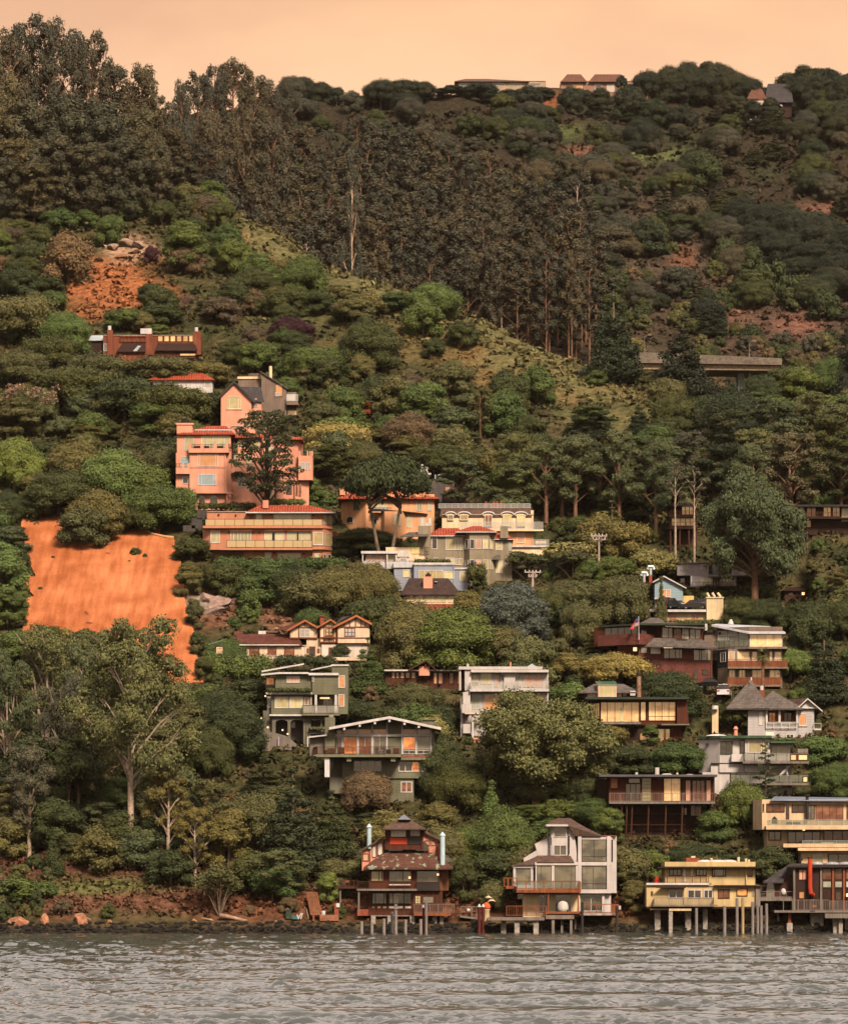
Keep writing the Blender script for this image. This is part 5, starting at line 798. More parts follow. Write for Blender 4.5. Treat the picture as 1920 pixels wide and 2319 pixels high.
h.box('dock', 110, 1182, 700, 1214, -4.6, -1.6, GW)
for x, w, dd, m_ in ((276, 52, -3, CO), (415, 52, -4.2, CO), (612, 54, -4.2, CO), (668, 20, -2, DW), (788, 30, -3.2, GW), (880, 22, -2.4, GW), (976, 26, -3.2, GW), (1020, 18, -1.5, GW), (1258, 84, 2, CO), (1350, 60, 5, DW), (1140, 30, 3, DW)): h.box('pier', x - w / 2, 1202, x + w / 2, 1380, dd, dd + .8, m_)
h.box('block', 1465, 1182, 1556, 1278, 3, 5, mat('orange_crate', (.36, .13, .05), 'rough')); h.cyl('side_lamp', 1478, 1062, 1100, .18, .6, W_); h.cyl('tube_slide', 1420, 1000, 1300, .1, 4, DW)
# pagoda house
RSH = mat('mossy_brown_shingles', (.120, .052, .036), 'shingle', rgb2=(.23, .26, .19), size=.8); PB = mat('pale_blue_flue', (.46, .60, .66), rough=.4)
h = House('pagoda_house', 'brown shingled waterfront house with stacked pagoda roofs and pale blue flues', 'house', CI, 502, (800, 1260), 'the brown pagoda house', (315, 115, 1310, 1260))
h.hip('roof', 738, 868, 165, 790, 806, 118, 1.2, 5.6, 3.4, mat('blue_grey_cap', (.16, .17, .22), rough=.4), .06); h.hip('roof', 568, 1028, 262, 740, 862, 165, -1.2, 8.5, 3.2, BRF, .16)
h.box('wall', 604, 262, 1000, 480, .6, 7, DT); h.win(655, 263, 828, 356, 'white', .6, fm=BR); h.win(856, 268, 974, 348, 'white', .6, fm=BR); h.box('red_panel', 654, 358, 830, 425, .5, .595, mat('red_enamel', (.50, .055, .02), rough=.4)); h.box('dark_panel', 836, 350, 976, 425, .52, .595, DK)
h.poly('wing_wall', [(365, 500), (592, 365), (592, 700), (365, 700)], 1.4, 8, PKD); h.sheet('wing_roof', [(318, 502, .8), (592, 344, .8), (600, 338, 8), (330, 488, 8)], BRF, .25)
for x in (440, 520, 585): h.box('wing_post', x, 455 - (x - 440) * .6, x + 9, 690, 1.3, 1.39, BR)
h.win(470, 440, 512, 560, 'white', 1.4, fm=BR); h.win(525, 410, 580, 540, 'white', 1.4, fm=BR); h.win(370, 520, 435, 600, 'pink', 1.4, fm=BR)
h.poly('wing_wall', [(1000, 300), (1182, 405), (1182, 640), (1000, 640)], 1.4, 8, PKD); h.sheet('wing_roof', [(1000, 282, .8), (1242, 404, .8), (1230, 396, 8), (1000, 272, 8)], BRF, .25); h.wins([(1012, 1070), (1082, 1122)], 385, 440, 'pink', d=1.4, fm=BR); h.box('wing_band', 1132, 400, 1182, 600, 1.2, 1.39, DT)
h.sheet('side_roof', [(1160, 596, 2), (1300, 588, 2), (1230, 528, 6), (1160, 522, 6)], GRF)
h.hip('roof', 380, 1310, 664, 740, 905, 392, -1.8, 9, 3.8, RSH, .28)
for x0, x1 in ((635, 780), (925, 1052)):
    c = (x0 + x1) / 2; w = (x1 - x0) / 2; arc = [(c - w * math.cos(t * math.pi / 10), 492 - 76 * math.sin(t * math.pi / 10)) for t in range(11)]
    a2 = [(c + (x - c) * 1.14, 492 + (y - 492) * 1.3) for x, y in arc]; h.poly('dormer', a2, .9, 5, BRF); h.poly('dormer_window', arc, .84, .897, PANES['dark'])
h.box('wall', 438, 682, 1172, 915, -.2, 8, DT); h.plan('wall', [(1173, -.2), (1262, 1.8), (1262, 8), (1173, 8)], 682, 905, mat('cedar_boards', (.19, .075, .035), 'plank')); h.win(453, 697, 592, 812, 'cream_pane', -.2, fm=BR, cols=[.62, .85]); h.win(638, 697, 880, 816, 'room', -.2, fm=BR, cols=[.62]); h.win(928, 698, 1170, 822, 'room', -.2, fm=BR, fw=.1); h.lamp(1150, 738, -.32, .14); h.lamp(858, 770, -.32, .14); h.box('dark_panel', 928, 826, 1172, 905, -.4, -.205, DK); h.box('white_bench', 645, 838, 868, 850, -.9, -.5, W_)
h.box('deck', 312, 886, 932, 906, -2.4, -.21, GW); h.rail(318, 928, 812, 886, -2.3, BR, 8, bal=.22, side=2); h.box('side_deck', 130, 862, 330, 884, 3, 6, BR); h.rail(135, 330, 800, 862, 3.1, BR, 4, bal=.25); h.box('deck_box', 190, 795, 230, 820, 4, 4.6, BK)
for x, y1, dd in ((332, 1080, -2.2), (140, 1080, 3.3)): h.box('deck_post', x - 8, 884, x + 8, y1 + 40, dd, dd + .3, GW)
h.box('wall', 428, 907, 1200, 1166, .2, 8, DT); h.win(465, 925, 622, 1047, 'grey', .2, cols=[.24, .82], fm=BR); h.box('curtain', 472, 932, 498, 1042, .14, .155, PANES['teal']); h.box('curtain', 596, 932, 616, 1042, .14, .155, PANES['teal']); h.win(638, 925, 880, 1047, 'room', .2, cols=[.2, .66], fm=BR); h.box('curtain', 644, 930, 684, 1042, .14, .155, PANES['teal']); h.box('curtain', 800, 930, 874, 1042, .14, .155, PANES['teal']); h.box('white_screen', 690, 960, 746, 1040, .12, .135, PANES['white'])
h.win(914, 956, 972, 1040, 'cream_pane', .2, cols=2, rows=3, fm=BR, fw=.05); h.win(988, 958, 1112, 1040, 'grey', .2, fm=BR); h.box('door', 1124, 950, 1196, 1128, .1, .195, BR); h.wins([(642, 792), (808, 874)], 1062, 1091, 'white', d=.2, fm=BR, fw=.03); h.wins([(468, 500), (524, 560), (580, 622)], 1064, 1090, ['teal', 'amber', 'teal'], d=.2, fm=BR, fw=.03)
h.box('deck', 900, 1134, 1282, 1166, -2.2, .19, RW); h.rail(904, 1320, 1048, 1134, -2.1, GW, 8, bal=.25, side=1.8); h.box('base_beam', 455, 1160, 900, 1172, -.2, .19, GW); h.box('side_step', 315, 1100, 430, 1165, -.6, 2, BK)
for x, w in ((482, 46), (656, 56), (886, 48), (1118, 46), (1190, 40)): h.box('pier', x - w / 2, 1167, x + w / 2, 1300, -1.2, .2, CO)
h.box('foundation', 440, 1172, 1200, 1300, 4, 5, DW)
for x, y0, y1, dd in ((439, 210, 470, 1.2), (1199, 296, 640, -1.0)): c = h.cyl('flue', x, y0 + 40, y1, .30 if x < 600 else .33, dd, PB); h.cyl('flue_cap', x, y0, y0 + 40, 1, dd, PB, c, prof=lambda q: [(.42, 0), (.4, .1), (.05, q)])
# ------------------------------------------------------------------ foundations: carry each house down to the slope below it
for r in [o for o in sc.objects if o.type == 'EMPTY' and o.get('category') == 'house' and 'pile' not in o.name and 'stilt' not in o.name and 'pier' not in o.name and 'glass_house' not in o.name and 'pagoda' not in o.name]:
    for w_ in [c for c in r.children if c.name.split('.')[0] in ('wall', 'turret', 'bay')]:
        V = np.array([v.co[:] for v in w_.data.vertices]) + np.array(r.location); x0, x1 = V[:, 0].min(), V[:, 0].max(); y0, y1 = V[:, 1].min(), V[:, 1].max(); zb = V[:, 2].min()
        g0 = float(ground([(x0 + x1) / 2], [y0 + .5])[0])
        if zb > g0 - .2 and x1 - x0 > 2 and not any(V[:, 2].min() > 1e9 for _ in ()):
            low = [c for c in r.children if c is not w_ and c.name.split('.')[0] in ('wall', 'base_course', 'porch_wall', 'arcade') and (np.array([v.co[2] for v in c.data.vertices]).min() + r.location.z) < zb - .3]
            if not low or r.name in ('white_modern_house', 'green_roof_house'):
                MB().box((x0 + .3, y0 + .4, g0 - 1.5), (x1 - .3, y1 - .3, zb + .02)).build('foundation', w_.data.materials[0], r)
for r in [o for o in sc.objects if o.type == 'EMPTY' and o.get('category') == 'house']:
    done = 0
    for w_ in [c for c in r.children if c.name.split('.')[0] == 'wall' and len(c.data.vertices) == 8]:
        V = np.array([v.co[:] for v in w_.data.vertices]) + np.array(r.location); lo_, hi_ = V.min(0), V.max(0)
        if hi_[0] - lo_[0] > 5 and hi_[2] - lo_[2] > 2.6 and done < 2 and len(np.unique(np.round(V[:, 1], 3))) == 2:
            q = MB(); q.tube([(hi_[0] - .22, lo_[1] - .09, lo_[2] + .2), (hi_[0] - .22, lo_[1] - .09, hi_[2] - .15)], .055, 6); q.build('downpipe', w_.data.materials[0], r)
            q = MB(); q.box((lo_[0] + .05, lo_[1] - .16, hi_[2] - .16), (hi_[0] - .05, lo_[1] - .02, hi_[2] - .05)); q.build('gutter', DK if done else CO, r); done += 1
# ------------------------------------------------------------------ foliage
def leaf_mat(name, rgb, var=.35, hue=None):
    if name in MATS: return MATS[name]
    m = bpy.data.materials.new(name); m.use_nodes = True; MATS[name] = m; t = m.node_tree; n = t.nodes; l = t.links; b = n['Principled BSDF']
    b.inputs['Roughness'].default_value = .65; b.inputs['Specular IOR Level'].default_value = .18
    oi = n.new('ShaderNodeObjectInfo'); g = n.new('ShaderNodeNewGeometry')
    z = n.new('ShaderNodeTexNoise'); z.inputs['Scale'].default_value = .45; z.inputs['Detail'].default_value = 3; l.new(g.outputs['Position'], z.inputs['Vector'])
    r1 = ramp(n, [(.28, (.72, .75, .78)), (.5, (1, 1, 1)), (.74, (1.35, 1.28, 1.12))]); l.new(z.outputs[0], r1.inputs[0])
    r2 = ramp(n, [(0, (.72, .80, .85)), (.5, (1, 1, 1)), (1, (1.35, 1.18, .95))]); l.new(oi.outputs['Random'], r2.inputs[0])
    r3 = ramp(n, [(0, (.8, .82, .8)), (1, (1.2, 1.19, 1.15))]); l.new(g.outputs['Random Per Island'], r3.inputs[0])
    c = None
    for r_ in (r1, r2, r3):
        x = n.new('ShaderNodeMix'); x.data_type = 'RGBA'; x.blend_type = 'MULTIPLY'; x.inputs[0].default_value = 1
        if c is None: x.inputs[6].default_value = (*rgb, 1)
        else: l.new(c, x.inputs[6])
        l.new(r_.outputs[0], x.inputs[7]); c = x.outputs[2]
    l.new(c, b.inputs['Base Color']); return m
TONE = dict(dark=(.060, .072, .027), green=(.086, .120, .036), bright=(.125, .175, .050), olive=(.125, .118, .046), yellow=(.25, .22, .080), euc=(.106, .122, .056), eucbrown=(.102, .096, .060), brown=(.14, .10, .060),
            pine=(.042, .053, .026), spruce=(.095, .110, .090), purple=(.055, .022, .032), rust=(.28, .075, .038), twig=(.26, .17, .115), grove=(.080, .074, .051), black=(.034, .040, .024), rose=(.20, .12, .09))
BARK = mat('grey_bark', (.16, .115, .08), 'rough'); PALEBARK = mat('pale_eucalyptus_bark', (.40, .30, .225), 'rough'); REDBARK = mat('reddish_bark', (.20, .105, .065), 'rough'); DARKBARK = mat('dark_bark', (.055, .038, .026), 'rough')
LEAF = (.70, 1.8)
def ell_core(c, r, rs):
    th = np.linspace(0, math.pi, 6)[1:-1]; ph = np.arange(8) * math.pi / 4
    v = [(0, 0, 1)] + [(math.sin(a) * math.cos(b), math.sin(a) * math.sin(b), math.cos(a)) for a in th for b in ph] + [(0, 0, -1)]
    v = np.array(v) * rs.uniform(.82, 1.1, (len(v), 1)) * r + c; f = []
    for j in range(8): f.append((0, 1 + j, 1 + (j + 1) % 8)); f.append((33, 25 + (j + 1) % 8, 25 + j))
    for i in range(3):
        for j in range(8): a, b = 1 + i * 8 + j, 1 + i * 8 + (j + 1) % 8; f += [(a, a + 8, b), (b, a + 8, b + 8)]
    return v, np.array(f)
def crown_mesh(name, lobes, dens, leaf, seed, core=.84, jit=.42, up=.25, flat=1.0):
    """many leaf-sized faces spread over a set of lobes (c, r); returns one mesh"""
    rs = np.random.default_rng(seed); VV, FF, n0 = [], [], 0; leaf *= LEAF[0]; dens *= LEAF[1]
    C = np.array([c for c, r in lobes], float); Rr = np.array([r for c, r in lobes], float)
    for i in range(len(C)):
        area = 4 * math.pi * ((Rr[i, 0] * Rr[i, 1]) ** 1.6 / 3 + 2 * (Rr[i, 0] * Rr[i, 2]) ** 1.6 / 3) ** (1 / 1.6)
        n = max(12, int(area * dens)); q = rs.normal(size=(n, 3)); q[:, 2] = np.where(q[:, 2] < -.35, -q[:, 2] * rs.choice([1, -1], n, p=[.6, .4]), q[:, 2]); q /= np.linalg.norm(q, axis=1)[:, None]
        bump = 1 + .10 * np.sin(q[:, 0] * 7 + seed) * np.sin(q[:, 1] * 6 + i) + .08 * np.sin(q[:, 2] * 9 + i * 2)
        p = C[i] + q * Rr[i] * (np.where(rs.random(n) < .3, rs.uniform(.9, 1.32, n), rs.uniform(.80, 1.08, n)) * bump)[:, None]
        keep = np.ones(n, bool)
        for j in range(len(C)):
            if j != i: keep &= (((p - C[j]) / (Rr[j] * .82)) ** 2).sum(1) > 1
        p, q = p[keep], q[keep]; n = len(p)
        if n:
            nr = q / Rr[i]; nr /= np.linalg.norm(nr, axis=1)[:, None]; nr = nr + rs.normal(size=(n, 3)) * jit + np.array([0, 0, up]); nr /= np.linalg.norm(nr, axis=1)[:, None]
            t = np.cross(nr, rs.normal(size=(n, 3))); t /= np.linalg.norm(t, axis=1)[:, None]; b = np.cross(nr, t)
            s = leaf * rs.uniform(.6, 1.35, (n, 1)); a = s * rs.uniform(.5, .8, (n, 1))
            V = np.stack([p + t * s, p + b * a, p - t * s, p - b * a], 1).reshape(-1, 3); F = np.arange(n * 4).reshape(-1, 4)
            VV.append(V); FF.append(F + n0); n0 += len(V)
        if core:
            v, f = ell_core(C[i], Rr[i] * core, rs); f4 = np.concatenate([f, f[:, 2:3]], 1); VV.append(v); FF.append(f4 + n0); n0 += len(v)
    V = np.concatenate(VV); F = np.concatenate(FF); m = bpy.data.meshes.new(name); tri = F[:, 2] == F[:, 3]
    tot = np.where(tri, 3, 4); st = np.concatenate([[0], np.cumsum(tot)[:-1]]); idx = F.ravel()[np.stack([np.ones(len(F), bool)] * 3 + [~tri], 1).ravel()]
    m.vertices.add(len(V)); m.vertices.foreach_set('co', V.astype(np.float32).ravel()); m.loops.add(len(idx)); m.loops.foreach_set('vertex_index', idx.astype(np.int32))
    m.polygons.add(len(F)); m.polygons.foreach_set('loop_start', st.astype(np.int32)); m.update(calc_edges=True); return m
def limbs(name, H, W, r0, tips, fork, seed, lean=0.0):
    rs = random.Random(seed); q = MB(); top = Vector((lean, 0, H * fork)); q.tube([(0, 0, -2.5), (0, 0, 0), (lean * .4 + rs.uniform(-.2, .2), 0, H * fork * .5), top], [r0 * 1.5, r0 * 1.15, r0 * .9, r0 * .75], 8)
    for t in tips:
        t = Vector(t); mid = top.lerp(t, .5) + Vector((rs.uniform(-.6, .6), rs.uniform(-.6, .6), rs.uniform(-.2, .8))); s = top.lerp(Vector((lean * .6, 0, H * fork * .6)), rs.random() * .6)
        q.tube([s, mid, t], [r0 * .5, r0 * .32, r0 * .1], 5)
    return q.mesh(name)
# each entry: variants of (crown, trunk) with nominal width and height
LIB = {}
def lib(kind, W, H, pairs): LIB[kind] = (W, H, pairs)
def mk_oak(k, W, H, seed, low=.16, n=17, dens=16, leaf=.24):
    rs = random.Random(seed); R_ = W / 2; L_ = []
    for i in range(n):
        a = i * 2.39996 + rs.uniform(-.3, .3); rr = math.sqrt((i + .5) / n) * R_ * .66; hz = 1 - (rr / R_) ** 2
        r = R_ * rs.uniform(.22, .46); z = H * (low + (.80 - low) * hz * rs.uniform(.75, 1.05)); L_.append(((math.cos(a) * rr, math.sin(a) * rr, max(z, r * .5)), (r, r, r * rs.uniform(.62, .85))))
    for i in range(9):
        a = i * .698 + rs.uniform(-.3, .3); r = R_ * rs.uniform(.22, .36); L_.append(((math.cos(a) * R_ * .68, math.sin(a) * R_ * .68, H * rs.uniform(low * .7, .42)), (r, r, r * .85)))
    return crown_mesh('crown', L_, dens, leaf, seed), limbs('trunk', H, W, W * .03, [L_[i][0] for i in range(4)], .35, seed)
lib('oak', 9, 8, [mk_oak('o', 9, 8, s) for s in (1, 2, 3, 4, 5)])
lib('bigoak', 16, 13, [mk_oak('b', 16, 13, s, n=34, dens=12, leaf=.27) for s in (11, 12, 13)])
lib('canopy', 14, 9, [mk_oak('c', 14, 9, s, low=.45, n=30, dens=12, leaf=.27) for s in (21, 22, 23)])
lib('shrub', 4, 2.8, [(mk_oak('s', 4, 2.8, s, low=.1, n=9, dens=26, leaf=.18)[0], None) for s in (31, 32, 33, 34)])
def mk_euc(seed, W=13, H=24, bare=.38, dens=9, n=15, r0=.5, leaf=.27, core=.72, stems=1, sub=3, spread=.9, zs=1.0):
    """pale trunks whose limbs each carry a puffy clump of leaves"""
    rs = random.Random(seed); L_ = []; q = MB(); trunks = []
    for k in range(stems):
        a = k * 6.28 / stems + rs.uniform(-.4, .4); l = W * (.0 if stems == 1 else .26); top = Vector((math.cos(a) * l, math.sin(a) * l * .6, H * .88)); b = Vector((0, 0, H * (.30 if stems == 1 else .16)))
        q.tube([(0, 0, -3), (0, 0, 0), b, b.lerp(top, .4) + Vector((rs.uniform(-.3, .3), 0, 0)), top], [r0 * 1.4, r0 * 1.1, r0 * (.9 if stems == 1 else .62), r0 * .55, .07], 8); trunks.append((b, top))
    for i in range(n):
        t = ((i + .5) / n) ** .85; z = H * (bare + (.94 - bare) * t); env = W / 2 * spread * (math.sin(math.pi * (.25 + .68 * t)) ** .7) * rs.uniform(.45, 1.0); a = i * 2.4 + rs.uniform(-.5, .5)
        b, top = trunks[i % stems]; ax = b.lerp(top, min(1, max(0, (z - b.z) / (top.z - b.z)))); c = Vector((ax.x + math.cos(a) * env, ax.y + math.sin(a) * env, z)); R_ = W * rs.uniform(.095, .15)
        for s_ in range(sub):
            o = Vector((rs.uniform(-1, 1), rs.uniform(-1, 1), rs.uniform(-.7, .7))) * R_ * .8; r = R_ * rs.uniform(.6, 1.0); L_.append((tuple(c + o), (r, r, r * rs.uniform(.65, .9) * zs)))
        f = ax + (top - b).normalized() * -min(env * .9 + 1, ax.z * .35); q.tube([f, f.lerp(c, .55) + Vector((0, 0, .25 * env * .3)), c], [r0 * .34, r0 * .22, .05], 5)
        for _ in range(2): e = c + Vector((rs.uniform(-1, 1), rs.uniform(-1, 1), rs.uniform(0, 1))) * R_; q.tube([f.lerp(c, .6), e], [r0 * .14, .03], 4)
    return crown_mesh('crown', L_, dens, leaf, seed, core=core, jit=.75, up=.15), q.mesh('trunk')
lib('euc', 13, 24, [mk_euc(s, bare=.34) for s in (41, 42, 43)])
lib('gum', 17, 30, [mk_euc(s, 17, 30, .42, 9, 24, .50, .25, .55, sub=3, spread=1.08) for s in (51, 52)])
lib('forkgum', 15, 24, [mk_euc(s, 15, 24, .46, 9, 20, .50, .25, .55, stems=3, sub=3, spread=1.05) for s in (53, 54)])
lib('spreadgum', 17, 14, [mk_euc(s, 17, 14, .34, 11, 30, .62, .26, spread=1.05) for s in (58,)])
lib('skygum', 14, 34, [mk_euc(s, 14, 34, .30, 5, 28, .6, .34, .5, sub=2, zs=1.5) for s in (55, 56, 57)])
lib('baregum', 7.5, 32, [mk_euc(63, 7.5, 32, .60, 8, 10, .30, .30, .6, sub=2)])
lib('tallbroad', 9, 14, [mk_oak('t', 9, 14, s, low=.14, n=26, dens=13, leaf=.25) for s in (26, 27, 28)])
lib('lowgum', 14, 34, [mk_euc(s, 14, 34, .08, 6, 38, .4, .34, .75, sub=2, zs=1.9) for s in (65, 66, 67)])
lib('grovegum', 7.5, 32, [mk_euc(s, 7.5, 32, .26 if s > 62 else .40, 8, 17, .20, .32, .75, sub=2, zs=1.8) for s in (61, 62, 63, 64)])
def mk_con(seed, W=9, H=16, dens=12, leaf=.25, p=.85, irr=.3):
    rs = random.Random(seed); L_ = []; lev = 9
    for i in range(lev):
        t = i / (lev - 1); z = H * (.08 + .86 * t); R_ = W / 2 * ((1 - t) ** p * .85 + .10); m_ = max(1, int(7 * (1 - t) + 1))
        for j in range(m_):
            a = j * 6.28 / m_ + rs.uniform(-.5, .5); rr = R_ * rs.uniform(.5 - irr * .3, .62 + irr * .4) if m_ > 1 else 0; r = max(R_ * rs.uniform(.36, .5), .5)
            L_.append(((math.cos(a) * rr, math.sin(a) * rr, z + rs.uniform(-.4, .4)), (r, r, r * rs.uniform(.42, .7) + .25)))
    q = MB(); q.tube([(0, 0, -2.5), (0, 0, 0), (0, 0, H * .5), (0, 0, H * .95)], [W * .05, W * .04, W * .025, .05], 7); return crown_mesh('crown', L_, dens, leaf, seed, core=.7, jit=.8), q.mesh('trunk')
lib('conifer', 9, 16, [mk_con(s) for s in (71, 72, 73)])
lib('cone', 4, 6.5, [mk_con(s, 4, 6.5, 18, .2, .8, .1) for s in (75, 76)])
def mk_sparse(seed, W=6, H=12):
    rs = random.Random(seed); L_ = []; q = MB(); q.tube([(0, 0, -2), (0, 0, 0), (0, 0, H)], [.22, .18, .03], 6)
    for i in range(26):
        z = H * (.12 + .8 * i / 25); R_ = W / 2 * (1 - z / H) ** .8 + .25; a = i * 2.4; e = Vector((math.cos(a) * R_, math.sin(a) * R_, z + R_ * .18)); q.tube([(0, 0, z), e], [.06, .02], 4)
        for s in (.45, .8): L_.append(((e.x * s, e.y * s, z + R_ * .18 * s), (R_ * .28 + .12, R_ * .28 + .12, .16)))
    return crown_mesh('crown', L_, 12, .22, seed, core=0, jit=.9), q.mesh('trunk')
lib('sparse', 6, 12, [mk_sparse(81)])
def mk_umb(seed, W=14, H=9, legs=2, bare=.66, n=22):
    rs = random.Random(seed); L_ = []
    for i in range(n):
        a = i * 2.4; rr = math.sqrt((i + .3) / n) * W * .43; r = W * rs.uniform(.09, .15); L_.append(((math.cos(a) * rr, math.sin(a) * rr, H * (bare + .06 + (.9 - bare) * (1 - (2 * rr / W) ** 2) * rs.uniform(.5, 1))), (r, r, r * .55)))
    q = MB()
    for k in range(legs):
        s = (k - (legs - 1) / 2) * W * .06; kx = (k - (legs - 1) / 2) * W * .30; q.tube([(s, 0, -2), (s, 0, 0), (s + kx * .4, 0, H * .25), (s + kx, .3, H * bare)], [W * .026, W * .022, W * .018, W * .013], 7)
        for j in range(7): e = Vector(L_[(k * 7 + j * 2) % n][0]); b = Vector((s + kx, .3, H * bare * rs.uniform(.8, 1))); q.tube([b, b.lerp(e, .5) + Vector((0, 0, .2)), e], [W * .01, W * .007, .04], 5)
    return crown_mesh('crown', L_, 14, .23, seed, core=.7, jit=.6), q.mesh('trunk')
lib('umbrella', 14, 9, [mk_umb(s) for s in (91, 92)]); lib('parasol', 9, 5, [mk_umb(s, 9, 5, 3, .5, 16) for s in (93, 94)])
def mk_cyp(seed, W=13, H=15):
    rs = random.Random(seed); L_ = []; q = MB(); q.tube([(0, 0, -2), (0, 0, 0), (0, 0, H * .25), (.2, 0, H * .6), (0, 0, H * .92)], [.75, .6, .5, .3, .06], 8)
    for i in range(84):
        t = (i + .5) / 84; z = H * (.33 + .65 * t); R_ = W / 2 * math.sin(math.pi * (.20 + .68 * t)) ** .8; a = i * 2.4 + rs.uniform(-.4, .4); rr = R_ * rs.uniform(.45, .98); r = rs.uniform(.65, 1.25); e = Vector((math.cos(a) * rr, math.sin(a) * rr, z)); L_.append((tuple(e), (r, r, r * .34)))
        if i % 2 == 0: b = Vector((0, 0, max(H * .18, z - rr * .8))); q.tube([b, b.lerp(e, .6) + Vector((0, 0, .1)), e], [.16, .1, .03], 5)
    return crown_mesh('crown', L_, 10, .24, seed, core=.35, jit=.9), q.mesh('trunk')
lib('cypress', 13, 15, [mk_cyp(101)])
def mk_twig(seed, W=8, H=7, leafy=.5):
    rs = random.Random(seed); q = MB(); L_ = []
    def br(p, d, l, r, k):
        e = p + d * l; q.tube([p, p.lerp(e, .5) + Vector((rs.uniform(-.1, .1), rs.uniform(-.1, .1), .05)) * l, e], [r, r * .8, r * .55], 4)
        if k == 0: L_.append((tuple(e), (W * .075, W * .075, W * .05))); return
        for j in range(3):
            nd = (d + Vector((rs.uniform(-1, 1), rs.uniform(-1, 1), rs.uniform(-.25, .5))) * .75).normalized(); br(e, nd, l * rs.uniform(.6, .8), r * .55, k - 1)
    q.tube([(0, 0, -2), (0, 0, 0), (0, 0, H * .25)], [W * .03, W * .025, W * .02], 6)
    for j in range(4): a = j * 1.57 + rs.random(); br(Vector((0, 0, H * .22)), Vector((math.cos(a) * .8, math.sin(a) * .8, .9)).normalized(), H * .3, W * .012, 3)
    return crown_mesh('crown', L_[::2], leafy * 14, .2, seed, core=0, jit=1.2), q.mesh('trunk')
lib('twig', 8, 7, [mk_twig(s) for s in (111, 112)])
def mk_multi(seed, W=10, H=9):
    rs = random.Random(seed); L_ = []; q = MB()
    for k in range(8):
        a = k * .785 + rs.uniform(-.3, .3); t = Vector((math.cos(a) * W * rs.uniform(.15, .38), math.sin(a) * W * .25, H * rs.uniform(.6, .9))); q.tube([(0, 0, -1.5), (0, 0, .1), t * .5 + Vector((0, 0, .4)), t], [.2, .16, .11, .04], 5); r = W * rs.uniform(.12, .2); L_.append((tuple(t), (r, r, r * .8)))
        L_.append(((t.x * .6, t.y * .6, t.z * rs.uniform(.75, 1)), (r * .8, r * .8, r * .6)))
    return crown_mesh('crown', L_, 6, .3, seed, core=.4, jit=.8), q.mesh('trunk')
lib('multistem', 10, 9, [mk_multi(s) for s in (121, 122)])
def mk_palm(seed, H=9):
    rs = random.Random(seed); q = MB(); q.tube([(0, 0, -1), (0, 0, 0), (.1, 0, H * .5), (0, 0, H * .85)], [.42, .34, .28, .3], 8); vs, fs = [], []
    for i in range(64):
        a = i * 2.4; el = rs.uniform(-.75, 1.1); l = rs.uniform(1.5, 2.3); d = Vector((math.cos(a) * math.cos(el), math.sin(a) * math.cos(el), math.sin(el))); s = Vector((-math.sin(a), math.cos(a), 0)); b = Vector((0, 0, H * .86))
        for k in range(-3, 4):
            n = len(vs); tip = b + d * l * (1 - abs(k) * .06) + s * k * .3 - Vector((0, 0, .25 + abs(k) * .05)); m_ = b + d * l * .5 + s * k * .09; vs += [b, m_ + s * .05, tip, m_ - s * .05]; fs.append((n, n + 1, n + 2, n + 3))
    c = MB(); c.add(vs, fs); return c.mesh('crown'), q.mesh('trunk')
lib('palm', 4.2, 10, [mk_palm(131)])
def hedge_mesh(name, a, b, h_, dens=16, leaf=.2, seed=1):
    n = max(2, int((b - a) / (h_ * .8))); rs = random.Random(seed)
    return crown_mesh(name, [((a + (i + .5) * (b - a) / n, rs.uniform(-.2, .2), h_ * rs.uniform(.42, .55)), ((b - a) / n * .75, h_ * .55, h_ * .55)) for i in range(n)], dens, leaf, seed)
# placing: photo column, top and foot of what is seen of it (in 1739 x 2100 view pixels), width, kind, tone
VS = 1920 / 1739
TREES = []; tr_rng = random.Random(5)
WORDS = dict(dark='dark green', green='mid green', bright='bright green', olive='olive', yellow='yellow green', euc='grey green', eucbrown='brownish', brown='brown green', pine='very dark', spruce='blue grey', purple='deep purple', rust='rust red', twig='bare brown', grove='dusky', black='blackish green', rose='dull pink')
KINDW = dict(oak=('oak_tree', 'rounded tree', 'tree'), bigoak=('broad_tree', 'large broad tree', 'tree'), canopy=('canopy_oak', 'flat topped tree', 'tree'), shrub=('shrub', 'shrub', 'shrub'), euc=('eucalyptus', 'eucalyptus', 'tree'), forkgum=('forked_gum_tree', 'forked pale gum', 'tree'), spreadgum=('spreading_gum_tree', 'spreading gum tree', 'tree'), lowgum=('crest_gum_tree', 'gum tree leafy to the ground', 'tree'), baregum=('bare_eucalyptus', 'bare trunked eucalyptus', 'tree'), tallbroad=('tall_tree', 'tall full tree', 'tree'), gum=('gum_tree', 'tall gum tree with pale trunk', 'tree'), skygum=('ridge_gum_tree', 'ragged tall gum', 'tree'), grovegum=('grove_eucalyptus', 'slender eucalyptus', 'tree'), conifer=('conifer', 'pointed conifer', 'tree'), cone=('cone_shrub', 'pointed conical bush', 'shrub'), sparse=('young_conifer', 'thin sparse conifer', 'tree'), umbrella=('umbrella_pine', 'umbrella pine on forked leaning trunks', 'tree'), parasol=('parasol_pine', 'flat topped small pine', 'tree'), cypress=('layered_cypress', 'tall layered cypress', 'tree'), twig=('bare_tree', 'twiggy thin tree', 'tree'), multistem=('multistem_tree', 'many stemmed tree', 'tree'), palm=('palm_tree', 'palm', 'tree'))
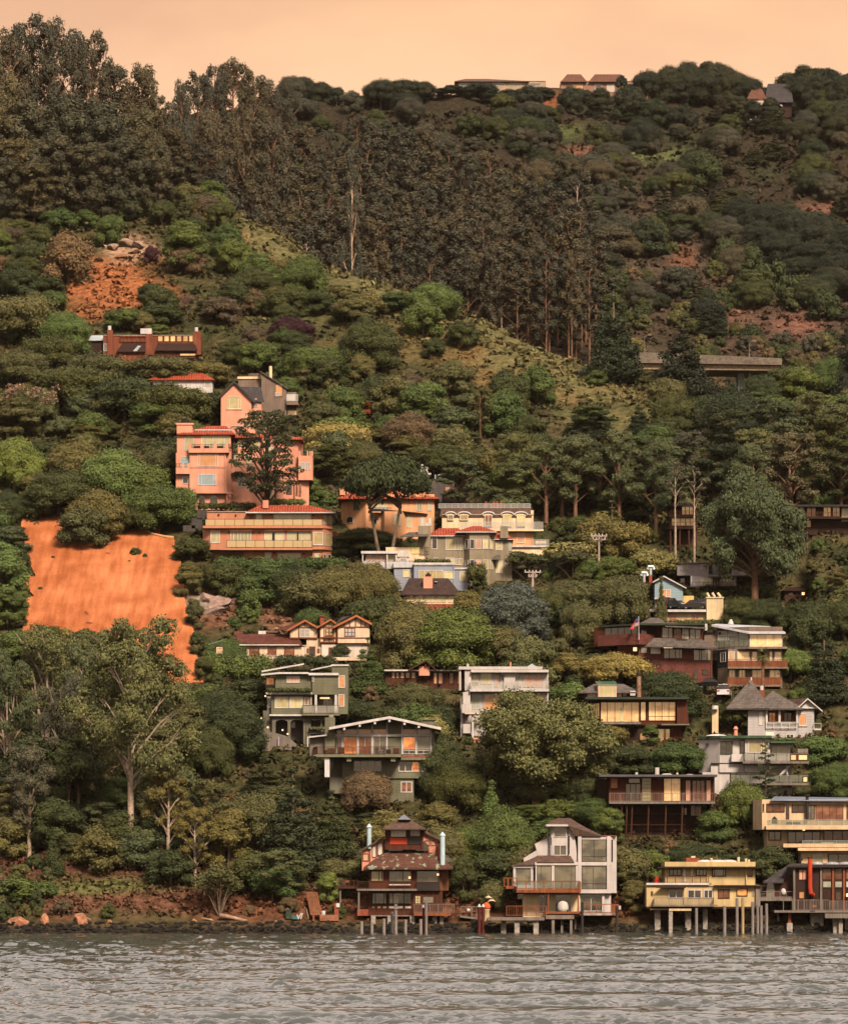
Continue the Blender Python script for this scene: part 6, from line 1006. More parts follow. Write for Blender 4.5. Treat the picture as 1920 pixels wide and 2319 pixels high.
def place(kind, x, Y, w, h, tone, bark=None, label=None, group=None, zoff=0.0, seen=None, stems=True, name=None):
    W, H, pairs = LIB[kind]; cm, tm = pairs[tr_rng.randrange(len(pairs))]; z = float(ground([x], [Y])[0]) - .25 + zoff
    lm = leaf_mat('foliage_' + tone, TONE[tone]); nm, phrase, cat = KINDW[kind]; nm = name or nm; rot = tr_rng.uniform(-.25, .25) if kind in ('umbrella', 'parasol') else tr_rng.uniform(0, 6.28)
    def mk(name, me, m_, par):
        o = bpy.data.objects.new(name, me)
        if not len(me.materials): me.materials.append(None)
        o.material_slots[0].link = 'OBJECT'; o.material_slots[0].material = m_; return link(o, par)
    sx, sz = w / W, h / H
    if tm is None or not stems:
        o = mk(nm, cm, lm, None); o.location = (x, Y, z); o.rotation_euler = (0, 0, rot); o.scale = (sx, sx, sz)
    else:
        o = empty(nm, (x, Y, z)); o.rotation_euler = (0, 0, rot); o.scale = (sx, sx, sz); mk('crown', cm, lm, o)
        mk('trunk', tm, bark or (PALEBARK if kind in ('gum', 'palm', 'forkgum') else REDBARK if kind in ('euc', 'skygum', 'grovegum') else BARK), o)
    o['category'] = cat; px = CX + F * x / Y; py = HY - F * (z + h * .55 - CZ) / Y
    TREES.append(dict(o=o, kind=kind, tone=tone, px=px, py=py, w=w * F / Y, h=h * F / Y, label=label, group=group, Y=Y)); return o
def tree(x, top, foot, w, kind='oak', tone='dark', Y=None, label=None, bark=None, group=None, k=VS, stems=True, name=None):
    px = x * k; Y_ = Y or ground_Y(px, foot * k); X = (px - CX) / F * Y_; z = float(ground([X], [Y_])[0])
    wm_, hm_ = w * k * Y_ / F, max(1.2, CZ + (HY - top * k) / F * Y_ - z)
    if kind in ('oak', 'bigoak') and hm_ > 1.2 * wm_: kind = 'tallbroad'
    return place(kind, X, Y_, wm_, hm_, tone, bark, label, group, stems=stems, name=name)
# ------------------------------------------------------------------ trees that can be told apart
D, G_, B_, O_ = 'dark', 'green', 'bright', 'olive'
# gum trees on the left skyline
for x, t, w, Y in ((20, 62, 110, 815), (62, 20, 120, 822), (110, 40, 100, 818), (150, 60, 100, 825), (190, 55, 95, 820), (235, 130, 110, 826), (290, 128, 95, 822), (325, 190, 70, 824), (60, 200, 150, 806), (140, 190, 150, 806), (215, 200, 150, 806), (285, 220, 120, 808), (10, 150, 120, 806), (350, 260, 90, 815), (410, 290, 90, 818), (30, 280, 120, 800), (110, 270, 120, 800), (180, 290, 120, 800), (250, 280, 110, 802), (320, 290, 90, 806), (380, 330, 80, 812), (70, 330, 110, 796), (0, 320, 110, 796)):
    tree(x, t, 0, w, 'skygum' if Y > 812 else 'lowgum', 'grove' if Y > 812 else 'eucbrown', Y=Y, group='gum trees on the upper left crest')
for x, t, w, Y in ((372, 165, 60, 1010), (405, 140, 80, 1040), (440, 130, 80, 1050), (478, 118, 95, 1060), (520, 140, 80, 1050), (550, 165, 70, 1060), (590, 168, 56, 1080), (430, 215, 100, 960), (500, 215, 100, 960), (370, 235, 90, 940), (560, 240, 90, 960)):
    tree(x, t, 0, w, 'skygum', 'grove', Y=Y, group='gum trees against the sky at the saddle')
# skyline of the far ridge
for x, t, w, kd in ((690, 178, 34, 'canopy'), (780, 164, 80, 'canopy'), (830, 163, 80, 'canopy'), (865, 168, 60, 'canopy'), (985, 166, 90, 'oak'), (925, 172, 70, 'oak'), (1275, 140, 26, 'oak'), (1330, 146, 70, 'canopy'), (1372, 132, 80, 'bigoak'), (1415, 124, 80, 'bigoak'), (1450, 108, 60, 'oak'), (1475, 116, 60, 'oak'), (1485, 128, 90, 'bigoak'), (1530, 150, 80, 'bigoak'), (1580, 165, 46, 'oak'), (1612, 138, 70, 'bigoak'), (1648, 116, 70, 'bigoak'), (1680, 122, 70, 'bigoak'), (1700, 114, 60, 'oak'), (1560, 172, 60, 'oak'), (1525, 176, 60, 'oak'), (1740, 128, 70, 'bigoak'), (1450, 135, 110, 'bigoak'), (1395, 150, 100, 'bigoak'), (1640, 150, 110, 'bigoak'), (1720, 150, 90, 'bigoak'), (1110, 175, 60, 'oak'), (1190, 178, 50, 'oak'), (1050, 178, 60, 'oak')):
    tree(x, t, 0, w, kd, 'black', Y=1128, group='dark trees along the far skyline')
for x, t, f, w in ((1510, 178, 232, 60), (1545, 196, 235, 50), (1580, 190, 240, 60), (1170, 172, 200, 60), (1230, 170, 205, 60), (1290, 165, 210, 70), (1080, 172, 200, 70)): tree(x, t, f, w, 'oak', 'black', Y=1110, group='dark trees hiding the ridge houses')
# dark mass and lit scrub on the far slope, two big pines by the overpass
for x, t, f, w in ((1520, 402, 470, 90), (1570, 408, 492, 100), (1625, 418, 508, 110), (1680, 436, 530, 110), (1740, 452, 548, 110), (1555, 450, 520, 90), (1605, 470, 545, 100), (1665, 488, 560, 110), (1725, 510, 590, 110), (1640, 520, 575, 90), (1700, 545, 605, 90)): tree(x, t, f, w, 'bigoak', 'black', group='blackish trees massed on the far right slope')
for x, t, f, w in ((1490, 480, 545, 60), (1535, 498, 575, 70), (1585, 530, 610, 80), (1635, 560, 635, 80), (1690, 590, 655, 70), (1480, 590, 640, 50), (1400, 560, 610, 40)): tree(x, t, f, w, 'shrub', 'dark', group='green scrub on the far slope')
tree(1258, 572, 760, 138, 'conifer', 'pine', Y=708, label='tallest dark pine left of the highway overpass'); tree(1228, 700, 775, 50, 'conifer', 'pine', Y=706, label='small dark pine at the foot of the tallest pine'); tree(1400, 642, 782, 146, 'conifer', 'black', Y=699, label='dark pine in front of the highway overpass'); tree(1742, 610, 735, 80, 'conifer', 'black', Y=698, label='dark conifer cut by the edge above the overpass end')
# green ridge
for a in ((300, 350, 430, 66, 'oak', G_), (262, 400, 452, 60, 'oak', D), (120, 420, 484, 86, 'oak', G_), (225, 430, 505, 64, 'oak', G_), (380, 436, 562, 98, 'bigoak', 'green'), (140, 470, 585, 108, 'oak', 'brown'), (60, 482, 565, 76, 'oak', D), (30, 545, 605, 90, 'oak', D), (95, 560, 612, 84, 'oak', D), (332, 402, 462, 62, 'oak', D), (400, 392, 455, 74, 'oak', O_), (455, 402, 474, 60, 'oak', D), (462, 452, 525, 74, 'oak', G_), (590, 522, 582, 80, 'oak', O_), (528, 512, 592, 84, 'oak', G_), (520, 545, 622, 112, 'bigoak', D), (622, 520, 622, 110, 'bigoak', G_), (480, 570, 645, 96, 'oak', D), (590, 582, 650, 92, 'oak', D), (690, 578, 634, 92, 'oak', O_), (752, 596, 650, 92, 'oak', O_), (815, 592, 640, 86, 'oak', G_), (890, 578, 652, 112, 'bigoak', B_), (868, 612, 690, 92, 'oak', G_), (950, 650, 712, 72, 'oak', D), (725, 602, 664, 98, 'oak', O_), (330, 620, 668, 96, 'oak', D), (385, 600, 650, 64, 'twig', 'rose'), (600, 648, 705, 92, 'bigoak', 'purple'), (530, 690, 765, 92, 'oak', G_), (478, 690, 745, 64, 'oak', D), (640, 702, 785, 128, 'bigoak', G_), (760, 655, 762, 140, 'bigoak', D), (690, 792, 862, 82, 'oak', O_), (757, 808, 852, 44, 'oak', 'rust'), (880, 776, 842, 82, 'oak', B_), (800, 842, 905, 72, 'oak', G_), (842, 842, 932, 128, 'bigoak', 'brown'), (905, 902, 985, 148, 'bigoak', D), (1040, 752, 850, 92, 'oak', D), (1100, 742, 832, 84, 'oak', G_), (1058, 812, 860, 60, 'twig', O_), (985, 790, 900, 60, 'euc', O_), (310, 575, 620, 60, 'oak', D), (310, 500, 540, 34, 'oak', 'purple'), (590, 762, 842, 62, 'oak', G_), (540, 790, 840, 50, 'oak', G_)): tree(*a)
# oak canopy round the upper houses
for a in ((50, 610, 705, 150, 'canopy', 'olive'), (135, 636, 722, 110, 'bigoak', B_), (100, 690, 765, 120, 'canopy', D), (40, 720, 795, 120, 'canopy', O_), (200, 726, 805, 140, 'canopy', O_), (330, 732, 795, 150, 'canopy', O_), (425, 742, 795, 100, 'canopy', O_), (150, 752, 850, 160, 'canopy', D), (255, 776, 872, 170, 'canopy', D), (360, 790, 885, 170, 'canopy', D), (435, 800, 862, 90, 'oak', D), (20, 800, 880, 120, 'canopy', D), (70, 782, 892, 132, 'twig', 'twig'), (230, 806, 882, 92, 'twig', O_), (325, 660, 690, 50, 'oak', G_), (150, 660, 720, 60, 'canopy', O_),
          (30, 885, 1010, 120, 'bigoak', B_), (60, 912, 1000, 86, 'oak', G_), (155, 902, 1005, 140, 'bigoak', 'olive'), (230, 918, 1045, 160, 'bigoak', B_), (300, 938, 1050, 112, 'oak', G_), (120, 960, 1066, 150, 'bigoak', D), (200, 1000, 1110, 140, 'bigoak', O_), (328, 985, 1090, 150, 'bigoak', G_), (372, 990, 1072, 74, 'oak', B_), (16, 1000, 1080, 70, 'bigoak', D), (172, 1030, 1126, 120, 'oak', O_), (225, 1036, 1092, 84, 'oak', O_), (275, 1050, 1088, 70, 'oak', D), (38, 1110, 1190, 56, 'oak', D), (30, 1180, 1260, 60, 'oak', G_), (398, 1215, 1290, 44, 'oak', O_), (405, 1280, 1350, 36, 'oak', D), (418, 1330, 1400, 40, 'oak', D), (70, 1010, 1062, 120, 'bigoak', D), (280, 1030, 1095, 120, 'bigoak', D),
          (690, 868, 950, 140, 'canopy', 'yellow'), (745, 900, 975, 92, 'bigoak', O_), (650, 905, 975, 84, 'oak', O_), (700, 850, 900, 130, 'oak', B_), (640, 975, 1030, 50, 'oak', G_), (660, 1000, 1040, 60, 'shrub', G_)): tree(*a)
tree(548, 838, 1034, 150, 'cypress', 'pine', Y=633, label='tall layered cypress standing before the pink villa', bark=DARKBARK); tree(790, 944, 1092, 190, 'umbrella', D, Y=617, label='umbrella pine on forked trunks before the apricot villa')
tree(5, 1090, 1255, 110, 'bigoak', B_); tree(15, 1180, 1290, 90, 'bigoak', G_)
# by the terracotta house and the road above the tudor house
for a in ((392, 1094, 1152, 84, 'oak', D), (385, 1140, 1225, 60, 'oak', O_), (430, 1150, 1215, 70, 'oak', D), (745, 1080, 1132, 150, 'bigoak', D), (915, 1052, 1092, 70, 'oak', O_), (700, 1100, 1145, 60, 'oak', D), (470, 1146, 1232, 100, 'oak', D), (540, 1146, 1240, 110, 'oak', G_), (610, 1146, 1250, 110, 'bigoak', D), (690, 1150, 1262, 130, 'bigoak', O_), (765, 1150, 1255, 110, 'bigoak', O_), (510, 1200, 1270, 60, 'shrub', G_), (800, 1215, 1300, 90, 'oak', D), (1050, 1190, 1320, 160, 'bigoak', 'spruce'), (985, 1170, 1200, 40, 'shrub', G_), (960, 1205, 1275, 70, 'oak', O_),
          (1135, 1132, 1182, 22, 'cone', B_), (1120, 1138, 1184, 20, 'cone', B_), (1172, 1102, 1152, 120, 'shrub', 'yellow'), (1180, 1192, 1275, 126, 'canopy', O_), (1120, 1200, 1260, 60, 'oak', O_), (1275, 1182, 1295, 118, 'canopy', O_), (1340, 1118, 1192, 104, 'oak', 'yellow'), (1262, 1132, 1192, 84, 'oak', G_), (1210, 1140, 1200, 60, 'oak', G_), (1356, 1184, 1290, 30, 'cone', O_), (1525, 1222, 1290, 90, 'bigoak', D), (1570, 1225, 1300, 100, 'bigoak', D), (1660, 1230, 1300, 130, 'bigoak', D), (1730, 1220, 1310, 100, 'bigoak', D), (1690, 1275, 1445, 116, 'conifer', 'pine'), (1255, 1020, 1125, 112, 'conifer', O_)): tree(*a)
tree(1085, 1130, 1190, 120, 'parasol', D, label='flat topped small pine right of the olive grey turret house'); tree(1175, 1125, 1190, 96, 'parasol', O_)
# middle
for a in ((835, 1225, 1385, 130, 'bigoak', O_), (930, 1240, 1385, 190, 'bigoak', G_), (755, 1298, 1425, 84, 'conifer', 'green'), (700, 1312, 1362, 60, 'oak', D), (636, 1302, 1344, 48, 'oak', G_), (850, 1392, 1472, 116, 'bigoak', O_), (725, 1425, 1492, 96, 'oak', D), (790, 1440, 1500, 90, 'oak', D), (450, 1400, 1500, 110, 'bigoak', D), (480, 1430, 1560, 140, 'bigoak', D), (430, 1480, 1600, 100, 'bigoak', D), (905, 1440, 1500, 70, 'oak', D), (1090, 1320, 1395, 84, 'oak', 'yellow'), (1165, 1330, 1402, 84, 'oak', O_), (1268, 1330, 1412, 150, 'bigoak', 'yellow'), (1170, 1388, 1472, 92, 'oak', B_), (1370, 1372, 1482, 150, 'bigoak', D), (1290, 1290, 1340, 60, 'oak', O_), (1225, 1332, 1392, 70, 'oak', O_),
          (885, 1458, 1532, 84, 'oak', 'yellow'), (900, 1500, 1640, 110, 'bigoak', D), (940, 1560, 1665, 120, 'bigoak', D), (1008, 1600, 1690, 54, 'cone', B_), (1030, 1650, 1800, 136, 'bigoak', G_), (1140, 1632, 1695, 110, 'oak', G_), (1210, 1632, 1700, 110, 'bigoak', G_), (900, 1640, 1700, 90, 'oak', O_), (752, 1570, 1680, 104, 'bigoak', 'brown'), (540, 1545, 1640, 120, 'conifer', 'pine'), (600, 1560, 1800, 170, 'conifer', 'pine'), (680, 1610, 1760, 120, 'conifer', D), (722, 1758, 1800, 50, 'oak', 'yellow'), (674, 1770, 1850, 48, 'oak', B_), (1008, 1800, 1872, 62, 'oak', O_), (950, 1740, 1850, 60, 'oak', D), (1250, 1640, 1740, 66, 'oak', G_), (1300, 1790, 1872, 60, 'oak', O_), (1338, 1735, 1812, 92, 'oak', G_), (1420, 1720, 1800, 130, 'bigoak', D), (1470, 1652, 1730, 84, 'oak', G_), (1525, 1605, 1700, 96, 'canopy', G_), (1575, 1730, 1805, 110, 'oak', D), (1620, 1320, 1400, 104, 'bigoak', B_), (1512, 1430, 1505, 92, 'oak', D), (1690, 1500, 1572, 110, 'oak', B_), (1715, 1555, 1645, 110, 'bigoak', G_), (1400, 1525, 1600, 130, 'canopy', G_), (1290, 1520, 1590, 110, 'oak', D), (1335, 1475, 1530, 42, 'oak', G_), (1250, 1480, 1530, 80, 'oak', O_), (1640, 1405, 1450, 60, 'oak', G_)): tree(*a)
tree(1100, 1442, 1660, 250, 'spreadgum', 'euc', bark=REDBARK, label='large spreading gum tree in front of the white three storey house'); tree(1570, 1505, 1625, 66, 'sparse', 'pine', Y=533, label='thin sparse conifer in front of the white green roofed house'); tree(1565, 1308, 1425, 46, 'palm', O_, Y=567, bark=REDBARK, label='single fan palm before the tiered balcony house')
# right canyon: eucalyptus and dark conifers
for a in ((1190, 818, 905, 84, 'conifer', 'pine'), (1232, 810, 905, 66, 'conifer', 'pine'), (1310, 814, 895, 60, 'conifer', 'pine'), (1360, 808, 905, 72, 'conifer', 'pine'), (1420, 830, 912, 90, 'conifer', 'pine'), (1500, 790, 940, 130, 'bigoak', 'pine'), (1560, 765, 850, 90, 'bigoak', D, 690), (1450, 800, 900, 100, 'oak', D), (1640, 725, 805, 84, 'oak', G_, 694), (1705, 720, 825, 94, 'bigoak', G_), (1690, 800, 885, 104, 'oak', G_), (1605, 808, 885, 104, 'oak', G_), (1740, 800, 885, 84, 'oak', G_), (1590, 738, 790, 70, 'oak', D, 695), (1622, 728, 800, 80, 'oak', D, 696), (1565, 752, 800, 60, 'oak', G_, 697), (1330, 748, 790, 50, 'oak', O_, 704), (1225, 752, 790, 46, 'oak', G_)): tree(*a)
for x, t, f, w, tn, *Yo in ((1120, 900, 1080, 110, 'euc'), (1180, 885, 1090, 112, 'euc'), (1270, 872, 1100, 112, 'euc'), (1345, 888, 1110, 100, 'euc'), (1412, 878, 1150, 110, 'eucbrown', 641), (1465, 930, 1140, 104, 'euc', 638), (1622, 878, 1110, 150, 'eucbrown'), (1690, 960, 1160, 120, 'euc', 648), (1060, 940, 1070, 110, 'euc'), (1545, 900, 1120, 100, 'euc')): tree(x, t, f, w, 'euc', tn, *Yo, group='eucalyptus in the right canyon')
tree(1548, 1000, 1240, 190, 'spreadgum', 'euc', bark=REDBARK, label='broad gum tree in front of the long canyon house')
for x, t in ((1385, 1020), (1424, 1030)): tree(x, t - 90, 1160, 60, 'baregum', 'eucbrown', group='bare trunked eucalyptus beside the stilted canyon house', bark=PALEBARK)
cr = random.Random(31); n_ = 0
for Y in (640, 647, 654, 661, 668):
    px = 1050 + cr.uniform(0, 40)
    while px < 1960:
        x = (px - CX) / F * Y; h_ = cr.uniform(11, 17) * (1 if Y < 656 else .8)
        top_ = HY - F * (float(ground([x], [Y])[0]) + h_ - CZ) / Y
        if (px > 1620 or top_ > 880 * VS) and top_ > 800 * VS and Y < np.interp(px, RX, RY) - 8 and not (px < 1300 and Y > 668) and not (1150 < px < 1650 and Y > 676): place('euc', x, Y + cr.uniform(-3, 3), cr.uniform(8, 12), h_, cr.choice(['euc', 'euc', 'eucbrown', 'pine', 'dark']), group='eucalyptus wood filling the right canyon', name='canyon_eucalyptus'); n_ += 1
        px += cr.uniform(75, 120)
# lower left gums and understorey
tree(268, 1250, 1775, 230, 'gum', 'euc', label='tallest gum tree with thick pale trunk at the lower left'); tree(95, 1280, 1600, 160, 'forkgum', 'euc', label='forked pale gum tree left of the tallest gum'); tree(15, 1340, 1640, 120, 'forkgum', 'euc'); tree(140, 1380, 1690, 110, 'forkgum', 'eucbrown'); tree(345, 1560, 1790, 110, 'euc', 'olive', bark=PALEBARK); tree(60, 1520, 1770, 110, 'euc', 'eucbrown', bark=PALEBARK); tree(400, 1650, 1820, 90, 'euc', 'olive', bark=PALEBARK); tree(170, 1310, 1660, 120, 'euc', 'euc', bark=PALEBARK)
for a in ((100, 1258, 1420, 90, 'bigoak', D), (180, 1255, 1420, 120, 'bigoak', D), (30, 1270, 1420, 110, 'bigoak', G_), (300, 1330, 1480, 120, 'bigoak', D), (60, 1480, 1700, 140, 'bigoak', 'pine'), (160, 1460, 1700, 140, 'bigoak', D), (330, 1450, 1640, 140, 'bigoak', O_), (380, 1420, 1560, 110, 'bigoak', O_), (30, 1600, 1740, 120, 'euc', O_), (330, 1560, 1760, 130, 'euc', 'euc'), (245, 1572, 1700, 80, 'oak', G_), (420, 1590, 1780, 130, 'euc', O_), (200, 1640, 1750, 110, 'euc', 'euc'), (470, 1620, 1800, 100, 'bigoak', O_), (110, 1600, 1760, 110, 'bigoak', D), (20, 1660, 1760, 100, 'oak', O_), (280, 1640, 1740, 80, 'oak', D), (520, 1740, 1830, 110, 'oak', D), (560, 1760, 1850, 100, 'oak', G_), (350, 1735, 1820, 110, 'oak', D), (585, 1740, 1835, 90, 'oak', D)): tree(*a)
tree(450, 1775, 1885, 120, 'multistem', O_, label='many stemmed tree on the red bank by the shore'); tree(30, 1795, 1842, 110, 'shrub', G_); tree(85, 1800, 1842, 70, 'shrub', G_); tree(110, 1700, 1800, 50, 'cone', D); tree(460, 1690, 1760, 60, 'twig', 'twig'); tree(530, 1690, 1745, 60, 'twig', 'rust')
# eucalyptus grove behind the ridge
gr = random.Random(9); n = 0
for Y in np.arange(868, 1004, 7.0):
    px = 470 + gr.uniform(0, 40)
    while px < 1350:
        lim = 1004 if px < 930 else np.interp(px, [930, 1100, 1350], [990, 955, 930]); w = gr.uniform(6.5, 12)
        if Y < lim and Y > np.interp(px, RX, RY) + 42:
            x = (px - CX) / F * Y; place('grovegum', x, Y + gr.uniform(-2, 2), w, gr.uniform(24, 33), 'grove', bark=PALEBARK if gr.random() < .05 else REDBARK, group='eucalyptus grove behind the ridge'); n += 1
        px += gr.uniform(44, 66) * (1.0 if Y < 940 else 1.1)
tree(722, 290, 515, 56, 'grovegum', 'grove', Y=852, bark=mat('sunlit_pale_bark', (.62, .42, .30), 'rough'), label='one eucalyptus with tall bright bare trunk at the grove edge')
# the rest of the woods: scattered where the photo shows no house
def blocked(px, py, w, h, Y, pad=4):
    for x0, y0, x1, y1, Yh, _ in HOUSES:
        if Y < Yh + 6 and px + w / 2 > x0 - pad and px - w / 2 < x1 + pad and py - h < y1 + pad and py > y0 - pad: return True
    return False
def scatter(n, ylo, yhi, pxr, sizes, kinds, tones, group, seed, name=None):
    r = random.Random(seed); k = 0; tries = 0
    while k < n and tries < n * 12:
        tries += 1; px = r.uniform(*pxr); Y = r.uniform(ylo, yhi)
        if ylo < 700 and Y > np.interp(px, RX, RY) - 2: continue
        x = (px - CX) / F * Y; z = float(ground([x], [Y])[0]); py = HY - F * (z - CZ) / Y; w = r.uniform(*sizes); h = w * r.uniform(.65, 1.0)
        if blocked(px, py, w * F / Y, h * F / Y, Y): continue
        rp = py / VS - np.interp(px / VS, RLX, RLY)
        if 470 < px / VS < 1340 and -12 < rp < 78 + 50 * float(sstep(850, 1150, px / VS)) + (h * F / Y) * .5 / VS and (w > 2.4 or r.random() < .6): continue
        if any(((px / VS - a) / c) ** 2 + ((py / VS - b) / d) ** 2 < 1 for a, b, c, d in CLEAR): continue
        place(r.choice(kinds), x, Y, w, h, r.choice(tones), group=group, stems=False, name=name); k += 1
CLEAR = [(644, 1850, 26, 50), (230, 590, 120, 45), (1230, 775, 220, 60), (1060, 705, 210, 44), (215, 1200, 190, 160), (360, 1330, 66, 80), (330, 1830, 300, 40), (560, 490, 110, 40), (660, 530, 110, 40), (760, 575, 100, 36), (860, 610, 90, 36), (950, 660, 90, 36)]
scatter(240, 505, 690, (-60, 1980), (4.2, 10), ['oak', 'oak', 'oak', 'tallbroad', 'canopy', 'euc'], [D, D, G_, O_, O_, 'euc'], 'small trees filling the wooded house slope', 21, 'garden_tree')
scatter(80, 690, 832, (-60, 1980), (4, 9), ['oak'], [D, G_, G_, O_, 'brown'], 'rounded trees scattered over the green ridge', 22, 'ridge_tree')  # oak crowns scattered on the ridge, not a separate species
scatter(290, 502, 700, (-60, 1980), (1.6, 3.6), ['shrub'], [D, D, G_, O_, 'brown'], 'low shrubs on the house slope', 23, 'garden_bush')
scatter(60, 503, 522, (-40, 800), (1.2, 3.2), ['shrub'], ['brown', O_, D, 'brown', 'olive'], 'brush on the bank above the beach', 27, 'bank_shrub')
CLEAR = [(1390, 560, 70, 40), (1600, 665, 90, 36)]
scatter(230, 905, 1140, (1180, 1990), (5, 12), ['oak', 'bigoak', 'conifer'], ['black', 'pine', D, 'grove', 'grove'], 'dark trees on the far hillside', 24, 'hillside_tree')
scatter(60, 1000, 1140, (620, 1250), (5, 11), ['oak', 'bigoak'], ['black', D, 'grove'], 'dark trees under the far skyline', 25, 'hillside_tree')
scatter(240, 850, 975, (1100, 1990), (2, 6), ['shrub'], ['brown', 'grove', O_, D, D], 'low scrub on the red slope', 26, 'hill_shrub')
# scrub and tall grass that nobody could count
rs = np.random.default_rng(17); N_ = 26000; pxs = rs.uniform(-60, 1980, N_); Yv = 500 + 620 * rs.random(N_) ** 1.3; x = (pxs - CX) / F * Yv; zz = ground(x, Yv); pyv = HY - F * (zz - CZ) / Yv; keep = (Yv > 503) & ~((((pxs / VS - 215) / 205) ** 2 + ((pyv / VS - 1215) / 185) ** 2 < 1) | (((pxs / VS - 360) / 70) ** 2 + ((pyv / VS - 1330) / 90) ** 2 < 1))
x, Yv = x[keep], Yv[keep]; z = ground(x, Yv); n_ = len(x); V = []
for j in range(9):
    s = rs.uniform(.18, .5, (n_, 1)) * (1 + (Yv[:, None] - 500) / 500); c = np.stack([x, Yv, z], 1) + rs.normal(size=(n_, 3)) * np.array([.5, .5, .18]) + np.array([0, 0, .25]); t = rs.normal(size=(n_, 3)); t /= np.linalg.norm(t, axis=1)[:, None]; b = np.cross(t, rs.normal(size=(n_, 3))); b /= np.linalg.norm(b, axis=1)[:, None]
    V.append(np.stack([c + t * s, c + b * s * .6, c - t * s, c - b * s * .6], 1))
V = np.concatenate(V).reshape(-1, 3); me = np_mesh('scrub', V, np.arange(len(V)).reshape(-1, 4), False)
uv = CX + F * V[::4, 0] / V[::4, 1]; i0 = np.clip(np.searchsorted(Ys, V[::4, 1]), 0, len(Ys) - 1); i1 = np.clip(np.searchsorted(us, uv), 0, len(us) - 1); cc = col[i0, i1] * rs.uniform(.65, 1.5, (len(uv), 1))
ca = me.color_attributes.new('ground_cover', 'FLOAT_COLOR', 'POINT'); ca.data.foreach_set('color', np.repeat(np.concatenate([cc, np.ones((len(cc), 1))], 1), 4, 0).astype(np.float32).ravel()); me.materials.append(land_mesh.materials[0])
scrub = link(bpy.data.objects.new('scrub', me)); tag(scrub, 'low scrub and dry grass covering the open hillside', 'scrub', kind='stuff')
# ------------------------------------------------------------------ orange netted slope
def in_poly(x, y, pts):
    r = np.zeros(x.shape, bool)
    for (x0, y0), (x1, y1) in zip(pts, pts[1:] + pts[:1]):
        if y0 != y1: r ^= ((y0 > y) != (y1 > y)) & (x < (x1 - x0) * (y - y0) / (y1 - y0) + x0)
    return r
RP = [(150, 72), (420, 60), (700, 70), (890, 95), (1040, 145), (1130, 190), (1200, 225), (1370, 255), (1412, 380), (1442, 520), (1458, 720), (1500, 900), (1535, 1000), (1545, 1160), (1612, 1325), (1600, 1400), (1300, 1420), (900, 1400), (400, 1200), (170, 1000), (196, 850), (176, 740), (258, 712), (180, 600), (205, 545), (275, 552), (232, 460), (205, 370), (176, 240)]
RP = [(x * .2875, 1150 + y * .2875) for x, y in RP]
gx, gy = np.meshgrid(np.arange(38, 470, 2.0), np.arange(1160, 1560, 2.0)); jx = gx + 1.2 * fbm(gy * .2, gx * .2, 5, 2); ins = in_poly(jx, gy, RP)
gY = np.zeros(gx.shape); prof = {}
for r_ in range(gx.shape[0]):
    t_ = (HY - gy[r_, 0]) / F; gY[r_] = 258 / (.5 - t_)
gX = (gx - CX) / F * gY; gZ = ground(gX, gY); sm = CZ + (HY - gy) / F * gY
def lift(X, Y, Z): return Z + .4 + .05 * fbm(X * 1.0, Z * .15, 3, 3)
cells = ins[:-1, :-1] & ins[1:, :-1] & ins[:-1, 1:] & ins[1:, 1:]; nc = gx.shape[1]; ii, jj = np.nonzero(cells); a = ii * nc + jj
me = np_mesh('erosion_blanket', np.stack([gX.ravel(), gY.ravel(), lift(gX, gY, gZ).ravel()], 1), np.stack([a, a + nc, a + nc + 1, a + 1], 1))
import bmesh
bm = bmesh.new(); bm.from_mesh(me); bmesh.ops.delete(bm, geom=[v for v in bm.verts if not v.link_faces], context='VERTS'); bmesh.ops.recalc_face_normals(bm, faces=bm.faces)
big = []; seen_ = set()
for f in bm.faces:
    if f in seen_: continue
    st, isl = [f], []
    while st:
        g = st.pop()
        if g in seen_: continue
        seen_.add(g); isl.append(g); st += [k for e in g.edges for k in e.link_faces]
    if len(isl) > len(big): big = isl
bmesh.ops.delete(bm, geom=[f for f in bm.faces if f not in set(big)], context='FACES'); bm.to_mesh(me); bm.free()
def net_mat():
    m = bpy.data.materials.new('orange_netting'); m.use_nodes = True; t = m.node_tree; n = t.nodes; l = t.links; b = n['Principled BSDF']; b.inputs['Roughness'].default_value = .9; b.inputs['Specular IOR Level'].default_value = .1
    c = n.new('ShaderNodeTexCoord'); mp_ = n.new('ShaderNodeMapping'); mp_.inputs['Scale'].default_value = (.9, .10, .10); l.new(c.outputs['Object'], mp_.inputs[0]); col_ = None
    for sc_, vec, st in ((1.0, mp_.outputs[0], [(.3, (.70, .62, .55)), (.65, (1.1, 1.12, 1.15))]), (.16, c.outputs['Object'], [(.35, (.78, .70, .62)), (.65, (1.12, 1.15, 1.2))]), (6, c.outputs['Object'], [(.3, (.72, .7, .68)), (.7, (1.2, 1.2, 1.2))]), (.7, c.outputs['Object'], [(.24, (.35, .3, .25)), (.33, (1, 1, 1))])):
        z = n.new('ShaderNodeTexNoise'); z.inputs['Scale'].default_value = sc_; z.inputs['Detail'].default_value = 5; l.new(vec, z.inputs['Vector']); r_ = ramp(n, st); l.new(z.outputs[0], r_.inputs[0])
        x = n.new('ShaderNodeMix'); x.data_type = 'RGBA'; x.blend_type = 'MULTIPLY'; x.inputs[0].default_value = 1
        if col_ is None: x.inputs[6].default_value = (.50, .172, .068, 1)
        else: l.new(col_, x.inputs[6])
        l.new(r_.outputs[0], x.inputs[7]); col_ = x.outputs[2]
    l.new(col_, b.inputs['Base Color']); return m
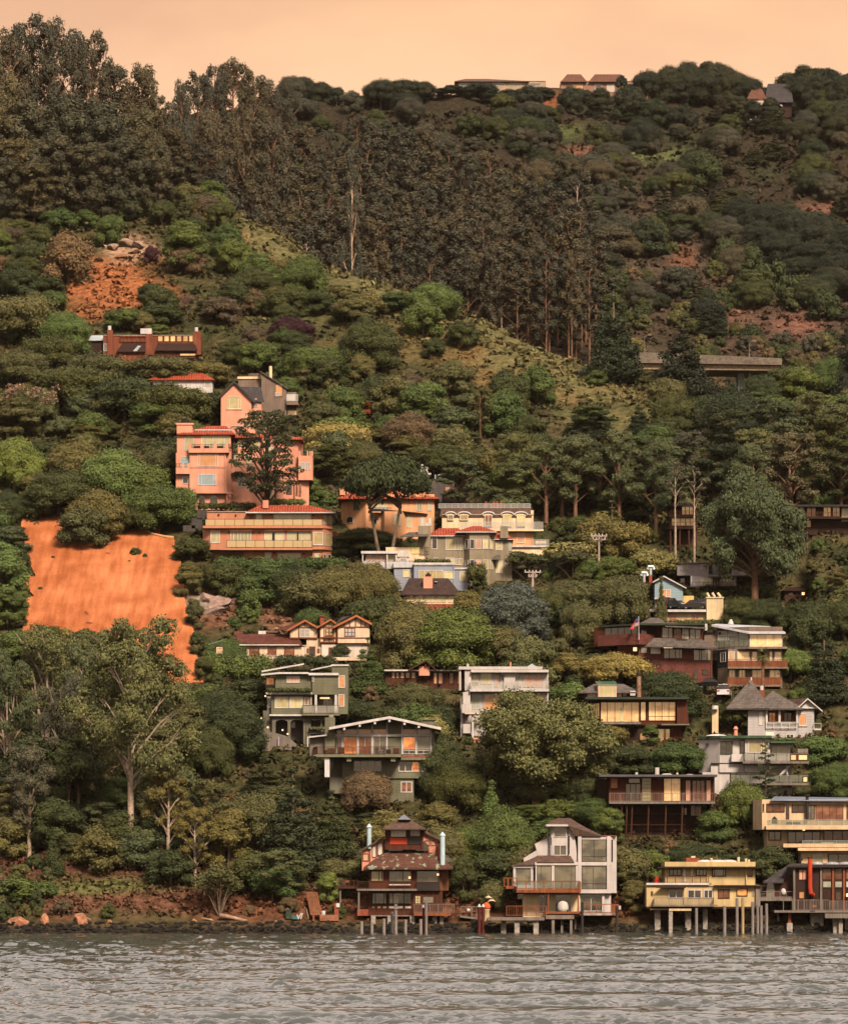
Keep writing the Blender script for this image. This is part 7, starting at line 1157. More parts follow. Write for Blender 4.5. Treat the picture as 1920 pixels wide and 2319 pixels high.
me.materials.append(net_mat()); er = empty('erosion_blanket', P(270, 1370, 258 / (.5 - (HY - 1370) / F)), 'orange erosion netting covering the bare landslide slope left of the tudor house', 'netting')
for v in me.vertices: v.co -= er.location
link(bpy.data.objects.new('netting', me), er)
def on_slope(px, py, up=.3): Y = 258 / (.5 - (HY - py) / F); x = (px - CX) / F * Y; return Vector((x, Y, float(ground([x], [Y])[0]) + up))
q = MB(); q.tube([on_slope(.2875 * x, 1150 + .2875 * y, .45) for x, y in ((885, 95), (960, 122), (1040, 147), (1130, 192), (1200, 227), (1290, 248), (1368, 256))], .28, 6); q.build('rolled_edge', mat('pale_orange_cloth', (.62, .30, .13)), er, True)
def thing_mesh(mb, name, m, label, cat, group=None, smooth=False): o = mb.build(name, m, None, smooth); return tag(o, label, cat, group)
q = MB(); p_ = on_slope(.2875 * 1550, 1150 + .2875 * 1340, -.3); q.tube([p_, p_ + Vector((0, 0, 2.2))], .12, 6); thing_mesh(q, 'fence_post', DK, 'short dark post at the lower right corner of the orange netting', 'post')
for x, y, w, t_ in ((1068, 372, 1.9, D), (1145, 396, 1.0, D), (1018, 432, .6, G_), (420, 402, .7, D), (318, 650, .9, 'brown'), (1420, 712, .7, G_)):
    p_ = on_slope(.2875 * x, 1150 + .2875 * y); place('shrub', p_.x, p_.y - .3, w, w * .75, t_, zoff=.4, label=f'{"largest dark" if w > 1.5 else "tiny"} shrub growing through the orange netting' if w > 1.5 else None, group=None if w > 1.5 else 'tiny shrubs on the orange netting')
q = MB(); a_, b_ = on_slope(352, 1206, 0), on_slope(362, 1212, 0); q.loft([a_, b_, b_ + Vector((0, 0, .9)), a_ + Vector((0, 0, .7))], [v + Vector((0, .1, 0)) for v in (a_, b_, b_ + Vector((0, 0, .9)), a_ + Vector((0, 0, .7)))]); thing_mesh(q, 'safety_flag', mat('red_cloth', (.62, .06, .02)), 'small red safety mesh at the top right of the orange netting', 'barrier')
# slate coloured garden fence, concrete buttresses, rock outcrops
fe = empty('garden_fence', P(455, 1200, 624), 'dark slate board fence stepping down left of the terracotta house', 'fence')
for i, (x0, x1, y0, y1) in enumerate(((290, 385, 1112, 1200), (235, 340, 1190, 1290), (150, 270, 1260, 1320))):
    A, B = P(380 + x0 * .23, 900 + y1 * .23, 625), P(380 + x1 * .23, 900 + y0 * .23, 625); q = MB(); q.box(A, (B.x, A.y + .12, B.z))
    q.build('board_panel', mat('slate_boards', (.075, .062, .058), 'siding'), fe)
for x, y0, y1 in ((625, 115, 180), (728, 60, 205), (832, 85, 218)):
    A, B = P(440 + x * .2645, 1340 + y1 * .2645, 601), P(440 + (x - 12) * .2645, 1340 + y0 * .2645, 604); q = MB(); d_ = Vector((.55, 0, 0)); q.loft([A - d_, A + d_, A + d_ + Vector((0, 3, 0)), A - d_ + Vector((0, 3, 0))], [B - d_, B + d_, B + d_ + Vector((0, 3, 0)), B - d_ + Vector((0, 3, 0))]); thing_mesh(q, 'concrete_buttress', mat('pale_concrete', (.42, .32, .25), 'rough'), f'{ {625: "shortest", 728: "middle", 832: "nearest the gables"}[x]} of three leaning pale concrete buttresses above the tudor house', 'buttress')
def rock(name, px, py, Y, w, h, m, label, seed, cat='rock', group=None, z=None):
    rs_ = np.random.default_rng(seed); bm = bmesh.new(); bmesh.ops.create_icosphere(bm, subdivisions=3, radius=1); k_ = rs_.normal(size=(11, 3)); k_ /= np.linalg.norm(k_, axis=1)[:, None]; of = rs_.uniform(.45, .85, 11)
    for v in bm.verts:
        c = np.array(v.co)
        for kk, oo in zip(k_, of):
            d_ = float(c @ kk)
            if d_ > oo: c = c - kk * (d_ - oo)
        v.co = c * (1 + .03 * math.sin(c[0] * 11 + seed) * math.sin(c[1] * 9 + c[2] * 8))
    me = bpy.data.meshes.new(name); bm.to_mesh(me); bm.free(); me.materials.append(m); o = link(bpy.data.objects.new(name, me)); p_ = P(px, py, Y); o.location = (p_.x, Y, p_.z if z is None else z); o.scale = (w / 2, w / 2.4, h); o.rotation_euler = (0, 0, seed)
    return tag(o, label, cat, group)
OC = mat('pale_rock', (.33, .225, .16), 'rough', rgb2=(.24, .10, .055)); SR = mat('shore_rock', (.38, .17, .095), 'rough'); DR = mat('wet_black_rock', (.016, .013, .011), 'rough')
for i, (x, y, w, h_) in enumerate(((232, 508, 3.2, 1.0), (258, 500, 4.2, 1.2), (285, 504, 5.2, 1.1), (312, 510, 3.4, .8), (250, 524, 3.4, .7), (275, 516, 3.0, .8))): rock('outcrop_rock', x * VS, y * VS, ground_Y(x * VS, (y + 6) * VS), w, h_, OC, 'pale rock of the outcrop high on the green ridge', 40 + i, group='outcrop rocks on the green ridge')
for i, (x, y, w, h_) in enumerate(((425, 1232, 5, 1.6), (450, 1240, 6, 1.5), (478, 1236, 4, 1.2), (440, 1258, 5, 1.3), (500, 1256, 4, 1.2))): rock('cliff_rock', x * VS, y * VS, 258 / (.5 - (HY - y * VS) / F) + .6, w, h_, mat('mauve_rock', (.30, .20, .165), 'rough'), 'grey mauve rock in the bank right of the orange netting', 50 + i, group='rocks in the bank beside the netting')
for i, (x, w, h_, lb) in enumerate(((36, 3.6, 1.0, 'low rounded boulder nearest the left end of the shore'), (90, 1.9, 1.25, 'pointed orange boulder between two larger shore boulders'), (165, 2.7, 1.7, 'tall orange boulder on the left shore'), (226, .8, .5, 'small orange stone beside the tall shore boulder'), (398, 1.0, .5, 'small orange stone on the middle of the bare shore'))): rock('boulder', x * VS, 2085, 501.3, w, h_, SR, lb, 60 + i, z=1.25)
# dark tidal stones along the water line
bm = bmesh.new(); rs = np.random.default_rng(5)
for i in range(1700):
    px = rs.uniform(-80, 2000); Y = rs.uniform(498.4, 501.1); s = rs.uniform(.10, .36) * (1.5 if rs.random() < .12 else 1); r_ = bmesh.ops.create_icosphere(bm, subdivisions=1, radius=1); o_ = Vector(((px - CX) / F * Y, Y, (Y - 499.2) * .62 + rs.uniform(-.1, .2))); k_ = rs.uniform(.7, 1.3, (len(r_['verts']), 1))
    for v, kk in zip(r_['verts'], k_): v.co = Vector((v.co.x * s * 1.3, v.co.y * s, v.co.z * s * .75)) * float(kk[0]) + o_
me = bpy.data.meshes.new('riprap'); bm.to_mesh(me); bm.free(); me.materials.append(DR); tag(link(bpy.data.objects.new('riprap_rubble', me)), 'dark wet tidal rubble along the water line', 'rubble', kind='stuff')
# driftwood and branches
def log(pts, r, lb, Y=501.6, m=None, grp=None): q = MB(); q.tube([P(x, y, Y + i * .3) for i, (x, y) in enumerate(pts)], r, 7); return thing_mesh(q, 'driftwood', m or mat('driftwood', (.42, .27, .18), 'plank'), lb, 'log', grp, True)
log([(497, 2074), (530, 2080), (563, 2088)], [.34, .28, .2], 'thick pale fallen log beside the many stemmed tree'); log([(455, 2080), (478, 2084), (492, 2090)], [.1, .14, .08], 'thin branch at the root of the many stemmed tree'); log([(622, 2087), (645, 2089), (668, 2088)], .12, 'long pale plank lying on the beach left of the stairs'); log([(755, 2098), (775, 2096), (795, 2095)], .1, 'pale driftwood stick left of the pagoda house pilings', 501)
log([(566, 2092), (580, 2088), (600, 2092)], [.2, .3, .2], 'knotted white driftwood heap near the beach plank', 502); log([(118, 2036), (140, 2050), (162, 2068)], [.05, .1, .06], 'leaning dead branch above the tall shore boulder', 505); log([(190, 2076), (205, 2084), (235, 2091)], [.06, .1, .05], 'pale crooked driftwood right of the tall boulder', 502)
log([(203, 1975), (225, 1970), (240, 1962), (251, 1940), (250, 1895)], [.08, .14, .2, .24, .26], 'bent bare trunk bowing to the ground left of the tallest gum', 520, REDBARK)
# timber stairs with landing box
st = empty('beach_stairs', P(710, 2080, 504), 'orange brown timber stairs climbing from the beach to the trees', 'stairs'); q = MB(); TS = lambda x, y, Y: P(600 + x * .115, 1980 + y * .115, Y)
for i in range(17):
    t_ = i / 16; y = 800 - 430 * t_; x0, x1 = 910 - 85 * t_, 1105 - 85 * t_; Y = 501.5 + t_ * 3.6; a, b = TS(x0, y, Y), TS(x1, y, Y); q.box(a - Vector((0, .1, .06)), (b.x, Y + .32, a.z + .05)); q.box((a.x, Y + .25, a.z - .3), (b.x, Y + .29, a.z - .05))
q.build('tread_flight', mat('worn_stair_timber', (.42, .19, .10), 'plank'), st)
for s in (0, 1): q = MB(); q.tube([TS(905 + s * 205, 815, 501.4), TS(822 + s * 200, 365, 505.0)], .1, 5); q.build('stringer', RW, st)
pl = empty('planter_box', P(745, 2088, 501.4), 'reddish block planter wall at the foot of the beach stairs', 'planter'); q = MB(); q.box(TS(1080, 925, 501.2), TS(1450, 805, 501.2) + Vector((0, 1.4, 0))); q.build('wall', mat('reddish_block', (.36, .15, .09), 'shingle', size=.5), pl); q = MB(); q.box(TS(1365, 805, 501.5), TS(1452, 580, 501.5) + Vector((0, .6, 0))); q.build('pillar', BK, pl); q = MB(); q.box(TS(1400, 655, 501.3), TS(1470, 578, 501.3) + Vector((0, .4, 0))); q.build('lamp_box', W_, pl); q = MB(); q.box(TS(940, 930, 501.0), TS(975, 815, 501.0) + Vector((0, .3, 0))); q.build('gate_post', RW, pl)
q = MB(); q.lathe(TS(1150, 806, 501.5), [(.26, 0), (.3, .3), (.3, .5), (.24, .55)], 10); thing_mesh(q, 'white_pot', W_, 'white pot standing on the planter wall by the stairs', 'pot')
q = MB(); q.box(TS(540, 890, 501.4), TS(635, 835, 501.4) + Vector((0, .8, 0))); q.box(TS(560, 838, 501.6), TS(620, 826, 501.6) + Vector((0, .5, 0))); thing_mesh(q, 'teal_crate', mat('teal_plastic', (.03, .16, .17), rough=.4), 'teal crate lying on the beach left of the stairs', 'crate')
q = MB(); q.box(TS(410, 885, 501.9), TS(520, 720, 501.9) + Vector((0, .7, 0))); q.box(TS(404, 722, 501.85), TS(526, 706, 501.85) + Vector((0, .9, 0))); thing_mesh(q, 'green_bin', mat('dark_green_bin', (.035, .055, .04), rough=.4), 'dark green bin standing on the beach left of the teal crate', 'bin')
for i, (x0, x1) in enumerate(((630, 655), (655, 715), (705, 740))): q = MB(); q.tube([TS(x0, 885 if i else 800, 501.4), TS(x1, 770 if i else 885, 501.4)], .1, 5); thing_mesh(q, 'white_board', W_, 'white board leaning in the heap left of the beach stairs', 'board', 'white boards by the beach stairs')
q = MB(); q.tube([TS(770, 645, 501.4), TS(815, 700, 501.4), TS(860, 885, 501.4)], [.06, .1, .1], 6); thing_mesh(q, 'leaning_pole', GW, 'grey pole leaning beside the foot of the beach stairs', 'pole')
# pilings
def piling(x, y0, y1, w, c, Y, m, lb, grp, cap=None, k=8):
    px, pt, pb = c[0] + x * c[2], c[1] + y0 * c[2], c[1] + y1 * c[2]; a = P(px, pb, Y); h_ = P(px, pt, Y).z - a.z; r = w * c[2] * Y / F / 2; a.z -= 1.2; q = MB(); q.lathe(a, [(r * 1.04, 0), (r, h_ * .4), (r * .97, h_ + 1.15), (r * .8, h_ + 1.2)], k)
    if cap is None: return thing_mesh(q, 'piling', m, lb, 'piling', grp, False)
    e_ = empty('piling', (a.x, a.y, 0), lb, 'piling', grp); q.build('post', m, e_); q = MB(); q.lathe((a.x, a.y, a.z + h_ + 1.2), [(r * 1.15, 0), (r * 1.0, .12), (r * .3, .4)], k); q.build('bird_cone', cap, e_); return e_
g1 = 'weathered pilings in the water before the pagoda house'
for x, y0, w, Y in ((360, 1225, 36, 497), (467, 1225, 34, 497), (592, 1195, 34, 496.5), (677, 1125, 32, 497.5), (715, 1045, 34, 496), (815, 1205, 34, 497), (973, 1200, 34, 496.5), (1030, 1012, 28, 496)):
    piling(x, y0, 1330, w, CI, Y, PIL, {715: 'tall piling with a crossbar before the pagoda house', 1030: 'tallest bare piling right of centre before the pagoda house'}.get(x, 'short grey piling in the water before the brown pagoda house'), None if x in (715, 1030) else g1)
q = MB(); q.box(P(740 + 690 * .2185, 1820 + 1095 * .2185, 495.7), P(740 + 742 * .2185, 1820 + 1082 * .2185, 495.95)); thing_mesh(q, 'crossbar', PIL, 'short wooden crossbar nailed on the tall piling before the pagoda house', 'board')
piling(1000, 1085, 1330, 26, CI, 497, mat('dark_red_paint', (.10, .02, .015)), 'dark red piling with white cone before the pagoda house deck', None, W_)
for x, lb in ((1580, 'left of two dark red pilings with white cones beside the dock'), (1620, 'right of two dark red pilings with white cones beside the dock')): piling(x, 1075, 1330, 34, CI, 498, MATS['dark_red_paint'], lb, None, W_)
for x, y0, w in ((545, 965, 24), (767, 945, 26), (865, 885, 24), (988, 915, 24), (1027, 935, 22), (1055, 945, 24), (1097, 930, 24)): piling(x, y0, 1155, w, CK, 494.5 if x < 1000 else 495.5, PIL, {545: 'grey piling alone before the middle of the yellow pile house', 767: 'grey piling before the right half of the yellow pile house', 865: 'tallest grey piling before the yellow pile house'}.get(x, 'grey piling in the cluster off the right corner of the yellow house'), None if x < 900 else 'pilings off the right corner of the yellow house')
piling(910, 880, 1155, 24, CK, 494.8, mat('yellowed_piling', (.46, .33, .16), 'plank', size=.4), 'tall yellowish piling before the lit window of the yellow house', None)
for x, y0 in ((1090, 1020), (1446, 1062)): piling(x, y0, 1330, 28, CJ, 497.5, mat('black_piling', (.04, .032, .03), 'plank', size=.4), 'dark piling at the ' + ('foot of the glass tower of the white waterfront house' if x < 1200 else 'right corner of the white waterfront house'), None)
# dock things
def at(c, x, y, Y): return P(c[0] + x * c[2], c[1] + y * c[2], Y)
q = MB(); q.lathe(at(CJ, 888, 1126, 498.6), [(.75, 0), (.78, .5), (.74, .9), (.6, 1.25), (.3, 1.45), (.05, 1.5)], 14); gr_ = empty('covered_grill', at(CJ, 888, 1126, 498.6), 'pale domed grill cover on the red deck of the white waterfront house', 'grill'); q.build('cover', mat('pale_canvas', (.55, .50, .46)), gr_, True); q = MB(); q.box(at(CJ, 915, 1128, 498) , at(CJ, 940, 1105, 498.3)); q.build('gas_bottle', DK, gr_)
oc = empty('dock_ornament', at(CJ, 98, 1225, 498.4), 'beige pedestal ornament with bright orange rounded top and bill shaped vane on the dock', 'ornament'); b_ = oc.location
q = MB(); q.lathe(b_, [(.62, 0), (.5, .2), (.42, .9), (.44, 1.5), (.52, 1.7)], 12); q.build('pedestal', mat('beige_cast', (.46, .35, .20)), oc, True); q = MB(); q.lathe(b_ + Vector((0, 0, 1.7)), [(.53, 0), (.58, .3), (.46, .62), (.2, .85), (.05, .9)], 12); q.build('top', mat('orange_paint', (.72, .11, .04)), oc, True)
q = MB(); q.tube([b_ + Vector((.1, 0, 2.55)), b_ + Vector((.5, 0, 2.85)), b_ + Vector((.9, 0, 2.85)), b_ + Vector((1.3, 0, 2.65))], [.06, .13, .12, .03], 6); q.tube([b_ + Vector((-.1, 0, 3.2)), b_ + Vector((.3, 0, 3.3)), b_ + Vector((.75, 0, 3.15))], [.14, .2, .05], 6); q.build('vane', CM, oc, True)
fe = empty('dock_railing', at(CI, 1460, 1165, 501.5), 'weathered dock railing and ramp right of the pagoda house', 'railing')
q = MB()
for x in (1388, 1450, 1500, 1550): q.box(at(CI, x - 4, 1180, 501.5), at(CI, x + 4, 1066, 501.6))
q.box(at(CI, 1388, 1076, 501.5), at(CI, 1600, 1068, 501.62)); q.box(at(CI, 1388, 1122, 501.5), at(CI, 1600, 1116, 501.62)); q.build('rails', GW, fe); q = MB(); q.loft([at(CI, 1380, 1168, 501), at(CI, 1640, 1190, 501), at(CI, 1640, 1215, 501), at(CI, 1380, 1182, 501)], [v + Vector((0, 2.2, 0)) for v in (at(CI, 1380, 1168, 501), at(CI, 1640, 1190, 501), at(CI, 1640, 1215, 501), at(CI, 1380, 1182, 501))]); q.build('ramp', GW, fe)
q = MB(); q.lathe(at(CI, 1466, 1118, 501.2), [(.1, -.1), (.25, .0), (.27, .2), (.12, .35)], 10); thing_mesh(q, 'float', W_, 'white float hanging on the dock railing', 'float')
q = MB(); q.box(at(CI, 1490, 1232, 501.8), at(CI, 1530, 1195, 502.6)); q.box(at(CI, 1484, 1196, 501.7), at(CI, 1536, 1190, 502.7)); thing_mesh(q, 'concrete_block', CO, 'pale concrete block under the dock ramp', 'block')
for i, (x, y0, y1, w) in enumerate(((231, 738, 766, 44), (231, 718, 738, 38))): q = MB(); r = w * CK[2] * 499 / F / 2; a, h_ = at(CK, x, y1, 499.4), (y1 - y0) * CK[2] * 499 / F; q.lathe(a, [(r * .85, 0), (r, h_ * .8), (r * 1.08, h_ * .82), (r * 1.08, h_ * .98)], 12); thing_mesh(q, 'red_tub', mat('red_plastic', (.62, .04, .03), rough=.35), f'red tub, {"lower" if i == 0 else "upper"} one of the stack on the yellow house balcony', 'tub')
lp = empty('globe_lamp', at(CK, 1230, 970, 499.5), 'white globe lamp on a thin post before the dark brown pier house', 'lamp'); q = MB(); q.tube([at(CK, 1230, 1000, 499.5), at(CK, 1230, 862, 499.5)], .06, 6); q.build('post', GW, lp); q = MB(); q.lathe(at(CK, 1230, 866, 499.5), [(.1, 0), (.33, .22), (.38, .5), (.3, .8), (.08, .98)], 12); q.build('globe', W_, lp, True)
# flag
fl = empty('flag', at(CF, 490, 655, 574.2), 'small red white and blue flag on a pole at the maroon house prow', 'flag'); q = MB(); q.tube([at(CF, 490, 700, 574.2), at(CF, 488, 520, 574.2)], .05, 6); q.build('pole', W_, fl)
def cloth(name, pts, m, off=0.0):
    q = MB(); A = [at(CF, x, y, 574.15 - off + .12 * math.sin(x * .12)) for x, y in pts]; q.loft(A, [v + Vector((0, .02, 0)) for v in A]); return q.build(name, m, fl)
cloth('cloth', [(488, 530), (488, 588), (470, 600), (446, 622), (421, 618), (436, 588), (455, 568), (466, 545)], mat('flag_red', (.55, .05, .05))); cloth('canton', [(488, 530), (488, 560), (468, 572), (462, 555), (470, 540)], mat('flag_blue', (.05, .06, .2)), .05)
for k in range(3): cloth('stripe', [(486, 567 + k * 9), (486, 571 + k * 9), (462, 584 + k * 10), (434 + k * 2, 604 + k * 5), (436 + k * 2, 598 + k * 5), (460, 579 + k * 10)], W_, .04)
# cars
def car(name, px, py, Y, L_, W2, H_, paint, rot, label, group=None, prof='saloon', rear=False):
    base = P(px, py, Y); e_ = empty(name, base, label, 'car', group); hw = W2 / 2; gm = PANES['dark']
    pr = dict(saloon=([(-.5, .18), (-.5, .52), (-.42, .60), (-.30, .62), (-.14, .66), (.16, .66), (.34, .60), (.48, .50), (.5, .22)], [(-.34, .60), (-.20, .97), (.06, 1.0), (.28, .62)]),
              suv=([(-.5, .18), (-.5, .60), (-.46, .62), (.20, .64), (.44, .58), (.5, .46), (.5, .2)], [(-.49, .60), (-.44, 1.0), (.08, 1.0), (.24, .62)]))[prof]
    def slab(pts, w0, w1, nm, m_):
        q = MB(); A = [base + Vector((x * L_, -w0 * (1 if z < .7 else w1), z * H_)) for x, z in pts]; B = [base + Vector((x * L_, w0 * (1 if z < .7 else w1), z * H_)) for x, z in pts]; q.loft(A, B); return q.build(nm, m_, e_)
    body = slab(pr[0], hw, 1, 'body', paint); slab(pr[1], hw * .93, .82, 'cabin_glass', gm)
    q = MB(); rp = [p for p in pr[1] if p[1] > .9]; q.box(base + Vector((rp[0][0] * L_ - .05, -hw * .8, H_ * .985)), base + Vector((rp[-1][0] * L_ + .08, hw * .8, H_ * 1.02))); q.build('roof', paint, e_)
    for sx in (-.31, .31):
        for sy in (-1, 1): q = MB(); c0 = base + Vector((sx * L_, sy * hw * .98, H_ * .21)); q.tube([c0, c0 - Vector((0, sy * .22, 0))], H_ * .21, 14); wh = q.build('wheel', DK, e_); q = MB(); q.tube([c0 + Vector((0, sy * .012, 0)), c0 - Vector((0, sy * .1, 0))], H_ * .12, 10); q.build('rim', MT, wh)
    for sy in (-1, 1):
        q = MB(); q.box(base + Vector((.47 * L_, sy * hw * .55, H_ * .38)), base + Vector((.503 * L_, sy * hw * .92, H_ * .47))); q.build('headlight', W_, e_); q = MB(); q.box(base + Vector((-.506 * L_, sy * hw * .6, H_ * .42)), base + Vector((-.48 * L_, sy * hw * .95, H_ * .54))); q.build('taillight', mat('tail_red', (.5, .02, .03), rough=.3), e_)
    e_.rotation_euler = (0, 0, R(rot)); return e_
CPX = lambda x, y: (CF[0] + x * CF[2], CF[1] + y * CF[2])
car('parked_suv', *CPX(728, 468), 600.5, 4.3, 1.9, 1.75, mat('dark_teal_car_paint', (.018, .028, .032), rough=.25, coat=1), 52, 'dark teal covered off roader parked on the roof deck', prof='suv')
car('parked_car', *CPX(800, 466), 603.5, 4.4, 1.8, 1.4, mat('white_car_paint', (.72, .70, .72), rough=.25, coat=1), -20, 'white car with sloping bonnet parked behind the dark off roader')
car('parked_car', *CPX(918, 468), 600.5, 4.5, 1.8, 1.45, mat('black_car_paint', (.012, .010, .012), rough=.2, coat=1), -16, 'black car parked beside the square tower on the roof deck')
car('parked_car', *CPX(985, 462), 604.5, 4.4, 1.8, 1.5, mat('grey_car_paint', (.16, .15, .17), rough=.25, coat=1), -25, 'grey car half hidden behind the black car and tower')
car('parked_car', *CPX(8, 556), 596, 4.2, 1.8, 1.45, mat('pale_blue_car_paint', (.20, .24, .27), rough=.25, coat=1), 12, 'pale car at the road edge left of the maroon shingled house')
car('parked_car', *CPX(1040, 1068), 572, 4.4, 1.8, 1.5, MATS['black_car_paint'], -20, 'dark car roof showing below the tiered balcony house'); car('parked_van', *CPX(1138, 1136), 569, 4.4, 1.9, 1.9, MATS['white_car_paint'], 80, 'white van showing above the grey victorian house roof', prof='suv')
# overpass and its lamps
br = empty('highway_overpass', at(CN, 900, 490, 775), 'long pale concrete highway overpass crossing behind the two dark pines', 'bridge'); PC = mat('dull_concrete', (.16, .13, .10), 'rough'); PCL = mat('light_concrete', (.40, .29, .19), 'rough')
def deck(y0a, y0b, y1a, y1b, xa, xb, d0, d1, nm, m_): q = MB(); A = [at(CN, xa, y0a, 775 + d0), at(CN, xb, y0b, 775 + d0), at(CN, xb, y1b, 775 + d0), at(CN, xa, y1a, 775 + d0)]; q.loft(A, [v + Vector((0, d1 - d0, 0)) for v in A]); return q.build(nm, m_, br)
deck(384, 424, 406, 432, 430, 1345, -.4, 0, 'parapet', PC); deck(406, 432, 450, 464, 430, 1345, -.6, 12, 'deck', PC); deck(453, 466, 488, 498, 430, 1330, .4, 11, 'girder', PCL)
for x in (1096, 700): q = MB(); q.box(at(CN, x - 14, 700, 779), at(CN, x + 14, 496, 783)); q.build('pier', mat('teal_stained_concrete', (.22, .27, .25), 'rough') if x > 900 else PC, br)
for x, y0, y1 in ((525, 286, 392), (1150, 322, 428)):
    e_ = empty('highway_lamp', at(CN, x, y1, 777), f'{"left" if x < 900 else "right"} one of the two tall lamp posts on the highway overpass', 'lamp post'); q = MB(); q.tube([at(CN, x, y1 + 20, 777), at(CN, x, y0 + 12, 777), at(CN, x + 8, y0, 777), at(CN, x + 24, y0 - 2, 777)], [.12, .08, .07, .05], 6); q.build('pole', GW, e_); q = MB(); q.box(at(CN, x + 20, y0 + 2, 776.8), at(CN, x + 40, y0 - 5, 777.2)); q.build('lamp_head', GW, e_)
q = MB(); q.box(at(CN, 828, 550, 712), at(CN, 858, 515, 712) + Vector((0, .3, 0))); q.tube([at(CN, 843, 575, 712.1), at(CN, 843, 548, 712.1)], .1, 5); thing_mesh(q, 'road_sign', W_, 'small white board below the highway overpass', 'sign')
# utility poles
def pole(x, y0, y1, Y, arms, label, c=None, ins=True):
    e_ = empty('utility_pole', P(x, y1, Y), label, 'utility pole'); q = MB(); a, b = P(x, y1, Y), P(x, y0, Y); q.tube([a - Vector((0, 0, 3)), a, b], [.22, .2, .14], 8); q.build('pole', mat('pale_pole_wood', (.50, .39, .33), 'plank', size=.4), e_)
    for y, w in arms:
        q = MB(); p_ = P(x, y, Y); q.box(p_ - Vector((w, .2, .1)), p_ + Vector((w, -.06, .1))); ar = q.build('crossarm', MATS['pale_pole_wood'], e_)
        for s in (-.9, -.4, .4, .9): q = MB(); q.lathe(p_ + Vector((s * w, -.13, .1)), [(.07, 0), (.1, .12), (.05, .28)], 6); q.build('insulator', W_, ar)
    q = MB(); q.lathe(P(x, y0 + 14, Y) + Vector((.35, -.1, -.3)), [(.2, 0), (.22, .1), (.22, .7), (.15, .8)], 8); q.build('transformer', GW, e_); return e_
pole(1356, 1208, 1326, 611, ((1214, 1.35), (1222, 1.1)), 'tall pale utility pole with two crossarms above the blue gabled cottage'); pole(1206, 1291, 1322, 606, ((1296, 1.35), (1306, .7)), 'short utility pole top right of the blue grey house'); pole(1279, 1180, 1206, 640, ((1188, .6),), 'distant white utility pole top right of the cream mansard house')
for k, (s_, lb) in enumerate(((-.9, 'left'), (0, 'middle'), (.9, 'right'))):
    a, b = P(1356, 1214, 611) + Vector((1.2 * s_, 0, .3)), P(1206, 1296, 606) + Vector((1.2 * s_, 0, .3)); q = MB(); q.tube([a.lerp(b, i / 10) - Vector((0, 0, 4 * .9 * (i / 10) * (1 - i / 10))) for i in range(11)], .035, 4); thing_mesh(q, 'power_line', DK, f'{lb} of three slack wires between the tall and the short utility pole', 'wire')
# hedges, ivy
def hedge(c, x0, x1, y0, y1, Y, tone, label, leaf=.2, name='hedge'):
    a, b = at(c, x0, y1, Y), at(c, x1, y0, Y); h_ = b.z - a.z; o = bpy.data.objects.new(name, hedge_mesh(name, 0, b.x - a.x, h_, 18, leaf, int(x0))); o.location = a; o.data.materials.append(leaf_mat('foliage_' + tone, TONE[tone])); link(o); return tag(o, label, 'hedge')
hedge(CD, 178, 552, 296, 334, 555.5, D, 'low hedge on the white ledge of the sage green house', .14); hedge(CC, 700, 1190, 548, 640, 579, D, 'clipped dark hedge below the tudor house'); hedge(CC, 115, 640, 555, 760, 578, G_, 'big green ivy bank below the ivy covered outbuilding', .24, 'ivy_bank'); hedge(CA, 300, 860, 1040, 1100, 638, D, 'dark hedge along the foot of the pink villa'); hedge(CA, 1000, 1340, 1000, 1062, 637, G_, 'green hedge right of the layered cypress at the pink villa'); hedge(CB, 640, 900, 728, 758, 610, D, 'roof garden hedge on the blue grey house', .14); hedge(CD, 530, 690, 628, 660, 556, O_, 'planting in the box under the sage green house porch', .13)
hedge(CA, 480, 1740, 1580, 1700, 617, G_, 'long green hedge under the terracotta house'); hedge(CF, 720, 1110, 548, 590, 596, D, 'hedge on the maroon house roof line before the buff garage', .16); hedge(CB, 1030, 1150, 765, 890, 607, D, 'dark bushy hedge right of the blue grey house'); hedge(CG, 1320, 1470, 480, 500, 540, G_, 'green planting along the edge of the green flat roof', .14)
for x, t_ in ((510, 1000), (680, 955), (800, 985)):
    p_ = at(CA, x, 1095, 637.5); place('shrub', p_.x, p_.y, 4.2 if x == 680 else 3.2, (1095 - t_) * .23 * 638 / F, D if x != 680 else O_)
# topiary right of the villa
for x, y0, y1, w, t_ in ((1440, 830, 1000, 150, G_), (1540, 820, 960, 190, D), (1490, 760, 830, 150, 'yellow'), (1560, 970, 1090, 200, B_), (1420, 985, 1060, 180, G_)):
    p_ = at(CA, x, y1, 640); place('shrub', p_.x, p_.y, w * .23 * 640 / F, (y1 - y0) * .23 * 640 / F, t_)
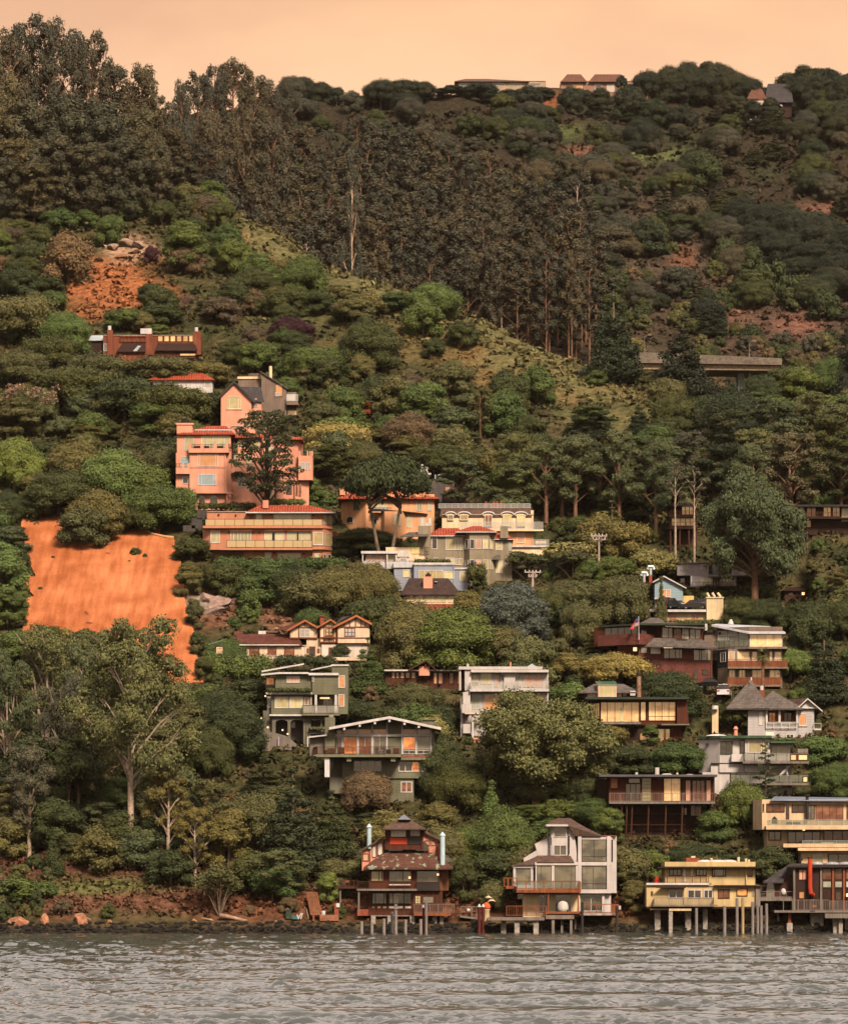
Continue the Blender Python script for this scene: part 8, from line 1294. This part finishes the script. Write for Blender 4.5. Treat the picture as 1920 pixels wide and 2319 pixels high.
# ivy on the outbuilding walls
iv = [(tuple(at(CC, x, y, 583.7)), (.62, .16, .55)) for x in range(132, 440, 26) for y in range(432 + int(abs(x - 270) * .25), 610, 24) if not (175 < x < 255 and 465 < y < 540) and not (370 < x < 415 and 470 < y < 550)]
m_ = crown_mesh('ivy', iv, 26, .16, 3, core=.6); r_ = IV.root
for v in m_.vertices: v.co -= r_.location
m_.materials.append(leaf_mat('foliage_green', TONE['green'])); link(bpy.data.objects.new('ivy', m_), r_)
# ------------------------------------------------------------------ labels of the trees
REFS = [((a + c) / 2, (b + d_) / 2, r, (c - a) / 2, (d_ - b) / 2) for a, b, c, d_, _, r in HOUSES if r]
def where(px, py):
    best = None
    for x, y, r, hw, hh in REFS:
        dx, dy = px - x, py - y; ex, ey = max(0, abs(dx) - hw), max(0, abs(dy) - hh); s = math.hypot(ex, ey) + .15 * math.hypot(dx, dy)
        if best is None or s < best[0]: best = (s, dx, dy, r, ex, ey, hw, hh)
    s, dx, dy, r, ex, ey, hw, hh = best; far = 'far ' if s > 260 else '' 
    if ex == 0 and ey == 0: rel = 'in front of'
    elif ex >= ey: rel = far + ('left of' if dx < 0 else 'right of')
    else: rel = far + ('above' if dy < 0 else 'below')
    return f'{rel} {r}'
ORD = ['first', 'second', 'third', 'fourth', 'fifth', 'sixth']
def words_of(t, size=False):
    p = KINDW[t['kind']][1]; s = ''
    if size: s = 'smaller ' if t['small'] else 'larger '
    return f"{s}{WORDS[t['tone']]} {p}"
free = [t for t in TREES if not t['label'] and not t['group']]; sets = {}
for t in free: sets.setdefault(words_of(t) + ' ' + where(t['px'], t['py']), []).append(t)
for k, ts in sets.items():
    if len(ts) == 1: ts[0]['label'] = k; continue
    ts.sort(key=lambda t: t['px'])
    if len(ts) == 2: ts[0]['label'], ts[1]['label'] = k + ', left of two', k + ', right of two'; continue
    for i, t in enumerate(ts): t['label'] = k + (', leftmost' if i == 0 else ', rightmost' if i == len(ts) - 1 else f', {ORD[i]} from left' if i < 6 else f', number {i + 1} from left')
for t in TREES:
    o = t['o']
    if t['group'] and not t['label']:
        g = t['group']; t['label'] = f"{words_of(t)} among the {g}"; o['group'] = g if t['kind'] == 0 else g
    o['label'] = ' '.join(t['label'].split()[:16])
